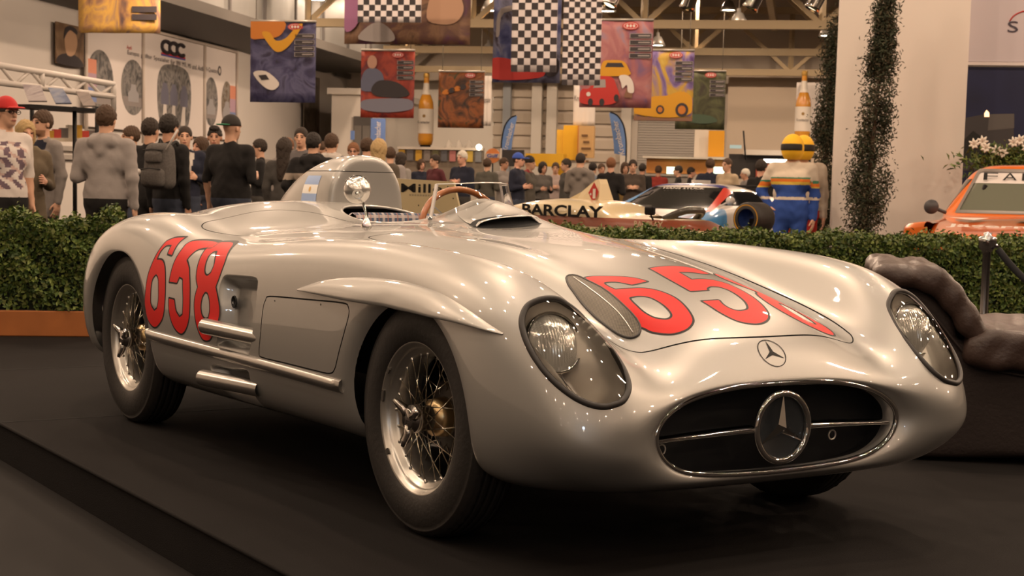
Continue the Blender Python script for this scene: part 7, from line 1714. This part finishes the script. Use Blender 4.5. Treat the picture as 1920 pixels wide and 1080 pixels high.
for px in (1262, 1350):
    f = quad_frame(px - 12, px + 12, 313, 326, 45.5); mb = MB(); hbox(mb, 45.5, 45.6, *f[1:]); tag(mb.build('lit_screen', mat('screen_green_white', (.75, 1., .80), .4, emit=1.6)), 'small glowing greenish screen at the bar counter ' + ('left of the dark jacket' if px < 1300 else 'right of the dark jacket'), 'screen', 'screens at the bar')
t, r0, r1, z0, z1 = pxbox('hanging_cloth', 'orange yellow cloth hanging under the dark green poster', 'cloth', 1328, 1358, 245, 294, 46.4, mat('cloth_amber', (.68, .32, .02), .7), .05)
t, r0, r1, z0, z1 = pxbox('white_partition', 'white partition right of the roller door', 'partition', 1302, 1328, 240, 298, 46.6, M_WHI, .2)
# kiosk with a strip lamp left of the dummies
t, r0, r1, z0, z1 = pxbox('kiosk', 'dark kiosk with white roof edge behind the dummies', 'kiosk', 1366, 1520, 290, 335, 38, mat('kiosk_dark', (.03, .026, .024), .7), 2.)
hb_part(t, 'roof_edge', M_WHI, 37.7, 40, r0 + .35, r1 + .2, z1 - .02, z1 + .10); hb_part(t, 'red_panel', mat('kiosk_red', (.50, .10, .06), .6), 37.9, 38, r0 + .65, r0 + 1.2, z1 - .75, z1 - .22); hb_part(t, 'sign_plate', mat('kiosk_sign', (.30, .42, .42), .5, emit=.5), 37.6, 37.7, r0 + .03, r0 + .30, z1 + .12, z1 + .2)
f = quad_frame(1432, 1478, 299, 305, 37); mb = MB(); a, b = H(37, f[1], (f[3] + f[4]) / 2), H(37, f[2], (f[3] + f[4]) / 2); mb.tube([a, (a + b) / 2, b], .04, 8); tag(mb.build('strip_lamp', mat('strip_glow', (1, .97, .80), .4, emit=9.)), 'glowing white strip lamp left of the yellow helmet', 'lamp')
mb = MB(); a, b = view(1394, 245, 36), view(1398, 300, 36); mb.tube([b, (a + b) / 2, a], .02, 5); tag(mb.build('pole', M_INK), 'thin dark pole rising from the kiosk', 'pole')
# bookstall: rail of printed sheets over tables of books
t = thing('print_rack', 'long rack hung with small coloured prints behind the headrest', 'rack', H(38, rh(view(850, 300, 38))[1], 0), 0)
f = quad_frame(745, 905, 276, 302, 38); hb_part(t, 'back_panel', mat('rack_panel', (.20, .16, .12), .7), 38.1, 38.2, f[1], f[2], .9, f[4]); hb_part(t, 'top_rail', M_WHI, 38.0, 38.1, f[1], f[2], f[4] - .06, f[4])
cols = [(.55, .33, .03), (.13, .12, .12), (.60, .34, .04), (.20, .17, .15), (.14, .13, .06), (.10, .10, .11), (.42, .16, .15), (.22, .20, .16), (.50, .34, .06), (.16, .16, .17)]
for k in range(10):
    r0 = f[1] + (f[2] - f[1]) * k / 10; hb_part(t, 'hanging_print', mat('print_%d' % k, cols[k], .6), 38.04, 38.06, r0 + .02, r0 + (f[2] - f[1]) / 10 - .04, f[4] - .34, f[4] - .08)
for k in range(22):
    r0 = f[1] + (f[2] - f[1]) * k / 22; c = [(.55, .30, .03), (.10, .16, .30), (.50, .44, .36), (.40, .06, .05), (.20, .20, .18)][k % 5]; hb_part(t, 'book', mat('book_%d' % (k % 5), c, .6), 37.7, 37.72 + .05 * (k % 2), r0 + .01, r0 + .095, .98 + .03 * (k % 3), 1.16 + .05 * (k % 3))
hb_part(t, 'table', M_WHI, 37.5, 38.1, f[1], f[2], .82, .95)
for k, px in enumerate((841, 860, 879)):
    a = rh(view(px, 282, 40)); mb = MB(); mb.lathe([(0, 0), (.13, 0), (.13, .06), (.0, .30)], 20, 'z', H(40, a[1], a[2] - .02)); tag(mb.build('cone_shade', mat('shade_pale', (.50, .46, .40), .6)), ('left', 'middle', 'right')[k] + ' pale cone shade on the rack top beside the bottle', 'shade', 'cone shades on the rack')
mb = MB(); p = view(898, 276, 37.6); mb.lathe([(0, -.07), (.05, -.05), (.07, 0), (.05, .05), (0, .07)], 14, 'z', p); tag(mb.build('bulb', mat('bulb_glow', (1, .82, .55), .4, emit=25.)), 'bright bare bulb over the print rack', 'lamp')
# round orange sign with blue lettering, dark screen beside it
p = rh(view(924, 292, 36.5)); t = thing('round_sign', 'round orange sign with a dark word across it over the crowd', 'sign', H(36.5, p[1], 0), YAW_H); R_ = .17
V, F = lathe([(0, -.02), (R_, -.02), (R_, .02), (0, .02)], 32, 'y'); part('disc', V + np.array([0, 0, p[2]]), F, mat('sign_orange', (.66, .22, .06), .5), t, smooth=False); mb = MB(); mb.box((-R_ * 1.05, -.035, p[2] - .05), (R_ * 1.05, -.02, p[2] + .05)); mb.build('word_band', mat('band_pale', (.55, .42, .32), .5), t)
lettering('word', 'Gulf', .1, PR_BLU, t, (0, -.037, p[2]), (1, 0, 0), (0, 0, 1), .003, bold=.03, width=.26, height=.085); mb = MB(); mb.tube([(0, 0, 0), (0, 0, p[2] - R_)], .02, 6); mb.build('post', M_INK, t)
t, r0, r1, z0, z1 = pxbox('dark_screen', 'black display board beside the round orange sign', 'board', 941, 982, 281, 312, 37.5, mat('board_black', (.025, .022, .022), .5), .08); hb_part(t, 'frame', M_WHI, 37.48, 37.5, r0 - .04, r0, 0, z1 + .03)
# blue roll-ups beside the office block
for px0, px1, py0, py1, lb in ((695, 722, 222, 280, 'blue lettered roll-up banner behind the ginger man'), (657, 664, 245, 262, 'tiny blue flag beside the office doorway')):
    t, r0, r1, z0, z1 = pxbox('roll_up_banner', lb, 'banner', px0, px1, py0, py1, 47, mat('roll_blue', (.10, .17, .38), .6), .05)
    if px0 > 690: o = lettering('banner_text', 'Krombacher', .2, PR_WHITE, None, H(46.98, (r0 + r1) / 2, (z0 + z1) / 2), (0, 0, 1), -Vv, .002, width=(z1 - z0) * .8, height=(r1 - r0) * .4); child_at(o, t)
# ---- white lattice girder and print stand at the left edge
g0, g1 = view(-30, 118, 19.5), view(213, 158, 22.0); t = thing('lattice_girder', 'white lattice girder of a stand at the left edge', 'girder', ((g0 + g1) / 2)[:3], 0); M_GIR = mat('girder_white', (.55, .51, .47), .45)
gb0, gb1 = view(-30, 151, 19.5), view(213, 181, 22.0)
for a, b, nm in ((g0, g1, 'top_chord'), (gb0, gb1, 'bottom_chord')): mb = MB(); mb.tube([a, (a + b) / 2, b], .045, 8); child_at(mb.build(nm, M_GIR), t)
for k in range(9):
    s0, s1 = k / 9, (k + 1) / 9; a = g0 + (g1 - g0) * (s0 if k % 2 else s1); b = gb0 + (gb1 - gb0) * (s1 if k % 2 else s0); mb = MB(); mb.tube([a, (a + b) / 2, b], .024, 6); child_at(mb.build('web_bar', M_GIR), t)
for s_ in (.42, 1.0): a = g0 + (g1 - g0) * s_; b = gb0 + (gb1 - gb0) * s_; mb = MB(); mb.tube([a, (a + b) / 2, b + (b - a) * (0 if s_ < 1 else 1.2)], .042, 8); child_at(mb.build('upright', M_GIR), t)
t = thing('display_shelf', 'dark display shelf with glinting goods under the white girder', 'shelf', (view(100, 260, 19.2)[0], view(100, 260, 19.2)[1], FLOOR), 0)
a, b = view(30, 199, 19.0), view(185, 209, 20.4); mb = MB(); mb.bar(a, b, .5, .05); child_at(mb.build('top_shelf', M_INK), t)
for px in (60, 140, 182): a = view(px, 200, 19.8); mb = MB(); mb.tube([a, np.array([a[0], a[1], FLOOR])], .03, 6); child_at(mb.build('upright', M_INK), t)
a, b = view(30, 262, 19.2), view(190, 262, 20.6); mb = MB(); mb.bar(a, b, .4, .05); child_at(mb.build('middle_shelf', mat('shelf_cream', (.50, .42, .32), .6)), t)
for k in range(12): 
    c = a + (b - a) * (k + .5) / 12; mb = MB(); h_ = .10 + .10 * RNG.random(); mb.box(c - np.array([.05, .05, 0]) + np.array([0, 0, .02]), c + np.array([.05, .05, h_])); child_at(mb.build('boxed_model', mat('model_%d' % (k % 4), [(.55, .30, .02), (.50, .05, .03), (.15, .13, .12), (.50, .44, .36)][k % 4], .4), t), t) if False else child_at(mb.build('boxed_model', mat('model_%d' % (k % 4), [(.55, .30, .02), (.50, .05, .03), (.15, .13, .12), (.50, .44, .36)][k % 4], .4)), t)
for k, (x0, x1, x2, x3, y0, y1, c, lb) in enumerate(((42, 76, 88, 53, 158, 189, [(.30, .24, .26), (.45, .40, .40), (.20, .15, .18)], 'leftmost print leaning under the white girder, reddish grey'), (90, 118, 134, 104, 164, 193, [(.08, .10, .20), (.20, .24, .36), (.35, .36, .40)], 'bluish print leaning under the white girder'), (142, 166, 180, 156, 171, 198, [(.16, .12, .11), (.34, .28, .25), (.22, .18, .17)], 'brown grey print leaning at the right end of the shelf'))):
    Q = [view(x0, y0, 19.6 + k * .3), view(x1, y0 + 2, 19.6 + k * .3), view(x2, y1, 19.3 + k * .3), view(x3, y1, 19.3 + k * .3)]; n_ = np.cross(Q[1] - Q[0], Q[3] - Q[0]); n_ /= np.linalg.norm(n_); c0 = Q[0]
    V = [q for q in Q] + [q + n_ * .02 for q in Q]; mb = MB(); mb.add(V, [(0, 1, 2, 3), (7, 6, 5, 4), (0, 4, 5, 1), (1, 5, 6, 2), (2, 6, 7, 3), (3, 7, 4, 0)]); tag(mb.build('leaning_print', print_mat('lean_%d' % k, c, 4., 30 + k)), lb, 'print', 'prints on the shelf')
# ---- chrome can spotlights on the rig, three of them in view
MSP = mat('can_chrome', (.70, .66, .58), .15, 1.); MSG = mat('can_glow', (1, .88, .66), .4, emit=30.)
for k, (px, py, d, lit) in enumerate(((1292, 5, 13.5, 1), (1411, 6, 13.5, 0), (1527, 8, 13.5, 0), (1146, 2, 13.5, 0))):
    p = view(px, py, d); t = thing('can_spotlight', 'chrome can spotlight at the top edge, ' + ('lit one', 'second from right', 'nearest the white block', 'leftmost')[k], 'spotlight', p, k * .5, 'can spotlights')
    V, F = lathe([(.0, .16), (.045, .15), (.06, .10), (.062, -.02), (.072, -.05), (.060, -.05), (.045, .02)], 20); tl = .5; rt = lambda V: np.c_[V[:, 0] * math.cos(tl) + V[:, 2] * math.sin(tl), V[:, 1], -V[:, 0] * math.sin(tl) + V[:, 2] * math.cos(tl)]
    part('can', rt(V), F, MSP, t); V, F = lathe([(0, -.03), (.052, -.035)], 16); part('lens', rt(V), F, MSG if lit else mat('lens_dim', (.8, .7, .5), .2, emit=2.5), t)
    mb = MB(); mb.tube([(0, 0, .08), (.0, .0, .30), (0, 0, .9)], .010, 6); mb.build('hanger', M_INK, t)
